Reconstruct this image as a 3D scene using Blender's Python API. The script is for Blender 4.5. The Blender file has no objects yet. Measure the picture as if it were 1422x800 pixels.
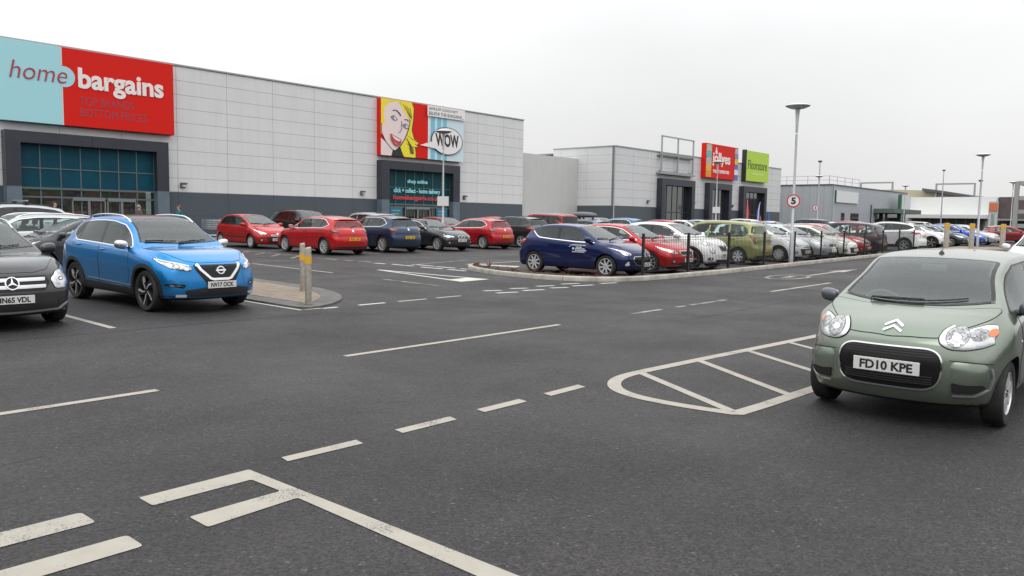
import bpy, bmesh, math, random
import numpy as np
from mathutils import Vector, Matrix
from mathutils.bvhtree import BVHTree
from mathutils.geometry import delaunay_2d_cdt
random.seed(7)
PI = math.pi
scene = bpy.context.scene
COL = scene.collection

# ------------------------------------------------------------------ helpers
def link(o, parent=None):
    COL.objects.link(o)
    if parent is not None: o.parent = parent
    return o

def tag(o, label=None, cat=None, group=None, kind=None):
    if label: o['label'] = label
    if cat: o['category'] = cat
    if group: o['group'] = group
    if kind: o['kind'] = kind
    return o

def empty(name, loc=(0, 0, 0), rz=0.0, label=None, cat=None, group=None):
    o = bpy.data.objects.new(name, None)
    o.empty_display_size = 0.3
    link(o); o.location = loc; o.rotation_euler = (0, 0, rz)
    return tag(o, label, cat, group)

def mesh_obj(name, verts, faces, mats=(), parent=None, smooth=False, fmat=None):
    me = bpy.data.meshes.new(name)
    me.from_pydata([tuple(v) for v in verts], [], [tuple(f) for f in faces])
    for m in mats: me.materials.append(m)
    if fmat:
        me.polygons.foreach_set('material_index', fmat)
    if smooth:
        me.polygons.foreach_set('use_smooth', [True]*len(me.polygons))
    me.update()
    return link(bpy.data.objects.new(name, me), parent)

def bm_obj(name, bm, mats=(), parent=None, smooth=None):
    me = bpy.data.meshes.new(name)
    bm.normal_update(); bm.to_mesh(me); bm.free()
    for m in mats: me.materials.append(m)
    if smooth is not None:
        me.polygons.foreach_set('use_smooth', [True]*len(me.polygons))
        me.set_sharp_from_angle(angle=math.radians(smooth))
    me.update()
    return link(bpy.data.objects.new(name, me), parent)

def bx(bm, x0, x1, y0, y1, z0, z1, mi=0, bev=0.0, M=None):
    vs = [bm.verts.new(Vector(p)) for p in [(x0,y0,z0),(x1,y0,z0),(x1,y1,z0),(x0,y1,z0),(x0,y0,z1),(x1,y0,z1),(x1,y1,z1),(x0,y1,z1)]]
    fs = [bm.faces.new([vs[i] for i in f]) for f in [(3,2,1,0),(4,5,6,7),(0,1,5,4),(1,2,6,5),(2,3,7,6),(3,0,4,7)]]
    for f in fs: f.material_index = mi
    if bev > 0:
        es = list({e for f in fs for e in f.edges})
        r = bmesh.ops.bevel(bm, geom=es, offset=bev, segments=2, affect='EDGES', profile=.6)
        for f in r['faces']: f.material_index = mi
        vs = list({v for f in r['faces'] for v in f.verts} | {v for v in vs if v.is_valid})
    if M is not None:
        for v in vs: v.co = M @ v.co
    return vs

def tube(bm, a, b, r0, r1=None, n=12, mi=0, cap=True):
    a = Vector(a); b = Vector(b); r1 = r0 if r1 is None else r1
    d = (b-a).normalized(); up = Vector((0,0,1)) if abs(d.z) < .9 else Vector((1,0,0))
    u = d.cross(up).normalized(); v = d.cross(u)
    A = [bm.verts.new(a+(u*math.cos(2*PI*i/n)+v*math.sin(2*PI*i/n))*r0) for i in range(n)]
    B = [bm.verts.new(b+(u*math.cos(2*PI*i/n)+v*math.sin(2*PI*i/n))*r1) for i in range(n)]
    fs = [bm.faces.new((A[i], A[(i+1)%n], B[(i+1)%n], B[i])) for i in range(n)]
    if cap: fs += [bm.faces.new(A[::-1]), bm.faces.new(B)]
    for f in fs: f.material_index = mi

def polytube(bm, pts, r, n=8, mi=0):
    """swept tube along a list of points (r: number or list)"""
    pts = [Vector(p) for p in pts]; rs = r if isinstance(r, (list, tuple)) else [r]*len(pts)
    rings = []
    for i, p in enumerate(pts):
        d = (pts[min(i+1, len(pts)-1)]-pts[max(i-1, 0)]).normalized()
        up = Vector((0,0,1)) if abs(d.z) < .95 else Vector((1,0,0))
        u = d.cross(up).normalized(); v = d.cross(u)
        rings.append([bm.verts.new(p+(u*math.cos(2*PI*k/n)+v*math.sin(2*PI*k/n))*rs[i]) for k in range(n)])
    for A, B in zip(rings, rings[1:]):
        for k in range(n):
            f = bm.faces.new((A[k], A[(k+1)%n], B[(k+1)%n], B[k])); f.material_index = mi
    for R in (rings[0][::-1], rings[-1]):
        f = bm.faces.new(R); f.material_index = mi

def lathe(bm, prof, n=32, mi=0, axis='z', M=None, mis=None):
    """prof: list of (r, h); revolve about axis"""
    rings = []
    for r, h in prof:
        ring = []
        for i in range(n):
            a = 2*PI*i/n; c, s = r*math.cos(a), r*math.sin(a)
            p = Vector((c, s, h)) if axis == 'z' else Vector((c, h, s))
            if M is not None: p = M @ p
            ring.append(bm.verts.new(p))
        rings.append(ring)
    for j, (A, B) in enumerate(zip(rings, rings[1:])):
        for i in range(n):
            f = bm.faces.new((A[i], A[(i+1)%n], B[(i+1)%n], B[i]))
            f.material_index = mis[j] if mis else mi
    return rings

# ------------------------------------------------------------------ materials
MATS = {}
def _new(name):
    m = bpy.data.materials.new(name); m.use_nodes = True
    nt = m.node_tree; b = nt.nodes['Principled BSDF']
    return m, nt, b

def mat(name, col, rough=.5, metal=0.0, coat=0.0, noise=0.0, nscale=20.0, bump=0.0, bscale=80.0, spec=None, emit=None, coord='Object'):
    if name in MATS: return MATS[name]
    m, nt, b = _new(name)
    b.inputs['Base Color'].default_value = (*col, 1)
    b.inputs['Roughness'].default_value = rough
    b.inputs['Metallic'].default_value = metal
    b.inputs['Coat Weight'].default_value = coat
    b.inputs['Coat Roughness'].default_value = .04
    if spec is not None: b.inputs['Specular IOR Level'].default_value = spec
    N, Lk = nt.nodes, nt.links
    if noise or bump:
        tc = N.new('ShaderNodeTexCoord')
    if noise:
        nz = N.new('ShaderNodeTexNoise'); nz.inputs['Scale'].default_value = nscale; nz.inputs['Detail'].default_value = 6
        Lk.new(tc.outputs[coord], nz.inputs['Vector'])
        mx = N.new('ShaderNodeMix'); mx.data_type = 'RGBA'
        mx.inputs[6].default_value = (*[c*(1-noise) for c in col], 1); mx.inputs[7].default_value = (*[min(1, c*(1+noise)) for c in col], 1)
        mr = N.new('ShaderNodeMapRange'); mr.inputs[1].default_value = .3; mr.inputs[2].default_value = .7
        Lk.new(nz.outputs['Fac'], mr.inputs[0]); Lk.new(mr.outputs[0], mx.inputs[0]); Lk.new(mx.outputs[2], b.inputs['Base Color'])
    if bump:
        n2 = N.new('ShaderNodeTexNoise'); n2.inputs['Scale'].default_value = bscale; n2.inputs['Detail'].default_value = 3
        Lk.new(tc.outputs[coord], n2.inputs['Vector'])
        bp = N.new('ShaderNodeBump'); bp.inputs['Strength'].default_value = bump; bp.inputs['Distance'].default_value = .01
        Lk.new(n2.outputs['Fac'], bp.inputs['Height']); Lk.new(bp.outputs[0], b.inputs['Normal'])
    if emit:
        b.inputs['Emission Color'].default_value = (*emit[:3], 1); b.inputs['Emission Strength'].default_value = emit[3]
    MATS[name] = m
    return m

def paint(name, col, metal=.35, rough=.38, dirt=.5):
    """car paint with clear coat, metal flake noise and road film low down"""
    key = 'paint_'+name
    if key in MATS: return MATS[key]
    m, nt, b = _new(key); N, Lk = nt.nodes, nt.links
    b.inputs['Coat Weight'].default_value = 1.0; b.inputs['Coat Roughness'].default_value = .02; b.inputs['Coat IOR'].default_value = 1.42; b.inputs['Specular IOR Level'].default_value = .2
    b.inputs['Metallic'].default_value = metal
    tc = N.new('ShaderNodeTexCoord'); sp = N.new('ShaderNodeSeparateXYZ'); Lk.new(tc.outputs['Object'], sp.inputs[0])
    nz = N.new('ShaderNodeTexNoise'); nz.inputs['Scale'].default_value = 3.0; nz.inputs['Detail'].default_value = 8
    Lk.new(tc.outputs['Object'], nz.inputs['Vector'])
    # dirt film: strongest near the sill, broken by noise
    mr = N.new('ShaderNodeMapRange'); mr.inputs[1].default_value = .70; mr.inputs[2].default_value = .22; mr.clamp = True
    Lk.new(sp.outputs['Z'], mr.inputs[0])
    mu = N.new('ShaderNodeMath'); mu.operation = 'MULTIPLY'; Lk.new(mr.outputs[0], mu.inputs[0]); Lk.new(nz.outputs['Fac'], mu.inputs[1])
    m2 = N.new('ShaderNodeMath'); m2.operation = 'MULTIPLY'; m2.inputs[1].default_value = dirt; Lk.new(mu.outputs[0], m2.inputs[0])
    mx = N.new('ShaderNodeMix'); mx.data_type = 'RGBA'; mx.inputs[6].default_value = (*col, 1); mx.inputs[7].default_value = (.10, .09, .075, 1)
    Lk.new(m2.outputs[0], mx.inputs[0])
    # inside of the shell is dark trim
    geo = N.new('ShaderNodeNewGeometry'); mb = N.new('ShaderNodeMix'); mb.data_type = 'RGBA'; mb.inputs[7].default_value = (.05, .05, .052, 1)
    Lk.new(mx.outputs[2], mb.inputs[6]); Lk.new(geo.outputs['Backfacing'], mb.inputs[0]); Lk.new(mb.outputs[2], b.inputs['Base Color'])
    ra = N.new('ShaderNodeMath'); ra.operation = 'ADD'; ra.inputs[1].default_value = rough; Lk.new(m2.outputs[0], ra.inputs[0]); Lk.new(ra.outputs[0], b.inputs['Roughness'])
    cw = N.new('ShaderNodeMath'); cw.operation = 'SUBTRACT'; cw.inputs[0].default_value = 1.0; Lk.new(m2.outputs[0], cw.inputs[1])
    c2 = N.new('ShaderNodeMath'); c2.operation = 'SUBTRACT'; Lk.new(cw.outputs[0], c2.inputs[0]); Lk.new(geo.outputs['Backfacing'], c2.inputs[1])
    Lk.new(c2.outputs[0], b.inputs['Coat Weight'])
    MATS[key] = m
    return m

def glass(name, tint=(.5, .58, .56), haze=0.03, ior=1.6):
    if name in MATS: return MATS[name]
    m = bpy.data.materials.new(name); m.use_nodes = True; nt = m.node_tree; N, Lk = nt.nodes, nt.links
    N.clear()
    out = N.new('ShaderNodeOutputMaterial'); tr = N.new('ShaderNodeBsdfTransparent'); tr.inputs[0].default_value = (*tint, 1)
    gl = N.new('ShaderNodeBsdfGlossy'); gl.inputs['Roughness'].default_value = .02; gl.inputs['Color'].default_value = (.95, 1, 1, 1)
    fr = N.new('ShaderNodeFresnel'); fr.inputs['IOR'].default_value = ior
    df = N.new('ShaderNodeBsdfDiffuse'); df.inputs[0].default_value = (.45, .47, .46, 1)
    m0 = N.new('ShaderNodeMixShader'); m0.inputs[0].default_value = haze; Lk.new(tr.outputs[0], m0.inputs[1]); Lk.new(df.outputs[0], m0.inputs[2])
    mx = N.new('ShaderNodeMixShader'); Lk.new(fr.outputs[0], mx.inputs[0]); Lk.new(m0.outputs[0], mx.inputs[1]); Lk.new(gl.outputs[0], mx.inputs[2])
    Lk.new(mx.outputs[0], out.inputs[0])
    MATS[name] = m
    return m

BLACK = mat('black_plastic', (.018, .018, .019), .5, bump=.15, bscale=300)
GLOSSB = mat('gloss_black', (.008, .008, .009), .22, spec=.35)
SEAM = mat('seam_black', (.006, .006, .006), .8)
TYRE = mat('tyre_rubber', (.022, .021, .020), .82, noise=.4, nscale=9, bump=.3, bscale=120)
CHROME = mat('chrome', (.82, .82, .82), .10, 1.0)
SATIN = mat('satin_silver', (.62, .63, .64), .3, .9)
ALLOY = mat('alloy', (.60, .61, .62), .32, .35, noise=.12, nscale=8)
ALLOYD = mat('alloy_dark', (.06, .06, .065), .35, .7)
HUB = mat('brake_steel', (.05, .045, .04), .6, .6)
LAMP = mat('lamp_reflector', (.55, .56, .58), .14, .8, coat=1, noise=.5, nscale=14, bump=.5, bscale=40)
LAMPW = mat('lamp_white', (.70, .72, .73), .2, .35, coat=1, noise=.08, nscale=9)
def facets(name):
    m, nt, b = _new(name); N, Lk = nt.nodes, nt.links; tc = N.new('ShaderNodeTexCoord'); v = N.new('ShaderNodeTexVoronoi'); v.inputs['Scale'].default_value = 60; Lk.new(tc.outputs['Object'], v.inputs[0])
    sx = N.new('ShaderNodeSeparateXYZ'); Lk.new(v.outputs['Color'], sx.inputs[0]); r = N.new('ShaderNodeMapRange'); r.inputs[3].default_value = .08; r.inputs[4].default_value = .48; Lk.new(sx.outputs[0], r.inputs[0])
    c = N.new('ShaderNodeVectorMath'); c.operation = 'SCALE'; c.inputs[0].default_value = (1, 1.02, 1.04); Lk.new(r.outputs[0], c.inputs['Scale']); Lk.new(c.outputs[0], b.inputs['Base Color'])
    b.inputs['Metallic'].default_value = .7; b.inputs['Roughness'].default_value = .2; b.inputs['Coat Weight'].default_value = 1
    return m
FACET = facets('lamp_facets')
LAMPD = mat('lamp_dark', (.10, .10, .11), .15, .6, coat=1)
AMBER = mat('lamp_amber', (.75, .18, .03), .15, 0, coat=1)
RED = mat('lamp_red', (.50, .012, .012), .15, 0, coat=1)
REDD = mat('lamp_red_dark', (.16, .008, .010), .12, 0, coat=1)
PLW = mat('plate_white', (.72, .72, .70), .4)
PLY = mat('plate_yellow', (.78, .46, .03), .4)
PLT = mat('plate_black', (.02, .02, .02), .5)
TRIM = mat('cabin_trim', (.11, .11, .112), .8, noise=.2)
SEATM = mat('seat_fabric', (.035, .036, .040), .95, noise=.3, nscale=30)
BADGE = mat('badge_silver', (.78, .79, .80), .18, .9)
FRIT = mat('window_frit', (.008, .008, .009), .25, 0, spec=.4)
GLASS = glass('car_glass', (.74, .84, .81), .03, 1.5)
GLASSW = glass('windscreen_glass', (.88, .96, .94), .07, 1.62)
GLASSD = glass('car_glass_privacy', (.05, .055, .06), .02, 1.5)
MIRG = mat('mirror_glass', (.75, .78, .80), .03, 1.0)

def text_obj(name, s, size, m, parent=None, bold=0.0, shear=0.0, ext=.002, sx=1.0, align='CENTER', width=None, height=None):
    """lettering as a mesh in its XY plane, facing +Z; width/height fit it to a box"""
    cu = bpy.data.curves.new('t', 'FONT'); cu.body = s; cu.size = size; cu.extrude = ext; cu.offset = bold; cu.shear = shear
    cu.align_x = align; cu.align_y = 'BOTTOM_BASELINE'; cu.resolution_u = 4; cu.space_line = .95
    o = bpy.data.objects.new('t', cu); COL.objects.link(o)
    dg = bpy.context.evaluated_depsgraph_get(); dg.update()
    me = bpy.data.meshes.new_from_object(o.evaluated_get(dg)); me.name = name
    bpy.data.objects.remove(o); bpy.data.curves.remove(cu)
    co = np.empty(len(me.vertices)*3); me.vertices.foreach_get('co', co); co = co.reshape(-1, 3)
    if width:
        k = width/(co[:, 0].max()-co[:, 0].min()); c = (co[:, 0].max()+co[:, 0].min())/2
        co[:, 0] = (co[:, 0]-(c if align == 'CENTER' else co[:, 0].min()))*k
    else: co[:, 0] *= sx
    if height:
        k = height/(co[:, 1].max()-co[:, 1].min()); co[:, 1] = (co[:, 1]-co[:, 1].min())*k
    me.vertices.foreach_set('co', co.ravel()); me.materials.clear(); me.materials.append(m); me.update()
    return link(bpy.data.objects.new(name, me), parent)

# ------------------------------------------------------------------ curves
def curve(pts):
    """monotone cubic through (x, y) points"""
    pts = sorted(pts); X = np.array([p[0] for p in pts], float); Y = np.array([p[1] for p in pts], float)
    if len(X) == 1: return lambda x: float(Y[0])
    h = np.diff(X); d = np.diff(Y)/h; m = np.zeros(len(X))
    m[0], m[-1] = d[0], d[-1]
    for i in range(1, len(X)-1):
        if d[i-1]*d[i] > 0:
            w1, w2 = 2*h[i]+h[i-1], h[i]+2*h[i-1]
            m[i] = (w1+w2)/(w1/d[i-1]+w2/d[i])
    def f(x):
        x = min(max(x, X[0]), X[-1]); i = min(int(np.searchsorted(X, x, 'right'))-1, len(X)-2); i = max(i, 0)
        t = (x-X[i])/h[i]; a = (1+2*t)*(1-t)**2; b = t*(1-t)**2; c = t*t*(3-2*t); e = t*t*(t-1)
        return float(a*Y[i]+b*h[i]*m[i]+c*Y[i+1]+e*h[i]*m[i+1])
    return f

def sstep(x, a, b):
    t = min(max((x-a)/(b-a), 0), 1); return t*t*(3-2*t)

def bspline(ctrl, n):
    """clamped uniform cubic b-spline"""
    P = [ctrl[0]]*2+list(ctrl)+[ctrl[-1]]*2
    P = np.array(P, float); S = len(P)-3; out = []
    for j in range(n):
        u = j/(n-1)*S; i = min(int(u), S-1); t = u-i
        b = np.array([(1-t)**3, 3*t**3-6*t*t+4, -3*t**3+3*t*t+3*t+1, t**3])/6
        out.append(b @ P[i:i+4])
    return np.array(out)

def pip(p, poly):
    x, y = p; c = False; n = len(poly); j = n-1
    for i in range(n):
        xi, yi = poly[i]; xj, yj = poly[j]
        if (yi > y) != (yj > y) and x < (xj-xi)*(y-yi)/(yj-yi)+xi: c = not c
        j = i
    return c

def round_poly(poly, r, k=4):
    poly = [p for i, p in enumerate(poly) if math.hypot(p[0]-poly[i-1][0], p[1]-poly[i-1][1]) > 1e-5]
    out = []; n = len(poly)
    for i in range(n):
        p = np.array(poly[i], float); a = np.array(poly[i-1], float)-p; b = np.array(poly[(i+1) % n], float)-p
        la, lb = np.linalg.norm(a), np.linalg.norm(b); q = min(r, la*.45, lb*.45)
        A = p+a/la*q; B = p+b/lb*q
        for j in range(k+1):
            t = j/k; out.append(tuple((1-t)**2*A+2*t*(1-t)*p+t*t*B))
    return out

def area(poly): return .5*sum(poly[i-1][0]*poly[i][1]-poly[i][0]*poly[i-1][1] for i in range(len(poly)))

def offset_poly(poly, t):
    """shrink by t (positive = inwards)"""
    n = len(poly); s = 1 if area(poly) > 0 else -1; out = []
    P = [np.array(p, float) for p in poly]
    for i in range(n):
        a = P[i]-P[i-1]; b = P[(i+1) % n]-P[i]
        na = np.array([-a[1], a[0]])/(np.linalg.norm(a)+1e-9)*s; nb = np.array([-b[1], b[0]])/(np.linalg.norm(b)+1e-9)*s
        m = na+nb; L = np.linalg.norm(m)
        if L < 1e-6: out.append(tuple(P[i]+na*t)); continue
        m = m/L; out.append(tuple(P[i]+m*t/max(.5, float(m @ na))))
    return out

def resample(poly, c):
    out = []
    for i in range(len(poly)):
        a = np.array(poly[i], float); b = np.array(poly[(i+1) % len(poly)], float); L = np.linalg.norm(b-a)
        if L < 1e-6: continue
        k = max(1, int(math.ceil(L/c)))
        for j in range(k): out.append(tuple(a+(b-a)*j/k))
    return out

def clip_poly(poly, p, n):
    """keep the side where (x-p).n >= 0"""
    out = []; m = len(poly)
    for i in range(m):
        a, b = poly[i], poly[(i+1) % m]
        da = (a[0]-p[0])*n[0]+(a[1]-p[1])*n[1]; db = (b[0]-p[0])*n[0]+(b[1]-p[1])*n[1]
        if da >= 0: out.append(a)
        if da*db < 0:
            t = da/(da-db); out.append((a[0]+(b[0]-a[0])*t, a[1]+(b[1]-a[1])*t))
    return out

def fill2d(loop, cell, inner=None):
    """triangulate a 2D loop with interior points; inner loop adds a constrained contour"""
    loop = resample(loop, cell); inn = resample(inner, cell) if inner else []
    vs = list(loop); ed = [(i, (i+1) % len(loop)) for i in range(len(loop))]
    o = len(vs); vs += inn; ed += [(o+i, o+(i+1) % len(inn)) for i in range(len(inn))]
    xs = [p[0] for p in loop]; ys = [p[1] for p in loop]
    bd = np.array(vs)
    nx = int((max(xs)-min(xs))/cell)+1; ny = int((max(ys)-min(ys))/cell)+1
    for i in range(nx+1):
        for j in range(ny+1):
            p = (min(xs)+(i+(.5 if j % 2 else 0))*cell, min(ys)+j*cell)
            if pip(p, loop) and np.min((bd[:, 0]-p[0])**2+(bd[:, 1]-p[1])**2) > (cell*.45)**2: vs.append(p)
    V, E_, F, *_ = delaunay_2d_cdt([Vector(v) for v in vs], ed, [], 0, 1e-6)
    tris = []; isin = []
    for f in F:
        c = (sum(V[k].x for k in f)/3, sum(V[k].y for k in f)/3)
        if not pip(c, loop): continue
        a, b, d = [V[k] for k in f[:3]]
        if (b.x-a.x)*(d.y-a.y)-(b.y-a.y)*(d.x-a.x) < 0: f = (f[0], f[2], f[1])
        tris.append(tuple(f)); isin.append(bool(inner) and pip(c, inner))
    return [(v.x, v.y) for v in V], tris, isin
# ------------------------------------------------------------------ car bodies
class Shell:
    def __init__(s, P, res=.045):
        s.P = P; s.L, s.W, s.H = P['L'], P['W'], P['H']; s.gc = P.get('gc', .19)
        s.top = curve(P['top']); s.belt = curve(P['belt'])
        hw = s.W/2; s.hw = curve([(x, hw*k) for x, k in P.get('plan', [(-s.L/2, .93), (-s.L*.3, 1), (s.L*.25, 1), (s.L/2, .93)])])
        s.nose = curve(P['nose']); s.tail = curve(P['tail'])
        s.bf, s.br = P.get('bow', (.20, .12)); s.tum = P.get('tum', .69); s.crease = P.get('crease', .62)
        s.res = res; s.build()
    def rail(s, x):
        w = s.hw(x); zt = s.top(x); zs = min(s.belt(x), zt-.015); k = sstep(zt-zs, .04, .42)
        tx = s.tum*(1-.05*sstep(-x, s.L*.25, s.L*.5))
        return w*(.86*(1-k)+tx*k), zt-(.018*(1-k)+.060*k)
    def section(s, x, n):
        w = s.hw(x); zt = s.top(x); zs = min(s.belt(x), zt-.015); zb = s.gc
        hb = P_ = s.P
        wr, zr = s.rail(x); k = sstep(zt-zs, .04, .42); cz = s.crease
        for xa in (P_['xf'], P_['xr']):
            w = w*(1+P_.get('flare', .012)*math.exp(-((x-xa)/.36)**2))
        zc = zb+(zs-zb)*cz
        c = [(0, zb), (.55*w, zb), (.86*w, zb), (.935*w, zb+.02), (.962*w, zb+.09), (.972*w, zb+.20), (.980*w, zc-.10), (.998*w, zc), (.996*w, zc+.035),
             (.985*w, zs-.09), (.958*w, zs-.025), (.930*w, zs), (w*.93*(1-.25)+wr*.25, zs*(.75)+zr*.25) if k > .02 else (.90*w, zs*.6+zr*.4),
             (w*.93*.5+wr*.5, zs*.5+zr*.5), (w*.93*.2+wr*.8, zs*.2+zr*.8), (wr, zr), (wr*.985, zr+(zt-zr)*.35), (wr*.80, zt-(zt-zr)*.32), (wr*.45, zt-(zt-zr)*.07), (0, zt), (0, zt)]
        c[0] = (0, zb)
        r = bspline(c, n); r[0] = (0, zb); r[-1] = (0, zt)
        return r
    def warp(s, p):
        x, y, z = p; a = abs(y)/(s.W/2)
        f = sstep(x, s.L/2-.75, s.L/2-.02); b = sstep(-x, s.L/2-.6, s.L/2-.02)
        x2 = x-f*s.nose(z)-s.bf*f*a**2.3+b*s.tail(z)+s.br*b*a**2.5
        return (x2, y, z)
    def build(s):
        L = s.L; xs = [-L/2]; x = -L/2
        while x < L/2:
            sl = abs(s.top(min(x+.01, L/2))-s.top(x))/.01
            e = min(x+L/2, L/2-x)
            st = s.res/math.sqrt(1+sl*sl)
            if e < .12: st = min(st, .010+e*.12)
            x = min(x+max(st, .006), L/2)
            xs.append(x)
        n = int(2.35/s.res); R = .11
        V = []; rings = []
        def addring(sec, x, m):
            zc = (sec[0][1]+sec[-1][1])/2; ring = []
            full = [(y, z) for y, z in sec]+[(-y, z) for y, z in sec[-2:0:-1]]
            for y, z in full:
                ring.append(len(V)); V.append(s.warp((x, y*m, zc+(z-zc)*m)))
            rings.append(ring)
        for i, x in enumerate(xs):
            e = min(x+L/2, L/2-x); t = max(0, 1-e/R); m = 1-.13*(1-math.sqrt(max(0, 1-t*t)))
            sec = s.section(x, n)
            if i == 0:
                for q in (.12, .3, .5, .68, .82, .92, .97): addring(sec, x, m*q)
            addring(sec, x, m)
            if i == len(xs)-1:
                for q in (.97, .92, .82, .68, .5, .3, .12): addring(sec, x, m*q)
        F = []
        N = len(rings[0])
        for A, B in zip(rings, rings[1:]):
            for k in range(N): F.append((A[k], B[k], B[(k+1) % N], A[(k+1) % N]))
        F.append(tuple(rings[0])); F.append(tuple(rings[-1][::-1]))
        s.V, s.F = V, F
        s.bvh = BVHTree.FromPolygons([Vector(v) for v in V], F)
        VA = np.array(V); NN = np.zeros_like(VA); Q = np.array([f for f in F if len(f) == 4])
        fn = np.cross(VA[Q[:, 2]]-VA[Q[:, 0]], VA[Q[:, 3]]-VA[Q[:, 1]])
        for j in range(4): np.add.at(NN, Q[:, j], fn)
        s.NN = NN/(np.linalg.norm(NN, axis=1)[:, None]+1e-12); s.VA = VA
    def nrm(s, p, fi, fallback):
        f = s.F[fi]
        if len(f) != 4: return fallback
        P_ = np.array(p); w = 1/(np.sum((s.VA[list(f)]-P_)**2, axis=1)+1e-7); n = Vector((s.NN[list(f)]*w[:, None]).sum(0)).normalized()
        return n if n.dot(fallback) > 0 else -n
    def ray(s, o, d):
        h = s.bvh.ray_cast(Vector(o), Vector(d).normalized())
        return h
    def fr(s, y, z):
        h = s.ray((5, y, z), (-1, 0, 0)); return h[0] if h[0] else s.bvh.find_nearest(Vector((s.L/2, y, z)))[0]
    def rr(s, y, z):
        h = s.ray((-5, y, z), (1, 0, 0)); return h[0] if h[0] else s.bvh.find_nearest(Vector((-s.L/2, y, z)))[0]
    def sd(s, x, z, sg=1):
        h = s.ray((x, 3*sg, z), (0, -sg, 0)); return h[0] if h[0] else s.bvh.find_nearest(Vector((x, s.W/2*sg, z)))[0]
    def tp(s, x, y):
        h = s.ray((x, y, 4), (0, 0, -1)); return h[0] if h[0] else s.bvh.find_nearest(Vector((x, y, s.H)))[0]
    def P3(s, q):
        if q[0] != q[0]: raise ValueError(q)
        """('F',y,z) ('S',x,z) ('T',x,y) ('R',y,z) or a 3D point"""
        if q[0] == 'F': return s.fr(q[1], q[2])
        if q[0] == 'R': return s.rr(q[1], q[2])
        if q[0] == 'S': return s.sd(q[1], q[2])
        if q[0] == 'T': return s.tp(q[1], q[2])
        return Vector(q)

def basis(d):
    d = Vector(d).normalized(); up = Vector((0, 0, 1)) if abs(d.z) < .95 else Vector((1, 0, 0))
    e1 = up.cross(-d).normalized(); e2 = (-d).cross(e1).normalized()
    return d, e1, e2      # d points into the body; e1 x e2 = -d

def patch(s, name, pts, d, m, off=.003, cell=.045, rim=None, rim_mat=None, ring=None, skirt=.006, bulge=0.0, parent=None, rnd=None, mirror=False, mesh_only=False):
    """drape a closed outline (3D points) over shell s along direction d"""
    d, e1, e2 = basis(d)
    pts = [s.P3(p) for p in pts]
    depth = sum(p.dot(d) for p in pts)/len(pts)
    loop = [(p.dot(e1), p.dot(e2)) for p in pts]
    if area(loop) < 0: loop = loop[::-1]
    if rnd: loop = round_poly(loop, rnd)
    inner = None
    if rim: inner = offset_poly(loop, rim)
    if ring: inner = offset_poly(loop, ring)
    V2, T, isin = fill2d(loop, cell, inner)
    if ring:
        T = [t for t, i in zip(T, isin) if not i]; isin = [False]*len(T)
    used = sorted({k for t in T for k in t}); mp = {k: i for i, k in enumerate(used)}
    T = [tuple(mp[k] for k in t) for t in T]; V2 = [V2[k] for k in used]
    V = []; Nn = []
    lp = np.array(loop)
    for u, v in V2:
        o = e1*u+e2*v+d*(-6)
        h = s.bvh.ray_cast(o, d)
        if h[0] is None:
            h = s.bvh.find_nearest(e1*u+e2*v+d*depth)
        b = 0
        if bulge:
            dist = min(seg_dist((u, v), loop[i-1], loop[i]) for i in range(len(loop))); b = bulge*(1-math.exp(-dist/.02))
        nn = h[1] if h[1].dot(d) < 0 else -h[1]
        nn = s.nrm(h[0], h[2], nn)
        V.append(h[0]+nn*(off+b)); Nn.append(nn)
    F = list(T)
    fm = [0]*len(F)
    if rim: fm = [0 if i else 1 for i in isin]
    if skirt:
        cnt = {}
        for t in T:
            for a, b in ((t[0], t[1]), (t[1], t[2]), (t[2], t[0])): cnt[(a, b)] = cnt.get((a, b), 0)+1
        nb = {}
        for (a, b) in list(cnt):
            if (b, a) not in cnt:
                for k in (a, b):
                    if k not in nb: nb[k] = len(V); V.append(V[k]-Nn[k]*(skirt+off)); Nn.append(Nn[k])
                F.append((b, a, nb[a], nb[b])); fm.append(1 if rim else 0)
    mats = [m]+([rim_mat or SEAM] if rim else [])
    o = mesh_obj(name, V, F, mats, parent, True, fm)
    if bulge:
        o.data.set_sharp_from_angle(angle=math.radians(50))
    else: o.data.normals_split_custom_set_from_vertices([tuple(n) for n in Nn])
    if mirror:
        me2 = o.data.copy()
        me2.transform(Matrix.Diagonal((1, -1, 1, 1))); me2.flip_normals()
        if not bulge: me2.normals_split_custom_set_from_vertices([(n.x, -n.y, n.z) for n in Nn])
        o2 = bpy.data.objects.new(name, me2); link(o2, parent)
        return o, o2
    return o

def seg_dist(p, a, b):
    ax, ay = a; bx_, by = b; dx, dy = bx_-ax, by-ay; L = dx*dx+dy*dy+1e-12
    t = min(max(((p[0]-ax)*dx+(p[1]-ay)*dy)/L, 0), 1)
    return math.hypot(p[0]-ax-dx*t, p[1]-ay-dy*t)

def mirror_of(o, parent):
    me = o.data.copy(); me.transform(Matrix.Diagonal((1, -1, 1, 1))); me.flip_normals()
    return link(bpy.data.objects.new(o.name.split('.')[0], me), parent)

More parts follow.
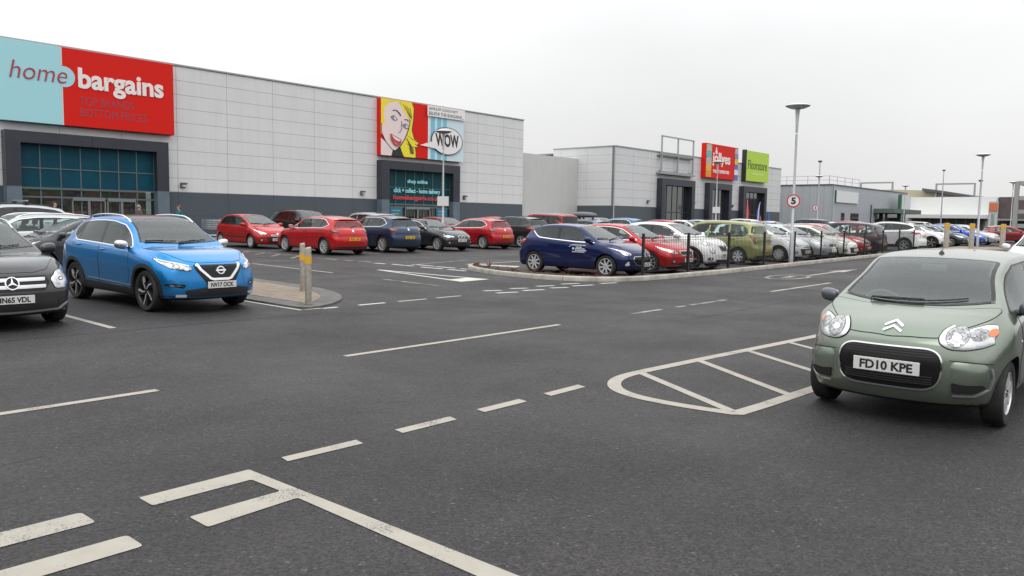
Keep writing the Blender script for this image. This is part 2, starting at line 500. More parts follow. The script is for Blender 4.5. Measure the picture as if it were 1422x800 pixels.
# ---- wheels
WHEELS = {}
def wheel_meshes(r, width, spokes, style):
    key = (round(r, 3), round(width, 3), spokes, style)
    if key in WHEELS: return WHEELS[key]
    w = width/2; rr = r*P_RIM.get(style, .67)
    # axis along y, outer face at +y
    bm = bmesh.new()
    prof = [(rr*.985, -w*.85), (rr*1.02, -w), (r*.93, -w*1.02), (r*.985, -w*.86), (r, -w*.55), (r, w*.55), (r*.985, w*.86), (r*.93, w*1.02), (rr*1.06, w*1.0), (rr*1.0, w*.90), (rr*.985, w*.80)]
    lathe(bm, prof, 40, axis='y'); bmesh.ops.recalc_face_normals(bm, faces=bm.faces)
    tyre = bm_obj('tyre', bm, [TYRE], None, 40)
    bm = bmesh.new()
    fm = ALLOYD if style in ('dark', 'cut') else ALLOY
    lathe(bm, [(rr*.99, w*.93), (rr*.955, w*.95), (rr*.93, w*.85), (rr*.90, w*.2), (rr*.88, -w*.8), (rr*.99, -w*.8)], 40, axis='y')
    hubr = rr*.20; yo = w*.80
    lathe(bm, [(0.001, yo+.004), (hubr*.55, yo+.004), (hubr*.9, yo-.004), (hubr*1.05, yo-.03), (hubr*1.1, 0)], 20, axis='y')
    nn = spokes; 
    def spoke(a, w0, w1, mi, y0, y1, r0=hubr*.8, r1=rr*.95, tw=0.0):
        ca, sa = math.cos(a), math.sin(a); cb, sb = math.cos(a+tw), math.sin(a+tw)
        vs = []
        for (rad, ww, yy, c, s_) in ((r0, w0, y0, ca, sa), ((r0+r1)/2, (w0+w1)/2, (y0*.45+y1*.55)+.004, (ca+cb)/2, (sa+sb)/2), (r1, w1, y1, cb, sb)):
            for sg in (-1, 1):
                x, z = rad*c-sg*ww*s_, rad*s_+sg*ww*c
                vs.append((bm.verts.new((x, yy, z)), bm.verts.new((x, yy-.030, z))))
        for i in (0, 2):
            (a0, a0b), (a1, a1b), (b0, b0b), (b1, b1b) = vs[i], vs[i+1], vs[i+2], vs[i+3]
            for q in ((a0, b0, b1, a1), (a0b, b0b, b0, a0), (a1, b1, b1b, a1b)):
                f = bm.faces.new(q); f.material_index = mi
    for i in range(nn):
        a = 2*PI*i/nn+PI/2
        if style == 'cut':      # broad twin-tone blades
            spoke(a, rr*.10, rr*.17, 0, yo, w*.86, tw=.22)
            spoke(a+.10, rr*.035, rr*.05, 1, yo+.003, w*.86+.003, tw=.34)
        elif style == 'split':
            spoke(a-.06, rr*.055, rr*.045, 0, yo, w*.84, tw=-.14); spoke(a+.06, rr*.055, rr*.045, 0, yo, w*.84, tw=.14)
        elif style == 'cover':
            spoke(a, rr*.13, rr*.16, 0, yo*.98, w*.84)
        elif style == 'multi' or style == 'dark':
            spoke(a, rr*.045, rr*.055, 0, yo, w*.86)
        else: spoke(a, rr*.10, rr*.085, 0, yo, w*.86)
    for i in range(5):
        a = 2*PI*i/5+.3; x, z = hubr*.62*math.cos(a), hubr*.62*math.sin(a)
        tube(bm, (x, yo-.006, z), (x, yo+.007, z), .009, n=6, mi=2)
    bmesh.ops.recalc_face_normals(bm, faces=bm.faces)
    rim = bm_obj('rim', bm, [fm, ALLOY, HUB], None, 35)
    bm = bmesh.new()
    lathe(bm, [(0.001, w*.1), (rr*.66, w*.1), (rr*.66, 0), (rr*.86, -w*.3), (rr*.9, -w*.7), (0.001, -w*.75)], 28, axis='y')
    bmesh.ops.recalc_face_normals(bm, faces=bm.faces)
    disc = bm_obj('wheel', bm, [HUB], None, 40)
    res = (disc.data, tyre.data, rim.data)
    for o in (disc, tyre, rim): bpy.data.objects.remove(o)
    WHEELS[key] = res
    return res
P_RIM = {'cut': .76, 'cover': .66, 'multi': .72, 'split': .72, 'dark': .70, 'plain': .72}

def ellipsoid(bm, c, r, n=14, m=8, mi=0, sq=1.0):
    rings = []
    for j in range(m+1):
        t = -PI/2+PI*j/m; ring = []
        for i in range(n):
            a = 2*PI*i/n
            def pw(v): return math.copysign(abs(v)**sq, v)
            ring.append(bm.verts.new((c[0]+r[0]*pw(math.cos(t))*pw(math.cos(a)), c[1]+r[1]*pw(math.cos(t))*pw(math.sin(a)), c[2]+r[2]*pw(math.sin(t)))))
        rings.append(ring)
    for A, B in zip(rings, rings[1:]):
        for i in range(n):
            f = bm.faces.new((A[i], A[(i+1) % n], B[(i+1) % n], B[i])); f.material_index = mi

def plate(parent, loc, nrm, text, m, w=.52, h=.111, name='number_plate'):
    """registration plate, centred at loc with outward normal nrm"""
    n = Vector(nrm).normalized(); x = Vector((0, 0, 1)).cross(n).normalized(); y = n.cross(x)
    M = Matrix((x, y, n)).transposed().to_4x4(); M.translation = Vector(loc)
    bm = bmesh.new(); bx(bm, -w/2, w/2, -h/2, h/2, -.006, .006, bev=.003)
    o = bm_obj(name, bm, [m], parent); o.matrix_local = M
    if text == '#':      # registration too small to read in the photo
        bm = bmesh.new(); k = 0
        for i in range(8):
            if i == 4: continue
            x0 = -w*.42+i*w*.84/8; bx(bm, x0+.008, x0+.05, -h*.28, -h*.28+.018, .0061, .0072); bx(bm, x0+.008, x0+.05, h*.28-.018, h*.28, .0061, .0072)
            bx(bm, x0+(.008 if i % 2 else .036), x0+(.022 if i % 2 else .05), -h*.28+.018, h*.28-.018, .0061, .0072)
        bm_obj('lettering', bm, [PLT], o)
    elif text:
        t = text_obj('lettering', text, .1, PLT, o, bold=.0035, ext=.0006, width=w*.80, height=h*.70)
        t.location = (0, -h*.35, .0068)
    return o

def side_poly(*a): return [('S', x, z) for x, z in a]

def make_car(name, P, loc=(0, 0, 0), rz=0):
    """builds one car: an Empty with its parts"""
    root = empty(name)
    s = Shell(P, P.get('res', .05)); hi = P.get('hi', False)
    L, W, H = s.L, s.W, s.H; pm = P['paint']; xf, xr, rw = P['xf'], P['xr'], P['r']
    Ra = rw+P.get('archgap', .045); cell = P.get('cell', .06)
    # ---- outlines
    dlo = round_poly(P['dlo'], .035, 3); dz0 = min(z for x, z in dlo)
    xw0, xw1 = P['ws']                       # cowl x, roof edge x
    def railpts(xa, xb, mg, n=7):
        out = []
        for i in range(n):
            x = xa+(xb-xa)*i/(n-1); w, z = s.rail(x); out.append((x, max(.05, w-mg)))
        return out
    rp = railpts(xw0, xw1, P.get('wsm', .045))
    rp[0] = (rp[0][0], min(rp[0][1], rp[1][1]+.035))
    wsp = [(x-.0, y) for x, y in rp]+[(xw1+.0, -rp[-1][1])][:0]
    bow = P.get('wsbow', .07)
    ws_poly = [(x-bow*(y/rp[0][1])**2*(1 if i == 0 else 0), y) for i, (x, y) in enumerate(rp)]
    top_edge = [(xw1+.03*(1-(t)**2), rp[-1][1]*t) for t in (.6, .2, -.2, -.6)]
    bot_edge = [(xw0-bow*t*t, rp[0][1]*t) for t in (-.75, -.4, 0, .4, .75)]
    ws_poly = ws_poly+top_edge+[(x, -y) for x, y in ws_poly[::-1]]+bot_edge
    ws_poly = round_poly(ws_poly, .04, 3)
    rwp = P['rw']                            # rear glass in (y, z), right half from bottom to top
    rw_poly = round_poly(rwp+[(-y, z) for y, z in rwp[::-1]], .05, 3)
    # ---- shell with openings
    me = bpy.data.meshes.new('body'); me.from_pydata(s.V, [], s.F); me.materials.append(pm); me.materials.append(BLACK)
    body = link(bpy.data.objects.new('body', me), root)
    cut = bmesh.new()
    for xa in (xf, xr):
        for sg in (-1, 1):
            mtx = Matrix.Translation((xa, sg*(W/2+.02), rw)) @ Matrix.Rotation(PI/2, 4, 'X')
            bmesh.ops.create_cone(cut, cap_ends=True, segments=48, radius1=Ra, radius2=Ra, depth=.62, matrix=mtx)
    cme = bpy.data.meshes.new('cut'); cut.to_mesh(cme); cut.free(); co = bpy.data.objects.new('cut', cme); COL.objects.link(co)
    md = body.modifiers.new('b', 'BOOLEAN'); md.operation = 'DIFFERENCE'; md.object = co; md.solver = 'EXACT'
    dg = bpy.context.evaluated_depsgraph_get(); dg.update()
    nm = bpy.data.meshes.new_from_object(body.evaluated_get(dg)); body.modifiers.clear(); body.data = nm; nm.name = 'body'
    bpy.data.objects.remove(co)
    bm = bmesh.new(); bm.from_mesh(nm); bm.normal_update()
    def deep(p, poly, m): return pip(p, poly) and min(seg_dist(p, poly[i-1], poly[i]) for i in range(len(poly))) > m
    kill = []; bz = P.get('blackz', s.gc+.015)
    xrear = -L/2+P.get('rwdepth', .9)
    for f in bm.faces:
        c = f.calc_center_median(); f.material_index = 0; well = False
        for xa in (xf, xr):
            if (c.x-xa)**2+(c.z-rw)**2 < (Ra*1.004)**2 and c.z < 2*rw+.2 and abs(c.y) > W/2-.45: well = True
        if well or f.normal.z < -.55 and c.z < .45 or c.z < bz: f.material_index = 1
        if well: continue
        if abs(f.normal.y) > .35 and c.z > dz0-.05 and deep((c.x, c.z), dlo, .024): kill.append(f)
        elif f.normal.z > .2 and c.x > xw1-.1 and c.z > .6 and deep((c.x, c.y), ws_poly, .032): kill.append(f)
        elif f.normal.x < -.15 and c.x < xrear and c.z > .6 and deep((c.y, c.z), rw_poly, .03): kill.append(f)
    bmesh.ops.delete(bm, geom=kill, context='FACES')
    bm.to_mesh(nm); bm.free()
    nm.polygons.foreach_set('use_smooth', [True]*len(nm.polygons)); nm.set_sharp_from_angle(angle=math.radians(40)); nm.update()
    # ---- windscreen, rear and side glass
    gm = GLASS; gw = GLASSW; gd = GLASSD if P.get('privacy') else GLASS
    z3 = lambda x, y: (x, y, s.top(x))
    nx = s.top(xw1)-s.top(xw0); nd = Vector((-nx, 0, -(xw0-xw1))).normalized()
    # outline is in plan (x,y): drop it vertically on the shell first
    wsc = patch(s, 'windscreen', [s.tp(x, y) for x, y in ws_poly], nd, gw, off=.004, cell=cell, rim=.032 if hi else .04, rim_mat=FRIT, skirt=0, parent=root)
    patch(s, 'rear_window', [('R', y, z) for y, z in rw_poly], P.get('rwdir', (1, 0, -.6)), gd, off=.004, cell=cell, rim=.035, rim_mat=FRIT, skirt=0, parent=root)
    # split the side glass at the pillars
    segs = []; rest = dlo; pw = .035
    pil = sorted(P['pillars'], key=lambda q: -q[0])
    zt_ = max(z for x, z in dlo)
    for xb, xt in pil:
        n = np.array([zt_-dz0, xb-xt]); n = n/np.linalg.norm(n)
        segs.append(clip_poly(rest, (xb+pw, dz0), n)); rest = clip_poly(rest, (xb-pw, dz0), -n)
    segs.append(rest)
    for k, sg_ in enumerate(segs):
        if len(sg_) < 3 or abs(area(sg_)) < .004: continue
        m_ = gm if k == 0 else gd
        patch(s, 'side_window', side_poly(*sg_), (0, -1, 0), m_, off=.004, cell=cell, rim=.014, rim_mat=FRIT, skirt=0, parent=root, mirror=True)
    for xb, xt in pil:
        q = [(xb-pw, dz0-.02), (xb+pw, dz0-.02), (xt+pw, zt_+.02), (xt-pw, zt_+.02)]
        q = clip_to(dlo, q)
        if len(q) > 2: patch(s, 'door_pillar', side_poly(*q), (0, -1, 0), P.get('pillmat', FRIT), off=.0035, cell=cell, skirt=.004, parent=root, mirror=True)
    if P.get('chrome'):
        patch(s, 'window_trim', side_poly(*offset_poly(dlo, -.016)), (0, -1, 0), P['chrome'], off=.006, cell=cell, ring=.015, skirt=.006, parent=root, mirror=True)
    else:
        patch(s, 'window_seal', side_poly(*offset_poly(dlo, -.008)), (0, -1, 0), BLACK, off=.0035, cell=cell, ring=.013, skirt=.004, parent=root, mirror=True)
    # ---- doors, bonnet, tailgate
    for i, dp in enumerate(P['doors']):
        a, b = patch(s, 'door', side_poly(*round_poly(dp, .04, 3)), (0, -1, 0), pm, off=.0028, cell=.045 if hi else .06, rim=.006, rim_mat=SEAM, skirt=.003, parent=root, mirror=True)
        hx, hz = P['handles'][i]
        for sg, dd in ((1, a), (-1, b)):
            p = s.sd(hx, hz, sg); bm = bmesh.new()
            polytube(bm, [(p.x-.085, p.y-.002*sg, hz), (p.x-.07, p.y+.022*sg, hz+.003), (p.x, p.y+.032*sg, hz+.005), (p.x+.07, p.y+.024*sg, hz+.003), (p.x+.088, p.y-.002*sg, hz)], [.009, .013, .014, .013, .009], 8)
            ellipsoid(bm, (p.x, p.y+.001*sg, hz-.004), (.06, .006, .022), 12, 6, mi=1)
            bm_obj('handle', bm, [P.get('handlemat', pm), SEAM], dd, 40)
    if P.get('bonnet'):
        bp_ = P['bonnet']; pl = bp_+[(x, -y) for x, y in bp_[::-1]]
        patch(s, 'bonnet', [s.tp(x, y) for x, y in round_poly(pl, .05, 3)], (-.15, 0, -1), pm, off=.0028, cell=.05, rim=.006, rim_mat=SEAM, skirt=.003, parent=root)
    if P.get('tailgate'):
        tg = P['tailgate']; pl = tg+[(-y, z) for y, z in tg[::-1]]
        patch(s, 'tailgate', [('R', y, z) for y, z in round_poly(pl, .05, 3)], (1, 0, -.1), pm, off=.0028, cell=.055, rim=.006, rim_mat=SEAM, skirt=.003, parent=root)
    # ---- free-form draped details: (name, points, direction, material, options)
    made = {}
    for it in P.get('drapes', []):
        nm_, pts, d_, m_ = it[:4]; o_ = dict(it[4]) if len(it) > 4 else {}
        par = root; key = o_.pop('on', None)
        if o_.pop('sub', False): pass
        tgt = made.get(key) if key else None
        mir = o_.pop('mirror', False); o_.setdefault('cell', .04 if hi else .06)
        r_ = patch(s, nm_, pts, d_, m_, parent=root, mirror=mir, **o_)
        rs = list(r_) if mir else [r_]
        if tgt:
            for q, o in enumerate(rs): o.parent = tgt[min(q, len(tgt)-1)]
        made[nm_] = rs
    # ---- mirrors
    mx, mz = P['mirror']; mm = P.get('mirrormat', pm); mr = P.get('mirsize', 1.0)
    for sg in (-1, 1):
        p = s.sd(mx, mz, sg); bm = bmesh.new()
        c = Vector((mx-.02, p.y+sg*(.135*mr), mz+.055*mr))
        ellipsoid(bm, (0, 0, 0), (.085*mr, .115*mr, .082*mr), 18, 10, sq=.8)
        for v in bm.verts:
            if v.co.x < -.02: v.co.x = -.02-(abs(v.co.x)-.02)*.25
            v.co.x -= v.co.y*sg*.18; v.co.z += v.co.y*sg*.10; v.co += c
        polytube(bm, [(mx+.01, p.y-.03*sg, mz-.005), (mx, p.y+.03*sg, mz+.005), (mx-.01, p.y+.085*sg, mz+.03)], [.034, .026, .026], 10, mi=1)
        o = bm_obj('door_mirror', bm, [mm, BLACK], root, 50)
        bm = bmesh.new(); ellipsoid(bm, (c.x-.046*mr, c.y, c.z+.004), (.006, .092*mr, .062*mr), 16, 8, sq=.75)
        bm_obj('mirror_glass', bm, [MIRG], o, 60)
    # ---- wheels
    tw = P.get('tw', .20); dm, tm, rm = wheel_meshes(rw, tw, P.get('spokes', 5), P.get('wstyle', 'plain'))
    for xa in (xf, xr):
        for sg in (-1, 1):
            wo = link(bpy.data.objects.new('wheel', dm), root); wo.location = (xa, sg*(W/2-tw/2-P.get('inset', .035)), rw)
            wo.rotation_euler = (0, random.uniform(0, 6), PI if sg < 0 else 0)
            for mn, mesh_ in (('tyre', tm), ('rim', rm)):
                q = link(bpy.data.objects.new(mn, mesh_), wo)
    # ---- cabin
    zf = s.gc+.16; bzl = s.belt(0)-.03; hwid = W/2-.13; x_d = xw0-.28; xb = -L/2+.35
    bm = bmesh.new()
    bx(bm, xb, xw0-.05, -hwid, hwid, zf-.03, zf)
    bx(bm, x_d, xw0-.12, -hwid+.02, hwid-.02, zf, s.top(xw0)-.06, bev=.03)
    bx(bm, xb, xb+.5, -hwid+.05, hwid-.05, zf, bzl-.05, bev=.02)
    for sg in (-1, 1): bx(bm, xb, x_d, sg*hwid-.02, sg*hwid+.02, zf, bzl-.06)
    bm_obj('interior', bm, [TRIM], root, 30)
    sx = x_d-.62
    for sg in (-1, 1):
        bm = bmesh.new(); y = sg*.36
        bx(bm, sx-.12, sx+.40, y-.24, y+.24, zf+.10, zf+.30, bev=.05)
        M = Matrix.Translation((sx-.10, y, zf+.22)) @ Matrix.Rotation(-.30, 4, 'Y')
        bx(bm, -.07, .07, -.24, .24, 0, .60, bev=.05, M=M); bx(bm, -.045, .045, -.13, .13, .65, .84, bev=.035, M=M)
        bx(bm, -.01, .01, -.05, .05, .55, .68, M=M)
        bm_obj('seat', bm, [SEATM], root, 40)
    bm = bmesh.new(); rx = max(xb+.55, sx-.95)
    bx(bm, rx, rx+.45, -.58, .58, zf+.1, zf+.3, bev=.05)
    M = Matrix.Translation((rx, 0, zf+.2)) @ Matrix.Rotation(-.30, 4, 'Y'); bx(bm, -.07, .07, -.58, .58, 0, .56, bev=.05, M=M)
    for y in (-.36, .36): bx(bm, -.04, .04, y-.12, y+.12, .58, .72, bev=.03, M=M)
    bm_obj('rear_seat', bm, [SEATM], root, 40)
    bm = bmesh.new(); c = Vector((x_d-.16, -.36, s.top(xw0)-.09)); ax = Vector((-1, 0, .45)).normalized(); e1 = Vector((0, 1, 0)); e2 = ax.cross(e1)
    ring = [c+(e1*math.cos(t)+e2*math.sin(t))*.185 for t in [2*PI*k/24 for k in range(25)]]
    polytube(bm, ring, .014, 6); tube(bm, c-e1*.18, c+e1*.18, .02, n=6); tube(bm, c, c-ax*.15, .03, n=6)
    bm_obj('steering_wheel', bm, [TRIM], root, 60)
    bm = bmesh.new(); p = s.tp(xw1+.13, 0); bx(bm, -.012, .012, -.11, .11, -.03, .03, bev=.01, M=Matrix.Translation(p+Vector((-.03, 0, -.06))))
    bm_obj('rear_view_mirror', bm, [TRIM], root, 40)
    # ---- wipers
    if P.get('wiper', True):
        for (ya, yb, xo, dxw) in P.get('wipers', [(-.05, .52, .03, .03), (-.62, -.08, .03, .03)]):
            bm = bmesh.new(); pts = []
            for i in range(8):
                t = i/7; y = ya+(yb-ya)*t; x = xw0-.035-bow*(y/rp[0][1])**2-dxw*t; p = s.tp(x, y); pts.append(p+Vector((.008, 0, .016)))
            polytube(bm, pts, .007, 5)
            q0 = s.tp(xw0+.02-bow*(ya/rp[0][1])**2, ya); polytube(bm, [q0+Vector((0, 0, .01)), pts[0]*.5+q0*.5+Vector((0, 0, .022)), pts[4]+Vector((0, 0, .01))], .009, 5)
            bm_obj('wiper', bm, [BLACK], root, 60)
    if P.get('rails'):
        for sg in (-1, 1):
            bm = bmesh.new(); xa, xb_, zz = P['rails'][:3]; pts = []
            for i in range(13):
                t = i/12; x = xa+(xb_-xa)*t; w, z = s.rail(x); p = s.tp(x, sg*(w-.05))
                pts.append(p+Vector((0, 0, -.005+zz*min(1, 7*t, 7*(1-t)))))
            polytube(bm, pts, .016, 8)
            bm_obj('roof_rail', bm, [P['rails'][3]], root, 60)
    if P.get('aerial'):
        xa_, hh, fx = P['aerial']; p = s.tp(xa_, 0); bm = bmesh.new()
        lathe(bm, [(.028, -.005), (.022, .012), (.008, .03)], 10, M=Matrix.Translation(p))
        tube(bm, p, p+Vector((fx, 0, hh)), .005, .003, 6); bm_obj('aerial', bm, [BLACK], root, 50)
    for (sn, fn) in (('plate_f', s.fr), ('plate_r', s.rr)):
        if sn in P:
            z, txt = P[sn]; p = fn(0, z); n_ = Vector((1 if sn == 'plate_f' else -1, 0, P.get('plate_tilt', -.03)))
            pf = max(fn(0, z+.05).x, fn(0, z-.05).x, p.x) if sn == 'plate_f' else min(fn(0, z+.05).x, fn(0, z-.05).x, p.x)
            plate(root, (pf+(.014 if sn == 'plate_f' else -.014), 0, z), n_, txt, PLW if sn == 'plate_f' else PLY)
    for fn in P.get('extra', []): fn(root, s)
    root['paint'] = pm.name
    root.location = loc; root.rotation_euler = (0, 0, rz)
    return root, s

def clip_to(conv, q):
    """clip quad q to polygon conv (near-convex)"""
    n = len(conv); sgn = 1 if area(conv) > 0 else -1; out = q
    for i in range(n):
        a, b = conv[i-1], conv[i]; nn = (-(b[1]-a[1])*sgn, (b[0]-a[0])*sgn)
        L_ = math.hypot(*nn)
        if L_ < 1e-6: continue
        out = clip_poly(out, a, nn)
        if len(out) < 3: break
    return out
# ------------------------------------------------------------------ the models
def arc(cx, cz, r, a0, a1, n=10, tag_='S'):
    return [(tag_, cx+r*math.cos(math.radians(a0+(a1-a0)*i/n)), cz+r*math.sin(math.radians(a0+(a1-a0)*i/n))) for i in range(n+1)]
def ell(tag_, c0, c1, r0, r1, n=16, ph=0.0, sk=0.0):
    return [(tag_, c0+r0*math.cos(2*PI*i/n+ph)+sk*math.sin(2*PI*i/n), c1+r1*math.sin(2*PI*i/n+ph)) for i in range(n)]
def arch_ring(P, xa, w, zlow=.24):
    """wheel-arch cladding outline"""
    R = P['r']+P.get('archgap', .045)+.004; a0 = math.degrees(math.asin(max(-1, (zlow-P['r'])/R)))
    o = arc(xa, P['r'], R+w, a0, 180-a0, 20); i = arc(xa, P['r'], R, 180-a0, a0, 20)
    return o+i
def stroke(pts, w):
    """closed outline around an open 2D polyline"""
    L_, R_ = [], []
    for i, p in enumerate(pts):
        a = np.array(pts[max(i-1, 0)], float); b = np.array(pts[min(i+1, len(pts)-1)], float); d = b-a; d /= np.linalg.norm(d)
        n = np.array([-d[1], d[0]])*w/2; L_.append(tuple(np.array(p)+n)); R_.append(tuple(np.array(p)-n))
    return L_+R_[::-1]
def T_(tag_, pts): return [(tag_, a, b) for a, b in pts]

def city_car():
    L = 3.435; P = dict(L=L, W=1.63, H=1.43, gc=.19, xf=1.035, xr=-1.305, r=.278, tw=.165, inset=.03, archgap=.045, spokes=7, wstyle='cover', hi=True, res=.04, cell=.04)
    P['paint'] = paint('sage', (.20, .235, .19), .72, .26, .3)
    P['top'] = [(1.7175, .75), (1.66, .82), (1.54, .875), (1.32, .925), (1.12, .960), (.98, 1.01), (.66, 1.205), (.42, 1.325), (.18, 1.392), (-.20, 1.425), (-.75, 1.430), (-1.15, 1.40), (-1.42, 1.345), (-1.56, 1.17), (-1.65, .95), (-1.7175, .80)]
    P['belt'] = [(1.7175, .62), (1.45, .775), (1.1, .865), (.8, .90), (.3, .905), (-.6, .935), (-1.2, .97), (-1.5, .96), (-1.7175, .72)]
    P['plan'] = [(-1.7175, .90), (-1.2, .985), (-.6, 1), (.5, 1), (1.1, .985), (1.45, .95), (1.7175, .88)]
    P['nose'] = [(.15, .12), (.24, .05), (.34, .01), (.46, 0), (.58, .012), (.68, .04), (.78, .08), (.90, .15)]
    P['tail'] = [(.15, .06), (.3, .01), (.5, 0), (.7, .02), (.9, .03), (1.3, .03)]
    P['bow'] = (.31, .14); P['tum'] = .71; P['flare'] = .028
    P['dlo'] = [(.90, .945), (.10, .935), (-.55, .955), (-1.12, 1.01), (-1.18, 1.09), (-1.05, 1.27), (-.6, 1.333), (.12, 1.312), (.40, 1.235), (.72, 1.06)]
    P['pillars'] = [(-.30, -.34)]
    P['ws'] = (1.08, .27); P['wsm'] = .045; P['wsbow'] = .16
    P['rw'] = [(.50, .92), (.47, 1.28)]
    P['doors'] = [[(.80, .90), (.70, .45), (.62, .30), (-.30, .30), (-.30, .90), (.2, .905)], [(-.33, .90), (-.33, .30), (-.88, .30), (-.98, .42), (-1.0, .60), (-.90, .80), (-.86, .93)]]
    P['handles'] = [(-.18, .82), (-.72, .85)]
    P['bonnet'] = [(1.645, .0), (1.615, .25), (1.575, .38), (1.36, .54), (1.12, .68), (.98, .70), (1.08, .40), (1.125, 0)]
    P['mirror'] = (.70, .93); P['mirsize'] = .80; P['mirrormat'] = mat('mirror_slate', (.075, .085, .10), .3, .2, coat=.5)
    P['tailgate'] = [(.56, .40), (.60, .85), (.50, 1.34)]
    P['wipers'] = [(-.35, .42, .03, .05)]
    P['aerial'] = (.12, .06, -.05)
    P['plate_f'] = (.505, 'FD10 KPE'); P['plate_r'] = (.50, 'FD10 KPE')
    hl = [('F', .345, .765), ('F', .365, .710), ('F', .44, .670), ('F', .55, .668), ('F', .65, .688), ('F', .71, .715), ('S', 1.29, .752), ('S', 1.21, .800), ('T', 1.16, .700), ('T', 1.24, .640), ('T', 1.36, .560), ('T', 1.47, .480), ('F', .42, .865), ('F', .365, .82)]
    D = []
    hd = (-math.cos(.6), -math.sin(.6), -.25)
    D.append(('headlight', hl, hd, LAMPW, dict(mirror=True, rim=.007, off=.006, bulge=.014, rnd=.045, cell=.03)))
    D.append(('lamp_bowl', ell('F', .475, .768, .080, .076), hd, FACET, dict(mirror=True, rim=.005, rim_mat=LAMPD, off=.022, on='headlight', skirt=.003, cell=.03)))
    D.append(('side_bowl', ell('F', .605, .785, .055, .046), hd, FACET, dict(mirror=True, off=.022, on='headlight', skirt=.003, cell=.03)))
    D.append(('lamp_bulb', ell('F', .470, .760, .030, .024), hd, CHROME, dict(mirror=True, off=.026, on='headlight', skirt=.002, cell=.03, bulge=.006)))
    D.append(('indicator', ell('F', .675, .800, .028, .030), hd, AMBER, dict(mirror=True, off=.023, on='headlight', skirt=.003, cell=.03)))
    g = round_poly([(-.405, .665), (.405, .665), (.385, .340), (-.385, .340)], .15, 7)
    D.append(('grille', T_('F', g), (-1, 0, 0), GLOSSB, dict(off=.006, cell=.03)))
    D.append(('grille_surround', T_('F', offset_poly(g, -.011)), (-1, 0, 0), CHROME, dict(off=.014, ring=.011, skirt=.012, cell=.03)))
    for z in (.640, .620, .600, .440, .420, .400, .382): D.append(('grille_slat', T_('F', [(-.34, z), (.34, z), (.34, z+.009), (-.34, z+.009)]), (-1, 0, 0), BLACK, dict(off=.016, skirt=.008, on='grille')))
    D.append(('bumper_pad', T_('F', round_poly([(.46, .585), (.70, .565), (.715, .46), (.69, .36), (.60, .315), (.46, .32)], .05)), (-.85, -.5, 0), P['paint'], dict(mirror=True, off=.002, skirt=.001, bulge=.012)))
    D.append(('bumper_seam', T_('F', stroke([(.45, .590), (.60, .583), (.72, .565)], .006)), (-.85, -.5, 0), SEAM, dict(mirror=True, off=.003, skirt=.002)))
    D.append(('fog_recess', T_('F', round_poly([(.47, .415), (.56, .400), (.67, .405), (.685, .375), (.62, .335), (.48, .330)], .02)), (-.85, -.5, 0), SEAM, dict(mirror=True, off=.018, on='bumper_pad', skirt=.006)))
    D.append(('bumper_trim', T_('F', stroke([(.715, .53), (.725, .45), (.705, .36), (.62, .308), (.48, .305)], .010)), (-.85, -.5, 0), SATIN, dict(mirror=True, off=.012, on='bumper_pad', skirt=.006)))
    for dz in (0, .038):
        D.append(('badge', T_('F', stroke([(-.072, .782+dz), (0, .818+dz), (.072, .782+dz)], .016)), (-1, 0, -.5), BADGE, dict(off=.012, skirt=.008, bulge=.004, cell=.02)))
    D.append(('tail_light', [('R', .60, .62), ('R', .60, .95), ('S', -1.52, .95), ('S', -1.55, .62)], (.8, -.5, 0), RED, dict(mirror=True, bulge=.008, rnd=.03)))
    D.append(('side_repeater', ell('S', .80, .70, .020, .014), (0, -1, 0), LAMPW, dict(mirror=True, off=.004, bulge=.006)))
    D.append(('sill_trim', side_poly((.70, .235), (-.95, .235), (-.95, .275), (.70, .275)), (0, -1, 0), BLACK, dict(mirror=True, off=.004)))
    P['drapes'] = D
    return P

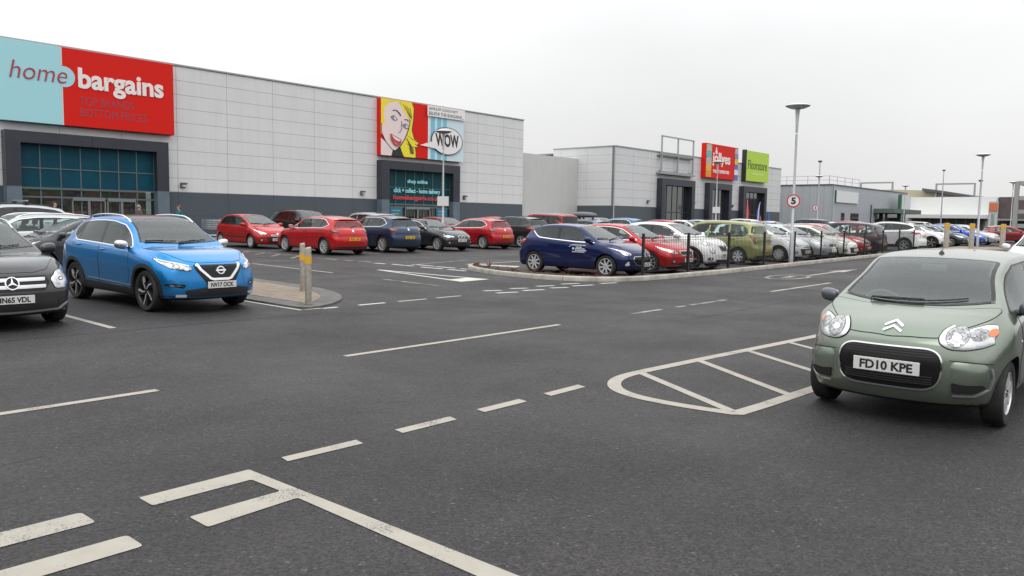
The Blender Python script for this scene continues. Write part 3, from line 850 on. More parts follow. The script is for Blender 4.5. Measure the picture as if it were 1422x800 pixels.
def gen(L, W, H, r, xf, xr, xc, zc, zn, xa, xe, ze, xg, zg, bf, br, rear, pillars, pnt, ws_mid=.5, tailz=None, **k):
    """a car from its main measurements; rear = (x, z) points of the glass-house end from bottom to top"""
    h = L/2; P = dict(L=L, W=W, H=H, gc=k.get('gc', .19), xf=xf, xr=xr, r=r, tw=k.get('tw', .205), paint=pnt, inset=k.get('inset', .03))
    tz = tailz or zg-.12; zm = zc+(H-.045-zc)*.56
    P['top'] = [(h, zn-.07), (h-.09, zn), (h-.32, zn+(zc-zn)*.42), ((h-.3+xc)/2, zn+(zc-zn)*.74), (xc+.10, zc-.025), (xc-.04, zc+.045), (xc+(xa-xc)*.5, zm), (xa, H-.055), (xa-.30, H-.014), (xa-.75, H), ((xe+xa-.75)/2, H-.012*(1 if ze > H-.06 else 2)), (xe, ze), (xg, zg), ((xg-h)/2, (zg+tz)/2+.03), (-h, tz-.03)]
    P['belt'] = [(h, zn-.17), (h-.35, zn-.055), (xc+.2, bf-.07), (xc-.1, bf-.025), (0, (bf+br)/2-.03), (xr, br-.03), (-h+.2, br-.05), (-h, tz-.12)]
    P['nose'] = k.get('nose', [(.15, .09), (.25, .03), (.36, 0), (.50, .0), (.62, .03), (.72, .07), (.85, .13)])
    P['tail'] = k.get('tail', [(.15, .10), (.3, .02), (.5, 0), (.62, .01), (.72, .05), (.9, .06), (1.3, .06)])
    P['bow'] = k.get('bow', (.26, .14)); P['tum'] = k.get('tum', .70); P['flare'] = k.get('flare', .016); P['crease'] = k.get('crease', .62)
    P['plan'] = k.get('plan', [(-h, .90), (-h*.72, .975), (-h*.3, 1), (h*.35, 1), (h*.7, .975), (h, .90)])
    tp = curve(P['top'])
    def bl(x): return bf+(br-bf)*(xc-x)/(xc-xr)
    fx = xc-.13; up = k.get('dlotop', .108)
    dl = [(fx, bl(fx)+.012)]+[(x, bl(x)) for x in (fx-.5, fx-1.1) if x > rear[0][0]+.2]+list(rear)
    xt = [x for x in np.linspace(rear[-1][0]+.15, xa+.05, 5)]
    dl += [(x, tp(x)-up+.012*0) for x in xt]
    for t in (.25, .5, .75): 
        x = xa+.05+(fx-xa-.05)*t; zz = tp(x)-up-.012; dl.append((x, max(zz, bl(x)+.03)))
    P['dlo'] = dl; P['pillars'] = pillars
    P['ws'] = (xc, xa); P['wsm'] = k.get('wsm', .05); P['wsbow'] = k.get('wsbow', .09)
    zrt = k.get('rwtop', ze-.10); zrb = k.get('rwbot', zg+.03)
    wb = W/2*k.get('rwb', .70); wt = W/2*k.get('rwt', .60)
    P['rw'] = [(wb*.6, zrb-.01), (wb, zrb+.015), (wt, zrt), (wt*.5, zrt+.012)]
    P['rwdepth'] = max(.55, h+xe+.35) if xe < 0 else .9
    P['rwdir'] = k.get('rwdir', (1, 0, -.5))
    # doors
    zs = k.get('sill', .31); xB = pillars[0][0]; f3 = k.get('three', False)
    P['doors'] = [[(fx-.02, bf-.035), (fx+.02, .62), (fx-.06, .42), (fx-.20, zs), (xB, zs), (xB, bl(xB)-.035)]]
    P['handles'] = [(xB+.13, bl(xB)-.11)]
    if not f3:
        Ra = r+.10; xe2 = xr+Ra+.02
        P['doors'].append([(xB-.012, bl(xB)-.035), (xB-.012, zs), (xe2+.12, zs), (xe2+.02, .42), (xr+Ra*.62, .36+Ra*.72), (xr+.06, .72), (xr+.0, bl(xr)-.03)])
        P['handles'].append((xr+.22, bl(xr)-.10))
    P['bonnet'] = [(h-.115, .0), (h-.14, .30), (h-.24, .50), ((h+xc)/2, W/2*.80), (xc+.02, W/2*.83), (xc+.07, .4), (xc+.08, 0)]
    P['tailgate'] = [(.50, .45), (W/2*.70, zg-.22), (W/2*.74, zg), (W/2*.62, ze-.03)]
    P['mirror'] = (fx-.08, bf+.005)
    P['plate_f'] = (k.get('pf', .42), k.get('reg', '#')); P['plate_r'] = (k.get('pr', .62), k.get('reg', '#'))
    P['wiper'] = k.get('wiper', True)
    # --- details
    D = []; hl = k.get('hl'); hd = (-.85, -.55, -.2); z0 = zn-.10
    if hl is None: hl = [('F', .42, z0-.06), ('F', .55, z0-.09), ('F', .70, z0-.04), ('S', h-.52, z0+.09), ('S', h-.60, z0+.13), ('F', .66, z0+.075), ('F', .46, z0+.02)]
    D.append(('headlight', hl, hd, LAMP, dict(mirror=True, rim=.008, off=.005, bulge=.008, rnd=.03)))
    c = k.get('hlc', (.60, z0-.01)); 
    D.append(('lamp_lens', ell('F', c[0], c[1], .040, .030), hd, LAMPD, dict(mirror=True, off=.014, on='headlight', skirt=.002, cell=.03)))
    D.append(('lamp_bulb', ell('F', c[0], c[1], .020, .015), hd, CHROME, dict(mirror=True, off=.017, on='headlight', skirt=.002, cell=.03)))
    g = k.get('grille', [(-.42, z0+.0), (.42, z0+.0), (.36, z0-.12), (-.36, z0-.12)])
    g = round_poly(g, .03, 3)
    D.append(('grille', T_('F', g), (-1, 0, 0), k.get('grillemat', GLOSSB), dict(off=.006, cell=.04)))
    if k.get('gtrim', True): D.append(('grille_surround', T_('F', offset_poly(g, -.008)), (-1, 0, 0), k.get('gtrimmat', CHROME), dict(off=.011, ring=.012, skirt=.008)))
    it = k.get('intake', [(-.50, .36), (.50, .36), (.44, .24), (-.44, .24)])
    D.append(('lower_intake', T_('F', round_poly(it, .04, 3)), (-1, 0, 0), BLACK, dict(off=.006, cell=.04)))
    D.append(('fog_light', T_('F', round_poly(k.get('fog', [(.58, .42), (.72, .44), (.74, .34), (.60, .33)]), .03, 3)), hd, k.get('fogmat', BLACK), dict(mirror=True, off=.006, rim=.006)))
    if k.get('foglens', True): D.append(('fog_lens', ell('F', .655, .385, .032, .032), hd, LAMPW, dict(mirror=True, off=.010, on='fog_light', skirt=.003, cell=.03)))
    tl = k.get('tl', [('R', W/2-.28, zg-.10), ('R', W/2-.26, zg-.24), ('S', -h+.28, zg-.22), ('S', -h+.24, zg-.04), ('R', W/2-.2, zg-.02)])
    D.append(('tail_light', tl, (.75, -.65, 0), k.get('tlmat', RED), dict(mirror=True, rim=.006, bulge=.010, rnd=.025, off=.005)))
    D.append(('bumper_insert', T_('R', [(-W/2+.12, .34), (W/2-.12, .34), (W/2-.16, .21), (-W/2+.16, .21)]), (1, 0, 0), BLACK, dict(off=.006, cell=.07)))
    if k.get('nbadge', True): D.append(('badge', ell('F', 0, z0-.04, .042, .042), (-1, 0, 0), BADGE, dict(off=.020, skirt=.012, bulge=.005, cell=.03)))
    D.append(('rear_badge', ell('R', 0, zg-.09, .045, .045), (1, 0, 0), BADGE, dict(off=.010, skirt=.006, bulge=.006, cell=.03)))
    D.append(('bumper_seam', T_('R', stroke([(-W/2+.08, .60), (-.5, .56), (.5, .56), (W/2-.08, .60)], .007)), (1, 0, 0), SEAM, dict(off=.002, skirt=.002)))
    if k.get('clad'):
        cw = k['clad']
        for xa_ in (xf, xr): D.append(('arch_cladding', arch_ring(P, xa_, cw), (0, -1, 0), BLACK, dict(mirror=True, off=.012, cell=.04, skirt=.010)))
        Rc = r+.055; D.append(('sill_cladding', side_poly(*round_poly([(xf-Rc, .21), (xr+Rc, .21), (xr+Rc+.01, .33), (xr+Rc+.12, .40), (xf-Rc-.12, .36), (xf-Rc-.01, .33)], .02, 2)), (0, -1, 0), BLACK, dict(mirror=True, off=.010, cell=.05, skirt=.008)))
        D.append(('bumper_lip', T_('F', [(-W/2+.06, .30), (W/2-.06, .30), (W/2-.12, .20), (-W/2+.12, .20)]), (-1, 0, 0), BLACK, dict(off=.010, cell=.05)))
    else:
        D.append(('sill_trim', side_poly((xf-r-.09, .215), (xr+r+.09, .215), (xr+r+.09, .245), (xf-r-.09, .245)), (0, -1, 0), BLACK, dict(mirror=True, off=.004)))
        if k.get('rub'):
            zr_ = k['rub']; D.append(('side_moulding', side_poly((fx-.12, zr_), (xr+r+.12, zr_+.01), (xr+r+.12, zr_+.055), (fx-.12, zr_+.045)), (0, -1, 0), BLACK, dict(mirror=True, off=.008, bulge=.006)))
    # tailgate spoiler
    if k.get('spoiler', True):
        def sp(root, s, xe=xe, wt=wt):
            bm = bmesh.new(); pts = []
            wv = wt*1.02; rows = []
            for i in range(9):
                y = -wv+2*wv*i/8; p = s.tp(xe+.10, y); q = s.tp(xe+.0, y); dx = .10*(1-(y/wv)**2*.35)
                rows.append([bm.verts.new(p+Vector((0, 0, .002))), bm.verts.new(q+Vector((-dx, 0, .004))), bm.verts.new(q+Vector((-dx, 0, -.014))), bm.verts.new(p+Vector((0, 0, -.03)))])
            for A, B in zip(rows, rows[1:]):
                for j in range(4): bm.faces.new((A[j], A[(j+1) % 4], B[(j+1) % 4], B[j]))
            bm.faces.new(rows[0][::-1]); bm.faces.new(rows[-1]); bmesh.ops.recalc_face_normals(bm, faces=bm.faces)
            bm_obj('spoiler', bm, [s.P['paint']], root, 40)
        P['extra'] = [sp]
    def rwip(root, s):
        bm = bmesh.new(); a = s.rr(-.02, zrb+.0); pts = [s.rr(-.02-.30*t, zrb+.02+.05*t)+Vector((-.018, 0, 0)) for t in (0, .3, .6, 1)]
        polytube(bm, pts, .010, 6); ellipsoid(bm, (a.x-.012, a.y, a.z), (.02, .035, .02), 10, 6); bm_obj('rear_wiper', bm, [BLACK], root, 50)
    P.setdefault('extra', []).append(rwip)
    P['drapes'] = D+k.get('more', [])
    for q in ('chrome', 'privacy', 'rails', 'spokes', 'wstyle', 'aerial', 'mirrormat', 'hi', 'res', 'cell', 'mirsize', 'pillmat'):
        if q in k: P[q] = k[q]
    return P

def ring_badge(y0, z0, r, w, n=20):
    return ell('F', y0, z0, r, r, n)

def crossover_car():
    h = 2.19
    hl = [('F', .455, .765), ('F', .47, .70), ('F', .60, .705), ('F', .74, .735), ('S', 1.62, .83), ('S', 1.50, .895), ('S', 1.53, .915), ('F', .80, .865), ('F', .62, .81)]
    more = []
    V = [(-.40, .80), (-.35, .80), (-.16, .61), (.16, .61), (.35, .80), (.40, .80), (.40, .79), (.185, .565), (-.185, .565), (-.40, .79)]
    more.append(('grille_blade', T_('F', stroke([(-.385, .805), (-.335, .725), (-.185, .575), (-.13, .560), (.13, .560), (.185, .575), (.335, .725), (.385, .805)], .040)), (-1, 0, 0), CHROME, dict(off=.018, skirt=.012, cell=.02)))
    more.append(('badge_ring', ell('F', 0, .705, .072, .066, 24), (-1, 0, 0), BADGE, dict(off=.022, ring=.016, skirt=.012, cell=.03)))
    more.append(('badge_bar', T_('F', [(-.085, .692), (.085, .692), (.085, .718), (-.085, .718)]), (-1, 0, 0), BADGE, dict(off=.028, skirt=.014, cell=.03)))
    more.append(('daytime_strip', [('F', .50, .785), ('F', .66, .83), ('F', .80, .885), ('S', 1.54, .93), ('S', 1.56, .915), ('F', .81, .868), ('F', .66, .812), ('F', .50, .768)], (-.85, -.55, -.2), LAMPW, dict(mirror=True, off=.020, on='headlight', skirt=.004, cell=.03)))
    more.append(('lamp_cell', ell('F', .54, .735, .035, .026), (-.85, -.55, -.2), CHROME, dict(mirror=True, off=.018, on='headlight', skirt=.003, cell=.03)))
    more.append(('fog_blade', T_('F', stroke([(.60, .445), (.63, .46), (.78, .475)], .022)), (-.85, -.5, 0), CHROME, dict(mirror=True, off=.016, skirt=.010, cell=.03)))
    more.append(('fog_lens_low', T_('F', round_poly([(.56, .315), (.70, .32), (.70, .285), (.56, .28)], .01, 2)), (-.85, -.5, 0), LAMPW, dict(mirror=True, off=.018, skirt=.010, cell=.03)))
    more.append(('door_strip', side_poly((.86, .405), (-.72, .445), (-.72, .46), (.86, .42)), (0, -1, 0), SATIN, dict(mirror=True, off=.018, skirt=.010)))
    pn = paint('ocean_blue', (.003, .215, .56), .62, .28, .45)
    def pano(root, s):
        pl = [(.38, .50), (-.75, .50), (-.75, -.50), (.38, -.50)]
        patch(s, 'roof_glass', [s.tp(x, y) for x, y in round_poly(pl, .06, 3)], (0, 0, -1), GLOSSB, off=.004, cell=.06, parent=root)
    P = gen(4.38, 1.81, 1.585, .345, 1.31, -1.335, .93, 1.075, .885, .20, -1.60, 1.46, -1.98, 1.10, 1.035, 1.13,
            [(-1.25, 1.12), (-1.50, 1.22), (-1.56, 1.30), (-1.36, 1.415)], [(-.30, -.36), (-1.17, -1.22)], pn, hi=True, res=.042, cell=.04, gc=.22, clad=.062,
            chrome=CHROME, privacy=True, hl=hl, hlc=(.66, .772), grille=[(-.45, .80), (.45, .80), (.40, .70), (.26, .50), (.22, .40), (-.22, .40), (-.26, .50), (-.40, .70)], nbadge=False, foglens=False, gtrim=False, grillemat=GLOSSB, intake=[(-.60, .385), (-.30, .43), (.30, .43), (.60, .385), (.55, .30), (-.55, .30)],
            fog=[(.56, .485), (.80, .50), (.82, .47), (.60, .42)], fogmat=GLOSSB, rails=(.30, -1.45, .045, CHROME), spokes=5, wstyle='cut', tw=.225, pf=.47, reg='NV17 OCK', more=more, mirrormat=SATIN, mirsize=.92, tum=.695, wsm=.045, flare=.022,
            nose=[(.18, .08), (.28, .02), (.40, 0), (.52, .01), (.66, .035), (.78, .06), (.90, .13)], bow=(.34, .14), sill=.36)
    P['mirror'] = (.70, 1.04)
    P['extra'].append(pano)
    return P

def compact_suv():
    more = []; gz_ = .64
    for z in (.70, .605): more.append(('grille_bar', T_('F', round_poly([(-.42, z-.024), (.42, z-.024), (.43, z+.022), (-.43, z+.022)], .01, 2)), (-1, 0, 0), SATIN, dict(off=.020, skirt=.014, bulge=.006, cell=.03)))
    more.append(('badge_disc', ell('F', 0, .653, .078, .078, 28), (-1, 0, 0), GLOSSB, dict(off=.026, skirt=.020, cell=.03)))
    more.append(('badge_ring', ell('F', 0, .653, .084, .084, 28), (-1, 0, 0), BADGE, dict(off=.034, ring=.011, skirt=.012, cell=.03)))
    for a in (90, 210, 330):
        t = math.radians(a); n = (-math.sin(t), math.cos(t)); tip = (.080*math.cos(t), .080*math.sin(t)); w = .014
        more.append(('badge_star', [('F', -n[0]*w, .653-n[1]*w), ('F', tip[0], .653+tip[1]), ('F', n[0]*w, .653+n[1]*w), ('F', -math.cos(t)*.012, .653-math.sin(t)*.012)], (-1, 0, 0), BADGE, dict(off=.036, skirt=.008, cell=.02)))
    more.append(('bumper_blade', T_('F', stroke([(-.78, .36), (-.60, .275), (0, .262), (.60, .275), (.78, .36)], .026)), (-1, 0, 0), SATIN, dict(off=.014, skirt=.008, cell=.03)))
    hl = [('F', .50, .70), ('F', .56, .56), ('F', .70, .55), ('F', .80, .62), ('S', 1.70, .80), ('S', 1.56, .88), ('F', .74, .83), ('F', .60, .80)]
    pn = paint('mountain_grey', (.045, .046, .050), .55, .30, .5)
    P = gen(4.42, 1.80, 1.50, .34, 1.36, -1.34, .90, 1.035, .87, .15, -1.62, 1.38, -2.02, 1.02, 1.0, 1.06,
            [(-1.35, 1.06), (-1.55, 1.16), (-1.35, 1.34)], [(-.28, -.34), (-1.15, -1.2)], pn, hi=True, res=.045, cell=.045, gc=.20, clad=.045, chrome=CHROME, hl=hl, hlc=(.66, .69),
            grille=[(-.44, .75), (.44, .75), (.50, .66), (.42, .545), (-.42, .545), (-.50, .66)], nbadge=False, foglens=False, gtrim=False, intake=[(-.55, .44), (.55, .44), (.58, .30), (-.58, .30)],
            fog=[(.60, .42), (.76, .44), (.78, .37), (.60, .33)], pf=.44, reg='MN65 VDL', more=more, spokes=5, wstyle='split', rails=(.3, -1.4, .04, SATIN), bow=(.30, .14))
    return P

def small_hatch(pn=None, reg='#'):
    pn = pn or paint('deep_blue', (.004, .012, .080), .45, .28, .3); h = 2.02
    hl = [('F', .52, .66), ('F', .60, .61), ('F', .72, .63), ('S', 1.55, .745), ('S', 1.20, .83), ('S', 1.20, .845), ('F', .70, .79), ('F', .58, .72)]
    P = gen(4.04, 1.735, 1.475, .31, 1.20, -1.29, .88, 1.0, .80, .12, -1.42, 1.36, -1.80, 1.01, .975, 1.10,
            [(-1.12, 1.075), (-1.36, 1.20), (-1.42, 1.255), (-1.25, 1.31)], [(-.42, -.48)], pn, hi=True, res=.045, cell=.045, three=True, hl=hl, hlc=(.63, .675),
            grille=[(-.46, .60), (.46, .60), (.52, .50), (.38, .36), (-.38, .36), (-.52, .50)], intake=[(-.45, .29), (.45, .29), (.42, .23), (-.42, .23)], pf=.37, reg=reg,
            fog=[(.62, .47), (.68, .47), (.74, .36), (.66, .33)], fogmat=LAMPW, spokes=8, wstyle='plain', bow=(.34, .14),
            tl=[('R', .54, 1.0), ('R', .58, .84), ('S', -1.74, .84), ('S', -1.58, .95), ('S', -1.60, 1.0), ('S', -1.72, 1.0)],
            more=[('beltline_trim', side_poly(*stroke([(.80, .955), (.2, .965), (-.6, 1.015), (-1.10, 1.055), (-1.22, 1.11), (-1.40, 1.235)], .020)), (0, -1, 0), CHROME, dict(mirror=True, off=.010, skirt=.008, cell=.04))])
    return P

def family_hatch():
    hl = [('F', .48, .64), ('F', .60, .60), ('F', .72, .64), ('S', 1.60, .76), ('S', 1.38, .86), ('F', .74, .79), ('F', .60, .73)]
    return gen(4.40, 1.81, 1.50, .325, 1.27, -1.40, .92, 1.01, .80, .10, -1.62, 1.37, -2.0, 1.02, .985, 1.06,
            [(-1.30, 1.05), (-1.56, 1.16), (-1.30, 1.325)], [(-.30, -.36), (-1.12, -1.18)], paint('bright_red', (.45, .004, .006), .25, .30, .2), chrome=CHROME, hl=hl, hlc=(.62, .67), spokes=10, wstyle='multi',
            bow=(.32, .20), tl=[('R', .50, .97), ('R', .62, .84), ('S', -1.88, .86), ('S', -1.72, .95), ('S', -1.76, 1.0)], tlmat=REDD, rwb=.76, rwt=.58, plan=[(-2.2, .88), (-1.6, .985), (-1.2, 1.0), (.8, 1), (1.5, .975), (2.2, .90)])

def supermini():
    hl = [('F', .42, .66), ('F', .55, .60), ('F', .68, .62), ('S', 1.60, .70), ('S', 1.22, .86), ('S', 1.20, .88), ('F', .70, .80), ('F', .55, .73)]
    return gen(4.03, 1.72, 1.47, .305, 1.18, -1.36, .98, 1.0, .78, .10, -1.55, 1.36, -1.86, 1.0, .96, 1.02,
            [(-1.34, 1.02), (-1.46, 1.12), (-1.25, 1.31)], [(-.28, -.34), (-1.15, -1.17)], paint('flame_red', (.44, .007, .006), .25, .30, .25), hl=hl, hlc=(.60, .665), spokes=9, wstyle='cover', rub=.46,
            grille=[(-.30, .60), (.30, .60), (.26, .56), (-.26, .56)], intake=[(-.50, .52), (.50, .52), (.40, .28), (-.40, .28)], bow=(.36, .14), pf=.40)

def executive_hatch():
    hl = [('F', .40, .66), ('F', .45, .60), ('F', .68, .60), ('F', .78, .65), ('S', 1.72, .74), ('S', 1.62, .76), ('F', .72, .71), ('F', .5, .69)]
    more = []
    for sg in (-1, 1): more.append(('kidney', T_('F', round_poly([(sg*.02, .69), (sg*.20, .68), (sg*.19, .58), (sg*.04, .57)], .03, 3)), (-1, 0, 0), GLOSSB, dict(off=.012, rim=.012, rim_mat=CHROME)))
    return gen(4.23, 1.75, 1.42, .315, 1.36, -1.30, .70, .985, .76, -.10, -1.55, 1.31, -1.92, .98, .95, .98,
            [(-1.25, .985), (-1.42, 1.07), (-1.22, 1.255)], [(-.38, -.44)], paint('graphite', (.035, .037, .042), .5, .3, .3), hl=hl, hlc=(.56, .64), spokes=10, wstyle='multi',
            grille=[(-.22, .68), (.22, .68), (.20, .58), (-.20, .58)], nbadge=False, gtrim=False, intake=[(-.40, .42), (.40, .42), (.36, .27), (-.36, .27)], more=more, chrome=CHROME, pf=.48)

def family_suv():
    hl = [('F', .48, .82), ('F', .55, .74), ('F', .72, .76), ('S', 1.75, .88), ('S', 1.50, .98), ('F', .76, .92), ('F', .60, .87)]
    return gen(4.52, 1.84, 1.69, .355, 1.34, -1.35, 1.02, 1.17, .96, .30, -1.62, 1.57, -2.02, 1.17, 1.13, 1.24,
            [(-1.50, 1.24), (-1.80, 1.36), (-1.55, 1.47)], [(-.24, -.30), (-1.12, -1.18)], paint('polar_white', (.72, .73, .73), 0, .35, .3), hl=hl, hlc=(.64, .80), gc=.23, clad=.05, privacy=True,
            spokes=5, wstyle='split', rails=(.35, -1.5, .04, BLACK), grille=[(-.42, .78), (.42, .78), (.34, .62), (-.34, .62)], pf=.50, pr=.86, rwb=.72,
            tl=[('R', .50, 1.10), ('R', .56, .99), ('S', -1.92, .98), ('S', -1.66, 1.06), ('S', -1.80, 1.10)], sill=.38)

def people_carrier():
    hl = [('F', .50, .74), ('F', .56, .64), ('F', .72, .66), ('S', 1.78, .76), ('S', 1.58, .88), ('F', .72, .83)]
    return gen(4.32, 1.74, 1.64, .31, 1.28, -1.41, 1.12, 1.06, .86, .35, -1.80, 1.52, -2.06, 1.12, 1.0, 1.04,
            [(-1.56, 1.05), (-1.72, 1.18), (-1.66, 1.34), (-1.45, 1.475)], [(-.12, -.16), (-1.00, -.98)], paint('lime_gold', (.27, .285, .115), .4, .36, .4), pillmat=paint('lime_gold', (.27, .285, .115), .4, .36, .4), hl=hl, hlc=(.62, .72), spokes=7, wstyle='cover',
            rub=.50, rwdir=(1, 0, -.2), rwb=.78, rwt=.68, tum=.74, bow=(.30, .10), dlotop=.13, pr=.55,
            tl=[('R', .66, .78), ('R', .74, .80), ('R', .74, 1.06), ('R', .70, 1.10), ('R', .66, 1.04)], tlmat=REDD, spoiler=False)

def tall_carrier():
    return gen(4.24, 1.80, 1.72, .32, 1.28, -1.35, 1.15, 1.14, .92, .45, -1.92, 1.66, -2.07, 1.20, 1.08, 1.12,
            [(-1.70, 1.12), (-1.80, 1.25), (-1.78, 1.45), (-1.55, 1.58)], [(-.05, -.08), (-.98, -.98)], paint('orange_red', (.34, .020, .014), .15, .35, .3), privacy=True, rwdir=(1, 0, -.1), rwb=.80, rwt=.72, tum=.78, bow=(.24, .08),
            spokes=5, wstyle='plain', rails=(.3, -1.7, .035, SATIN), tl=[('R', .74, 1.15), ('R', .76, .88), ('S', -2.0, .88), ('S', -1.96, 1.2), ('R', .74, 1.45)], spoiler=False, pr=.80)

def bubble_suv():
    hl = [('F', .50, .86), ('F', .60, .80), ('F', .72, .84), ('S', 1.52, .95), ('S', 1.20, 1.02), ('F', .72, .93)]
    rl = [ell('F', .56, .62, .095, .095, 18)]
    return gen(4.13, 1.765, 1.56, .345, 1.22, -1.31, .95, 1.10, .93, .15, -1.45, 1.44, -1.86, 1.10, 1.07, 1.16,
            [(-.95, 1.15), (-1.20, 1.24), (-1.30, 1.31), (-1.0, 1.39)], [(-.30, -.35)], paint('pearl_white', (.74, .74, .73), 0, .35, .2), hl=hl, hlc=(.62, .86), gc=.22, clad=.06, spokes=5, wstyle='cut', bow=(.36, .16),
            grille=[(-.30, .80), (.30, .80), (.18, .62), (-.18, .62)], gtrim=True, privacy=True, pf=.50,
            more=[('round_lamp', ell('F', .58, .645, .090, .088, 18), (-.85, -.5, 0), LAMP, dict(mirror=True, off=.010, rim=.007, rim_mat=LAMPD, bulge=.01))], tl=[('R', .52, 1.10), ('R', .62, .95), ('S', -1.70, .98), ('S', -1.45, 1.10), ('S', -1.60, 1.12)], sill=.38)

def estate_car():
    return gen(4.62, 1.80, 1.50, .325, 1.38, -1.32, .92, 1.02, .82, .15, -1.95, 1.40, -2.22, 1.02, .98, 1.03,
            [(-1.85, 1.03), (-1.98, 1.12), (-1.80, 1.33)], [(-.30, -.36), (-1.15, -1.18)], paint('silver', (.46, .48, .49), .55, .33, .3), chrome=CHROME, spokes=10, wstyle='multi', rails=(.25, -1.8, .04, CHROME), bow=(.30, .12))

def saloon_car():
    return gen(4.60, 1.78, 1.43, .32, 1.42, -1.35, .82, 1.0, .80, .0, -1.05, 1.33, -1.72, 1.04, .97, 1.0,
            [(-1.15, 1.0), (-1.28, 1.06), (-1.02, 1.25)], [(-.40, -.46)], paint('slate', (.10, .11, .13), .5, .32, .3), tailz=.98, rwbot=1.06, rwtop=1.28, rwdir=(.5, 0, -1), spoiler=False, spokes=9, wstyle='multi')

def panel_van():
    return gen(4.8, 1.92, 1.95, .33, 1.55, -1.45, 1.55, 1.25, 1.0, .95, -2.2, 1.90, -2.36, 1.30, 1.15, 1.18,
            [(.35, 1.18), (.32, 1.3), (.45, 1.72)], [], paint('van_white', (.70, .71, .72), 0, .4, .4), rwb=.78, rwt=.74, tum=.84, spokes=6, wstyle='cover', spoiler=False, rwdir=(1, 0, -.05), bow=(.2, .04), pr=.5) if False else None
# ------------------------------------------------------------------ ground
def gz(u, v): return .0085*min(max(0, v-8), 32)+.003*min(max(0, u-8), 72)
def gn(u, v):
    return Vector((-.003 if 8 < u < 80 else 0, -.0085 if 8 < v < 40 else 0, 1)).normalized()
def gmat(u, v, rz, dz=0.0):
    n = gn(u, v); q = Vector((0, 0, 1)).rotation_difference(n)
    return Matrix.Translation((u, v, gz(u, v)+dz)) @ q.to_matrix().to_4x4() @ Matrix.Rotation(rz, 4, 'Z')

def asphalt(name, base=.048, shift=0.0):
    if name in MATS: return MATS[name]
    m, nt, b = _new(name); N, Lk = nt.nodes, nt.links
    tc = N.new('ShaderNodeTexCoord')
    def noise(sc, det=4, rough=.6, vec=None):
        n = N.new('ShaderNodeTexNoise'); n.inputs['Scale'].default_value = sc; n.inputs['Detail'].default_value = det; n.inputs['Roughness'].default_value = rough
        Lk.new(vec or tc.outputs['Object'], n.inputs['Vector']); return n.outputs['Fac']
    def ramp(s, a, b_, lo, hi):
        r = N.new('ShaderNodeMapRange'); r.inputs[1].default_value = a; r.inputs[2].default_value = b_; r.inputs[3].default_value = lo; r.inputs[4].default_value = hi; Lk.new(s, r.inputs[0]); return r.outputs[0]
    def mul(a, c):
        r = N.new('ShaderNodeMath'); r.operation = 'MULTIPLY'; Lk.new(a, r.inputs[0]); Lk.new(c, r.inputs[1]); return r.outputs[0]
    big = ramp(noise(.35, 5), .3, .7, .74, 1.28); mid = ramp(noise(2.2, 6, .65), .25, .75, .86, 1.14)
    mp = N.new('ShaderNodeMapping'); mp.inputs['Scale'].default_value = (.10, 1.4, 1); Lk.new(tc.outputs['Object'], mp.inputs[0])
    streak = ramp(noise(1.0, 4, .6, mp.outputs[0]), .3, .7, .90, 1.10)
    vo = N.new('ShaderNodeTexVoronoi'); vo.inputs['Scale'].default_value = 72; Lk.new(tc.outputs['Object'], vo.inputs['Vector'])
    sx = N.new('ShaderNodeSeparateXYZ'); Lk.new(vo.outputs['Color'], sx.inputs[0])
    agg = mul(ramp(sx.outputs[0], 0, 1, .35, 1.75), ramp(noise(26, 3, .7), .3, .7, .72, 1.28))
    light = ramp(sx.outputs[1], .975, 1.0, 1.0, 3.2)
    v = mul(mul(mul(big, mid), mul(agg, light)), streak)
    # a few darker wet or oily marks and pale scuffs
    v = mul(v, ramp(noise(.9, 3, .5), .62, .74, 1.0, .82))
    v2 = N.new('ShaderNodeTexVoronoi'); v2.inputs['Scale'].default_value = 1.3; v2.inputs['Randomness'].default_value = 1; Lk.new(tc.outputs['Object'], v2.inputs['Vector'])
    v = mul(v, ramp(v2.outputs['Distance'], .0, .022, 2.6, 1.0))
    vc = N.new('ShaderNodeVectorMath'); vc.operation = 'SCALE'; vc.inputs[0].default_value = (base*1.07, base*.975, base*.96); Lk.new(v, vc.inputs['Scale'])
    Lk.new(vc.outputs[0], b.inputs['Base Color'])
    Lk.new(ramp(noise(.5, 5), .3, .72, .50, .74), b.inputs['Roughness'])
    bp = N.new('ShaderNodeBump'); bp.inputs['Strength'].default_value = .8; bp.inputs['Distance'].default_value = .012
    Lk.new(vo.outputs['Distance'], bp.inputs['Height']); Lk.new(bp.outputs[0], b.inputs['Normal'])
    b.inputs['Specular IOR Level'].default_value = .42
    MATS[name] = m
    return m

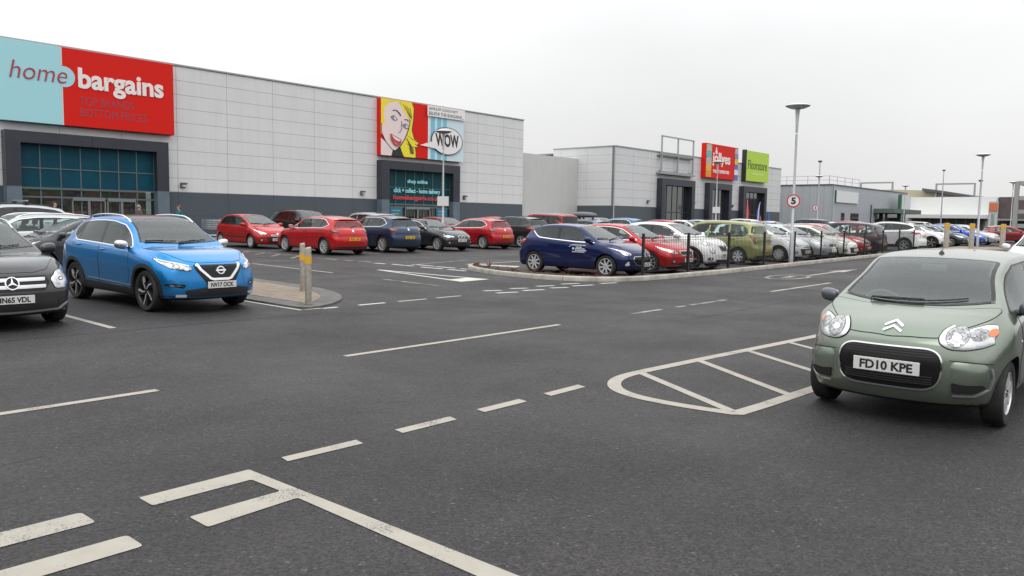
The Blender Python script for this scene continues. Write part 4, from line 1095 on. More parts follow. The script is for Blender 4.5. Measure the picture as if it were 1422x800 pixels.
def worn_paint(name, col=(.41, .38, .325), wear=.5, bare=(.05, .049, .05)):
    if name in MATS: return MATS[name]
    m, nt, b = _new(name); N, Lk = nt.nodes, nt.links; tc = N.new('ShaderNodeTexCoord')
    n1 = N.new('ShaderNodeTexNoise'); n1.inputs['Scale'].default_value = 85; n1.inputs['Detail'].default_value = 5; n1.inputs['Roughness'].default_value = .7; Lk.new(tc.outputs['Object'], n1.inputs[0])
    n2 = N.new('ShaderNodeTexNoise'); n2.inputs['Scale'].default_value = 2.6; n2.inputs['Detail'].default_value = 5; Lk.new(tc.outputs['Object'], n2.inputs[0])
    a = N.new('ShaderNodeMath'); a.operation = 'MULTIPLY_ADD'; a.inputs[1].default_value = .75; Lk.new(n2.outputs[0], a.inputs[0]); Lk.new(n1.outputs[0], a.inputs[2])
    r = N.new('ShaderNodeMapRange'); r.inputs[1].default_value = .60+wear*.22; r.inputs[2].default_value = .67+wear*.22; Lk.new(a.outputs[0], r.inputs[0])
    r.inputs[3].default_value = 1; r.inputs[4].default_value = 0
    n3 = N.new('ShaderNodeTexNoise'); n3.inputs['Scale'].default_value = 7; n3.inputs['Detail'].default_value = 5; Lk.new(tc.outputs['Object'], n3.inputs[0])
    c1 = N.new('ShaderNodeMix'); c1.data_type = 'RGBA'; c1.inputs[6].default_value = (*[x*.72 for x in col], 1); c1.inputs[7].default_value = (*col, 1); Lk.new(n3.outputs[0], c1.inputs[0])
    mx = N.new('ShaderNodeMix'); mx.data_type = 'RGBA'; mx.inputs[7].default_value = (*bare, 1); Lk.new(c1.outputs[2], mx.inputs[6])
    f = N.new('ShaderNodeMath'); f.operation = 'MULTIPLY'; f.inputs[1].default_value = .85; Lk.new(r.outputs[0], f.inputs[0]); Lk.new(f.outputs[0], mx.inputs[0])
    Lk.new(mx.outputs[2], b.inputs['Base Color']); b.inputs['Roughness'].default_value = .7
    MATS[name] = m
    return m

def sheet(name, polys, m, dz, kind='structure', parent=None):
    """flat polygons laid on the (creased) ground"""
    bm = bmesh.new(); vs = []; ed = []
    for p in polys:
        o_ = len(vs); vs += [Vector(q) for q in p]; ed += [(o_+i, o_+(i+1) % len(p)) for i in range(len(p))]
    V_, _e, F_, *_ = delaunay_2d_cdt(vs, ed, [], 0, 1e-5)
    bv = [bm.verts.new((v.x, v.y, 0)) for v in V_]
    for f in F_:
        c = (sum(V_[k].x for k in f)/3, sum(V_[k].y for k in f)/3)
        if any(pip(c, p) for p in polys):
            A_, B_, C_ = [V_[k] for k in f[:3]]
            if (B_.x-A_.x)*(C_.y-A_.y)-(B_.y-A_.y)*(C_.x-A_.x) < 0: f = f[::-1]
            bm.faces.new([bv[k] for k in f])
    bmesh.ops.delete(bm, geom=[v for v in bv if not v.link_faces], context='VERTS')
    for co_, no in (((8, 0, 0), (1, 0, 0)), ((80, 0, 0), (1, 0, 0)), ((0, 8, 0), (0, 1, 0)), ((0, 40, 0), (0, 1, 0))):
        bmesh.ops.bisect_plane(bm, geom=bm.verts[:]+bm.edges[:]+bm.faces[:], plane_co=co_, plane_no=no)
    for v in bm.verts: v.co.z = gz(v.co.x, v.co.y)+dz
    o = bm_obj(name, bm, [m], parent)
    if kind: o['kind'] = kind
    return o

def rect(u0, u1, v0, v1): return [(u0, v0), (u1, v0), (u1, v1), (u0, v1)]
def thick(pts, w): return stroke(pts, w)

# smooth the path
def smooth_path(p, it=2):
    for _ in range(it):
        q = [p[0]]
        for a, b_ in zip(p, p[1:]): q += [(a[0]*.75+b_[0]*.25, a[1]*.75+b_[1]*.25), (a[0]*.25+b_[0]*.75, a[1]*.25+b_[1]*.75)]
        p = q+[p[-1]]
    return p

bm = bmesh.new(); us = [-400, -60, 8, 80, 900]; vs_ = [-400, -60, 8, 40, 120, 900]
gv = [[bm.verts.new((u, v, gz(u, v))) for v in vs_] for u in us]
for i in range(len(us)-1):
    for j in range(len(vs_)-1): bm.faces.new((gv[i][j], gv[i+1][j], gv[i+1][j+1], gv[i][j+1]))
tag(bm_obj('ground', bm, [asphalt('asphalt', .0225)]), kind='structure')
# reinstated and re-laid patches of surfacing
sheet('parking_surface', [[(16.95, 19), (120, 19), (120, 40.3), (16.95, 40.3)]], asphalt('asphalt_bays', .028), .002)
sheet('tar_joint', [thick([(-4, 5.5), (.5, 5.75), (1.9, 5.95)], .006), thick([(3.2, 11.45), (7.9, 11.3)], .02), thick([(12, 6.6), (25, 6.75), (45, 7.0)], .012)], mat('tar', (.022, .021, .022), .6), .0045)

WP = worn_paint('road_paint', wear=.42); WF = worn_paint('road_paint_faded', (.36, .345, .31), 1.1); WB = worn_paint('road_paint_fresh', (.60, .59, .55), .3)
near_dashes = [[(2.97, 4.64), (3.60, 4.62), (3.62, 4.735), (2.99, 4.75)], [(3.99, 4.63), (4.58, 4.63), (4.61, 4.745), (4.01, 4.75)], [(4.93, 4.64), (5.50, 4.64), (5.52, 4.76), (4.95, 4.76)], [(5.84, 4.63), (6.41, 4.64), (6.44, 4.76), (5.87, 4.75)]]
for q in near_dashes: sheet('lane_dash', [q], WP, .004)
sheet('bay_marking', [round_poly([(1.97, 4.47), (2.60, 4.475), (2.61, 4.16), (2.03, 4.155), (2.03, 3.945), (2.615, 3.985), (2.60, 2.3), (2.60, -6), (2.72, -6), (2.74, 2.3), (2.695, 4.66), (2.68, 4.67), (1.97, 4.655)], .02, 2)], WP, .004)
for q in (rect(.2, 1.65, 4.44, 4.65), rect(.2, 1.69, 3.945, 4.145)): sheet('stop_bar', [round_poly(q, .03, 2)], WP, .004)
sheet('lane_line', [rect(-6, 3.35, 7.385, 7.49)], WP, .004); sheet('lane_line', [rect(5.75, 9.93, 7.68, 7.785)], WP, .004); sheet('lane_line', [thick([(18.37, 7.88), (22.31, 7.88)], .11)], WP, .004)
for a, b_ in ((12.04, 13.05), (13.6, 13.95), (14.15, 15.7)): sheet('lane_dash', [rect(a, b_, 7.67, 7.78)], WF, .004)
# hatched bay end: outline and bars
out_ = [(16, 4.08), (11.6, 4.34), (8.65, 4.60), (7.51, 4.69), (7.10, 4.68), (6.80, 4.57), (6.56, 4.38), (6.43, 4.14), (6.38, 3.83), (6.40, 3.40), (6.47, 3.04), (7.0, 3.0), (9.4, 2.88), (16, 2.75)]
out_ = out_[:2]+smooth_path(out_[2:11], 2)+out_[11:]
sheet('hatched_zone', [thick(out_, .14), thick([(7.45, 4.64), (6.52, 3.12)], .105), thick([(8.62, 4.55), (7.56, 3.02)], .105), thick([(9.75, 4.45), (8.75, 2.98)], .105), thick([(10.85, 4.35), (9.9, 2.92)], .09), thick([(11.95, 4.28), (11.1, 2.9)], .105), thick([(13.1, 4.22), (12.2, 2.88)], .105), thick([(14.2, 4.16), (13.3, 2.84)], .105), thick([(15.3, 4.1), (14.4, 2.8)], .105)], WP, .004)
# junction markings
for a, b_ in ((8.3, 8.62), (9.09, 9.72), (10.05, 10.8), (11.06, 11.77)): sheet('lane_dash', [rect(a, b_, 11.76, 11.86)], WB if a < 9.5 else WP, .004)
for a, b_ in ((12.91, 13.32), (13.8, 14.24), (14.77, 15.26), (15.75, 16.27)): sheet('give_way_dash', [[(a, 12.16), (b_, 12.0), (b_, 12.12), (a, 12.30)]], WB, .004)
for a, b_ in ((12.79, 13.34), (13.68, 14.27), (14.69, 15.17), (15.56, 16.22), (16.74, 17.27)): sheet('give_way_dash', [[(a, 11.66), (b_, 11.52), (b_, 11.64), (a, 11.80)]], WB, .004)
sheet('lane_line', [thick([(13.36, 22.8), (13.2, 18.3)], .10)], WP, .004); sheet('lane_line', [thick([(13.04, 15.9), (12.93, 13.7)], .10)], WF, .004); sheet('lane_line', [thick([(16.79, 19.5), (20.8, 20.5)], .10)], WF, .004)
sheet('give_way_triangle', [thick([(14.25, 14.45), (14.97, 18.5)], .13), thick([(14.97, 18.5), (15.2, 14.5)], .13), [(14.15, 14.20), (15.28, 14.28), (15.24, 14.95), (14.25, 14.85)]], WB, .004)
for u, a, b_ in ((16.9, 20.2, 19.1), (16.85, 18.7, 17.7), (16.85, 17.5, 16.7), (17.45, 19.8, 18.75), (17.4, 18.6, 17.7), (17.4, 17.5, 16.75), (16.8, 24.3, 23.0), (16.85, 22.8, 22.2), (16.95, 22.0, 21.3), (16.8, 20.95, 20.4)):
    sheet('give_way_dash', [rect(u-.08, u+.08, b_, a)], WB if a < 21 else WF, .004)
sheet('bay_marking', [[(19.0, 18.9), (19.35, 16.9), (19.9, 17.2), (19.3, 18.9)], thick([(19.3, 18.9), (23.5, 18.9)], .1)], WB, .004)
sheet('bay_marking', [thick([(4.66, 11.7), (4.66, 16.6)], .10), thick([(2.1, 11.9), (2.1, 16.6)], .10), thick([(7.75, 13.8), (7.75, 16.6)], .08)], WP, .004)
sheet('bay_marking', [thick([(17.0, 25.0), (17.0, 36.0)], .10)]+[thick([(u, 25.2), (u, 30.2)], .09) for u in (20.5, 23.6, 26.7, 29.9, 32.7, 35.4, 38.1, 40.8, 43.5, 46.2, 49)]+[thick([(17.0, v), (15.9, v-1.1)], .10) for v in (25.6, 26.9, 28.0, 29.2, 30.4)], WF, .004)
sheet('bay_marking', [thick([(u, 12.1), (u, 16.9)], .09) for u in (20.6, 23.05, 25.4, 27.6, 30.2, 33.0, 35.6, 38.2, 41.0, 43.7, 46.3, 48.8)], WF, .004)
el_ = lambda a, b_: [(23.4+a*math.cos(t), 9.53+b_*math.sin(t)) for t in [2*PI*i/32 for i in range(32)]]
ring_ = []
O_, I_ = el_(1.15, .55), el_(1.0, .43)
for i in range(32): ring_.append([O_[i], O_[(i+1) % 32], I_[(i+1) % 32], I_[i]])
sheet('speed_roundel', ring_+[thick([(22.9, 9.5), (23.8, 9.53)], .22)], WF, .004)
sheet('lane_arrow', [thick([(24.6, 9.36), (27.4, 9.42)], .12), [(27.2, 9.2), (29.3, 9.42), (27.2, 9.7)]], WP, .004)

# kerbs, planting bed, islands
CONC = mat('kerb_concrete', (.36, .34, .30), .85, noise=.28, nscale=3.5, bump=.4, bscale=60)
SOIL = mat('soil', (.055, .038, .028), .95, noise=.5, nscale=12, bump=.8, bscale=25)
def sweep_kerb(name, path, w=.15, h=.125, unit=.915):
    """concrete kerb laid along a path in units with fine joints"""
    P_ = [np.array(p, float) for p in path]; L = [0]
    for a, b_ in zip(P_, P_[1:]): L.append(L[-1]+float(np.linalg.norm(b_-a)))
    def at(s_):
        s_ = min(max(s_, 0), L[-1]-1e-6); i = max(0, int(np.searchsorted(L, s_, 'right'))-1); t = (s_-L[i])/(L[i+1]-L[i])
        d = (P_[i+1]-P_[i])/np.linalg.norm(P_[i+1]-P_[i]); return P_[i]+(P_[i+1]-P_[i])*t, d
    bm = bmesh.new(); n = int(L[-1]/unit)
    for k in range(n):
        s0, s1 = k*unit+.005, (k+1)*unit-.005; rows = []
        for s_ in (s0, (s0+s1)/2, s1):
            p, d = at(s_); nrm = np.array([-d[1], d[0]])
            prof = [(0, -.03), (0, h-.03), (.012, h-.008), (.03, h), (w-.01, h), (w, h-.01), (w, -.03)]
            rows.append([bm.verts.new((p[0]+nrm[0]*a, p[1]+nrm[1]*a, gz(p[0], p[1])+z_)) for a, z_ in prof])
        for A, B in zip(rows, rows[1:]):
            for j in range(len(prof)-1): bm.faces.new((A[j], A[j+1], B[j+1], B[j]))
        bm.faces.new(rows[0]); bm.faces.new(rows[-1][::-1])
    bmesh.ops.recalc_face_normals(bm, faces=bm.faces)
    return tag(bm_obj(name, bm, [CONC], None, 40), kind='structure')
kp = [(18.15, 17.75), (17.5, 17.35), (16.95, 16.5), (16.55, 15.4), (16.40, 14.2), (16.5, 13.1), (16.85, 12.3), (17.5, 11.75), (18.5, 11.48), (20.5, 11.38), (24, 11.42), (29.2, 11.62), (38.5, 12.0), (48, 12.3)]
kps = smooth_path(kp)
sweep_kerb('kerb', kps)
inner_ = [(18.4, 17.7), (17.75, 16.6), (17.5, 15.3), (17.45, 14.0), (17.6, 12.9), (18.1, 12.05), (19.5, 11.75), (24, 11.75), (29.2, 11.95), (38.5, 12.3), (48, 12.6)]
ko = [p for p in kps]
bm = bmesh.new()
def strip_fill(name, A, B, m, h):
    bm = bmesh.new(); n = 60
    def rs(P_):
        P_ = [np.array(p, float) for p in P_]; L = np.cumsum([0]+[np.linalg.norm(b_-a) for a, b_ in zip(P_, P_[1:])]); o = []
        for t in np.linspace(0, L[-1], n): o.append((float(np.interp(t, L, [p[0] for p in P_])), float(np.interp(t, L, [p[1] for p in P_]))))
        return o
    a, b_ = rs(A), rs(B)
    ra = [bm.verts.new((*p, gz(*p)+h)) for p in a]; rm = [bm.verts.new(((p[0]+q[0])/2, (p[1]+q[1])/2, gz(*p)+h+.03+random.uniform(-.01, .02))) for p, q in zip(a, b_)]; rb = [bm.verts.new((*p, gz(*p)+h)) for p in b_]; rc = [bm.verts.new((*p, gz(*p)-.02)) for p in b_]
    for X, Y in ((ra, rm), (rm, rb), (rb, rc)):
        for i in range(n-1): bm.faces.new((X[i], X[i+1], Y[i+1], Y[i]))
    bmesh.ops.recalc_face_normals(bm, faces=bm.faces)
    return tag(bm_obj(name, bm, [m], None, 60), kind='structure')
off_in = []
for i, p in enumerate(kps):
    a = np.array(kps[max(0, i-1)]); b_ = np.array(kps[min(len(kps)-1, i+1)]); d = (b_-a)/np.linalg.norm(b_-a); off_in.append(tuple(np.array(p)+np.array([-d[1], d[0]])*.14))
strip_fill('planting_bed', off_in, inner_, SOIL, .09)
# bollard island: paved centre inside a concrete margin
isl = smooth_path([(7.93, 22.5), (7.93, 18), (7.93, 13), (7.95, 11.9), (8.35, 11.95), (8.85, 12.2), (9.45, 12.75), (9.95, 13.6), (10.25, 14.6), (10.38, 16), (10.38, 19), (10.38, 22.5)], 2)
def slab(name, poly, m, h0, h1, kind='structure'):
    if area(poly) < 0: poly = poly[::-1]
    bm = bmesh.new(); T = [bm.verts.new((x, y, gz(x, y)+h1)) for x, y in poly]; B = [bm.verts.new((x, y, gz(x, y)+h0)) for x, y in poly]
    bm.faces.new(T)
    for i in range(len(poly)): j = (i+1) % len(poly); bm.faces.new((B[i], B[j], T[j], T[i]))
    bmesh.ops.triangulate(bm, faces=[f for f in bm.faces if len(f.verts) > 4])
    return tag(bm_obj(name, bm, [m]), kind=kind)
def paving(name, c1, c2, s=.1):
    m, nt, b = _new(name); N, Lk = nt.nodes, nt.links; tc = N.new('ShaderNodeTexCoord')
    br = N.new('ShaderNodeTexBrick'); br.inputs['Scale'].default_value = 1; br.inputs['Brick Width'].default_value = .2; br.inputs['Row Height'].default_value = s; br.inputs['Mortar Size'].default_value = .004
    br.inputs['Color1'].default_value = (*c1, 1); br.inputs['Color2'].default_value = (*c2, 1); br.inputs['Mortar'].default_value = (.05, .045, .04, 1); Lk.new(tc.outputs['Object'], br.inputs[0])
    n = N.new('ShaderNodeTexNoise'); n.inputs['Scale'].default_value = 4; Lk.new(tc.outputs['Object'], n.inputs[0]); mx = N.new('ShaderNodeMix'); mx.data_type = 'RGBA'; mx.blend_type = 'MULTIPLY'; mx.inputs[0].default_value = .6
    Lk.new(br.outputs[0], mx.inputs[6]); Lk.new(n.outputs[0], mx.inputs[7]); Lk.new(mx.outputs[2], b.inputs['Base Color']); b.inputs['Roughness'].default_value = .85
    return m
PAV = paving('block_paving', (.36, .29, .21), (.30, .25, .19))
slab('island_margin', isl, mat('margin_concrete', (.115, .11, .105), .85, noise=.3, nscale=5, bump=.3), -.02, .035)
slab('island_paving', offset_poly(isl, .42), PAV, .0, .042)
isl2 = [isl[i] for i in range(len(isl))]
sheet('island_edge_line', [thick([(7.86, 22), (7.86, 13.0), (7.88, 11.86), (8.3, 11.86)], .07)], WB, .004)
isl3 = smooth_path([(52.5, 12.8), (52.5, 11.6), (54, 10.6), (57, 9.6), (60.5, 8.6), (61.5, 9.2), (61, 11), (60, 12.8)], 2)
slab('far_island', isl3, paving('block_paving_far', (.40, .33, .26), (.34, .28, .22)), -.02, .11)
slab('shop_pavement', rect(-30, 58, 39.3, 43.0), mat('paving_flags', (.30, .29, .27), .85, noise=.2, nscale=6), -.02, .10)

# ------------------------------------------------------------------ world, sun, camera
w = bpy.data.worlds.new('World'); scene.world = w; w.use_nodes = True; nt = w.node_tree; N, Lk = nt.nodes, nt.links
bg = nt.nodes['Background']; tc = N.new('ShaderNodeTexCoord'); sky = N.new('ShaderNodeTexSky'); sky.sky_type = 'NISHITA'; sky.sun_disc = False
SUN_EL, SUN_AZ = math.radians(52), math.radians(215)
sky.sun_elevation = SUN_EL; sky.sun_rotation = math.radians(90)-SUN_AZ; sky.dust_density = 4; sky.air_density = 1.0
hs = N.new('ShaderNodeHueSaturation'); hs.inputs['Saturation'].default_value = .04; hs.inputs['Value'].default_value = .35; Lk.new(sky.outputs[0], hs.inputs['Color'])
sp = N.new('ShaderNodeSeparateXYZ'); Lk.new(tc.outputs['Generated'], sp.inputs[0])
# overcast cloud layer: brighter overhead, broken by very soft cloud shapes
rp_ = N.new('ShaderNodeValToRGB'); Lk.new(sp.outputs['Z'], rp_.inputs[0])
cr = rp_.color_ramp; cr.elements[0].position = 0; cr.elements[0].color = (8.2, 8.25, 8.1, 1); cr.elements[1].position = 1; cr.elements[1].color = (22, 22.2, 22.6, 1)
e_ = cr.elements.new(.12); e_.color = (9.2, 9.25, 9.25, 1); e_ = cr.elements.new(.42); e_.color = (14, 14.1, 14.3, 1)
mp = N.new('ShaderNodeMapping'); mp.inputs['Scale'].default_value = (1, 1, 2.6); Lk.new(tc.outputs['Generated'], mp.inputs[0])
nz = N.new('ShaderNodeTexNoise'); nz.inputs['Scale'].default_value = 1.7; nz.inputs['Detail'].default_value = 6; nz.inputs['Roughness'].default_value = .45; Lk.new(mp.outputs[0], nz.inputs[0])
mr = N.new('ShaderNodeMapRange'); mr.inputs[1].default_value = .3; mr.inputs[2].default_value = .7; mr.inputs[3].default_value = .92; mr.inputs[4].default_value = 1.08; Lk.new(nz.outputs[0], mr.inputs[0])
# the cloud is thinner to the west (left) and greyer to the right
mr2 = N.new('ShaderNodeMapRange'); mr2.inputs[1].default_value = .35; mr2.inputs[2].default_value = 1.0; mr2.inputs[3].default_value = 1.0; mr2.inputs[4].default_value = .93; Lk.new(sp.outputs['X'], mr2.inputs[0])
mu = N.new('ShaderNodeMath'); mu.operation = 'MULTIPLY'; Lk.new(mr.outputs[0], mu.inputs[0]); Lk.new(mr2.outputs[0], mu.inputs[1])
vs = N.new('ShaderNodeVectorMath'); vs.operation = 'SCALE'; Lk.new(rp_.outputs[0], vs.inputs[0]); Lk.new(mu.outputs[0], vs.inputs['Scale'])
mx = N.new('ShaderNodeMix'); mx.data_type = 'RGBA'; mx.inputs[0].default_value = .92; Lk.new(hs.outputs[0], mx.inputs[6]); Lk.new(vs.outputs[0], mx.inputs[7])
Lk.new(mx.outputs[2], bg.inputs[0]); bg.inputs[1].default_value = .105
sd = bpy.data.lights.new('sun', 'SUN'); sd.energy = .7; sd.angle = math.radians(40); sd.color = (1, .97, .93)
so = bpy.data.objects.new('sun', sd); COL.objects.link(so)
so.rotation_euler = (-Vector((math.cos(SUN_EL)*math.cos(SUN_AZ), math.cos(SUN_EL)*math.sin(SUN_AZ), math.sin(SUN_EL)))).to_track_quat('-Z', 'Y').to_euler()
cd = bpy.data.cameras.new('camera'); cam = bpy.data.objects.new('camera', cd); COL.objects.link(cam); scene.camera = cam
cd.sensor_width = 36; cd.lens = 1100/1422*36; cd.clip_end = 3000; cd.clip_start = .1
a_ = math.radians(41.4); pt = math.atan(96/1100); rl = .0155
fh = Vector((math.cos(a_), math.sin(a_), 0)); rr_ = Vector((math.sin(a_), -math.cos(a_), 0)); fw = fh*math.cos(pt)-Vector((0, 0, 1))*math.sin(pt); up = rr_.cross(fw)
r2_ = rr_*math.cos(rl)+up*math.sin(rl); u2_ = up*math.cos(rl)-rr_*math.sin(rl)
M_ = Matrix((r2_, u2_, -fw)).transposed().to_4x4(); M_.translation = (0, 0, 1.68); cam.matrix_world = M_
scene.view_settings.view_transform = 'Standard'; scene.view_settings.look = 'None'; scene.view_settings.exposure = 0; scene.view_settings.gamma = 1
scene.cycles.max_bounces = 6; scene.cycles.transparent_max_bounces = 12; scene.cycles.caustics_reflective = False; scene.cycles.caustics_refractive = False
# ------------------------------------------------------------------ buildings
def cladding(name, col, bw, rh, u0, z0, axis='X', joint=(.17, .17, .175), mort=.019, rough=.45, var=.008):
    """composite wall panels: joints every bw along the wall and rh up"""
    if name in MATS: return MATS[name]
    m, nt, b = _new(name); N, Lk = nt.nodes, nt.links; tc = N.new('ShaderNodeTexCoord'); sp = N.new('ShaderNodeSeparateXYZ'); Lk.new(tc.outputs['Object'], sp.inputs[0])
    cb = N.new('ShaderNodeCombineXYZ')
    def sub(s, v):
        r = N.new('ShaderNodeMath'); r.operation = 'SUBTRACT'; r.inputs[1].default_value = v; Lk.new(s, r.inputs[0]); return r.outputs[0]
    Lk.new(sub(sp.outputs[axis], u0), cb.inputs[0]); Lk.new(sub(sp.outputs['Z'], z0), cb.inputs[1])
    br = N.new('ShaderNodeTexBrick'); br.offset = 0; br.inputs['Scale'].default_value = 1; br.inputs['Brick Width'].default_value = bw; br.inputs['Row Height'].default_value = rh; br.inputs['Mortar Size'].default_value = mort/2; br.inputs['Mortar Smooth'].default_value = .3
    br.inputs['Color1'].default_value = (*[c*(1-var) for c in col], 1); br.inputs['Color2'].default_value = (*[c*(1+var) for c in col], 1); br.inputs['Mortar'].default_value = (*joint, 1); Lk.new(cb.outputs[0], br.inputs[0])
    n = N.new('ShaderNodeTexNoise'); n.inputs['Scale'].default_value = .8; n.inputs['Detail'].default_value = 6; Lk.new(tc.outputs['Object'], n.inputs[0])
    mp = N.new('ShaderNodeMapping'); mp.inputs['Scale'].default_value = (3, 3, .12); Lk.new(tc.outputs['Object'], mp.inputs[0])
    n3 = N.new('ShaderNodeTexNoise'); n3.inputs['Scale'].default_value = 1.5; n3.inputs['Detail'].default_value = 5; Lk.new(mp.outputs[0], n3.inputs[0])
    ad = N.new('ShaderNodeMath'); Lk.new(n.outputs[0], ad.inputs[0]); Lk.new(n3.outputs[0], ad.inputs[1])
    mr = N.new('ShaderNodeMapRange'); mr.inputs[1].default_value = .7; mr.inputs[2].default_value = 1.3; mr.inputs[3].default_value = .95; mr.inputs[4].default_value = 1.03; Lk.new(ad.outputs[0], mr.inputs[0])
    v = N.new('ShaderNodeVectorMath'); v.operation = 'SCALE'; Lk.new(br.outputs[0], v.inputs[0]); Lk.new(mr.outputs[0], v.inputs['Scale']); Lk.new(v.outputs[0], b.inputs['Base Color'])
    b.inputs['Roughness'].default_value = rough; b.inputs['Metallic'].default_value = .0
    bp = N.new('ShaderNodeBump'); bp.inputs['Strength'].default_value = .5; bp.inputs['Distance'].default_value = .02; bp.invert = True; Lk.new(br.outputs['Fac'], bp.inputs['Height']); Lk.new(bp.outputs[0], b.inputs['Normal'])
    MATS[name] = m
    return m

def box_obj(name, x0, x1, y0, y1, z0, z1, m, parent=None, bev=0.0):
    bm = bmesh.new(); bx(bm, x0, x1, y0, y1, z0, z1, bev=bev); return bm_obj(name, bm, [m], parent)

FRAME = mat('portal_charcoal', (.026, .029, .040), .4, noise=.12, nscale=2)
JAMB = mat('steel_blue', (.11, .145, .18), .4, noise=.1, nscale=2)
CAPM = mat('roof_trim', (.34, .35, .36), .4, .3)
TEAL = mat('teal_glass', (.001, .052, .082), .5, coat=.0, spec=.2, noise=.15, nscale=1.5)
TEAL2 = mat('teal_glass_green', (.002, .050, .060), .5, spec=.2, coat=.0, noise=.15, nscale=1.5)
MULL = mat('mullion', (.10, .125, .14), .4)
DARKG = mat('dark_glass', (.014, .017, .020), .05, coat=1)
STEEL = mat('galvanised', (.36, .37, .38), .45, .6, noise=.15, nscale=15)
LT = mat('light_body', (.10, .10, .10), .4)

def wall_lamp(u, v, z, label):
    r = empty('wall_light', (u, v, z), 0, label, 'wall light', 'bulkhead lights along the shop fronts')
    bm = bmesh.new(); bx(bm, -.14, .14, 0, .06, -.16, .16, bev=.02); bx(bm, -.17, .17, -.22, .0, .06, .14, bev=.03); bx(bm, -.17, -.13, -.20, 0, -.14, .08, bev=.01); bm_obj('lamp_housing', bm, [LT], r, 40)
    bm = bmesh.new(); bx(bm, -.12, .12, -.16, -.005, -.10, .055, bev=.03); bm_obj('diffuser', bm, [mat('lamp_diffuser', (.55, .55, .53), .3)], r, 40)
    return r

def glowing_interior(mname):  # stock pattern with a warm emission standing in for the shop's lighting
    if mname in MATS: return MATS[mname]
    m, nt, b = _new(mname); N, Lk = nt.nodes, nt.links; tc = N.new('ShaderNodeTexCoord'); mp = N.new('ShaderNodeMapping'); mp.inputs['Scale'].default_value = (1.3, 1, 3.4); Lk.new(tc.outputs['Object'], mp.inputs[0])
    v = N.new('ShaderNodeTexVoronoi'); v.inputs['Scale'].default_value = 1.6; v.distance = 'CHEBYCHEV'; Lk.new(mp.outputs[0], v.inputs[0]); hs = N.new('ShaderNodeHueSaturation'); hs.inputs['Saturation'].default_value = .75; hs.inputs['Value'].default_value = .5; Lk.new(v.outputs['Color'], hs.inputs['Color']); wm = N.new('ShaderNodeMix'); wm.data_type = 'RGBA'; wm.blend_type = 'MULTIPLY'; wm.inputs[0].default_value = 1; wm.inputs[7].default_value = (1, .72, .5, 1); Lk.new(hs.outputs[0], wm.inputs[6]); Lk.new(wm.outputs[2], b.inputs['Emission Color']); b.inputs['Emission Strength'].default_value = .42
    Lk.new(hs.outputs[0], b.inputs['Base Color']); b.inputs['Roughness'].default_value = .8
    MATS[mname] = m
    return m

def portal(root, u0, u1, zt, v, t, gp, proud=.55, gr=TEAL, rows=(2.6, 3.62), ncol=7, z0=.2, zi=None, doors=((.42, .62),), shelf=True):
    """projecting shop-front frame, glazed screen and lower lobby"""
    bm = bmesh.new(); zj = 2.87
    bx(bm, u0, u0+t, v-proud, v, zj, zt); bx(bm, u1-t, u1, v-proud, v, zj, zt); bx(bm, u0+t, u1-t, v-proud, v, zt-t*.85, zt)
    n = max(2, int((u1-u0)/2.6))
    bm_obj('portal_frame', bm, [FRAME], root)
    for i in range(1, n): x = u0+(u1-u0)*i/n; box_obj('portal_joint', x-.012, x+.012, v-proud-.004, v-proud+.02, zt-t*.85, zt-.002, SEAM, root)
    for xa_, xb_ in ((u0+.003, u0+t-.003), (u1-t+.003, u1-.003)): box_obj('portal_pier', xa_, xb_, v-proud+.003, v, z0, zj, JAMB, root)
    a, b_, c = u0+t, u1-t, zt-t*.85
    box_obj('upper_glazing', a, b_, v-.14, v-.10, rows[0], c, gr, root)
    bm = bmesh.new()
    for i in range(ncol+1): x = a+(b_-a)*i/ncol; bx(bm, max(a, x-.025), min(b_, x+.025), v-.17, v-.142, rows[0], c)
    for z in rows[1:]: bx(bm, a, b_, v-.175, v-.172, z-.025, z+.025)
    bx(bm, a, b_, v-.20, v-.10, rows[0]-.09, rows[0])
    bm_obj('mullions', bm, [MULL], root)
    # lower lobby: dark glass lights, doors and glowing stock behind
    if shelf: box_obj('shop_stock', a, b_, v+.9, v+1.0, z0, rows[0], glowing_interior('stock'), root)
    bm = bmesh.new(); bx(bm, a, b_, v+1.6, v+1.7, z0, rows[0]); bx(bm, a, b_, v-.1, v+1.6, rows[0]-.05, rows[0]-.01); bm_obj('lobby', bm, [TRIM], root)
    box_obj('shop_window', a, b_, v-.135, v-.12, z0, rows[0]-.1, glass('shop_glass', (.42, .48, .48), .03), root)
    bm = bmesh.new()
    for i in range(ncol+1): x = a+(b_-a)*i/ncol; bx(bm, max(a, x-.03), min(b_, x+.03), v-.17, v-.08, z0, rows[0]-.09)
    bx(bm, a, b_, v-.165, v-.09, z0+1.95+.2, z0+2.03+.2)
    bm_obj('window_frame', bm, [MULL], root)
    for d0, d1 in doors:
        x0, x1 = a+(b_-a)*d0, a+(b_-a)*d1; bm = bmesh.new()
        bx(bm, x0, x1, v-.26, v-.17, z0+2.05, z0+2.22)
        for x in (x0, (x0+x1)/2-.03, (x0+x1)/2+.03, x1): bx(bm, x-.03, x+.03, v-.24, v-.175, z0, z0+2.05)
        bm_obj('door', bm, [mat('door_alu', (.22, .24, .25), .35, .5)], root)

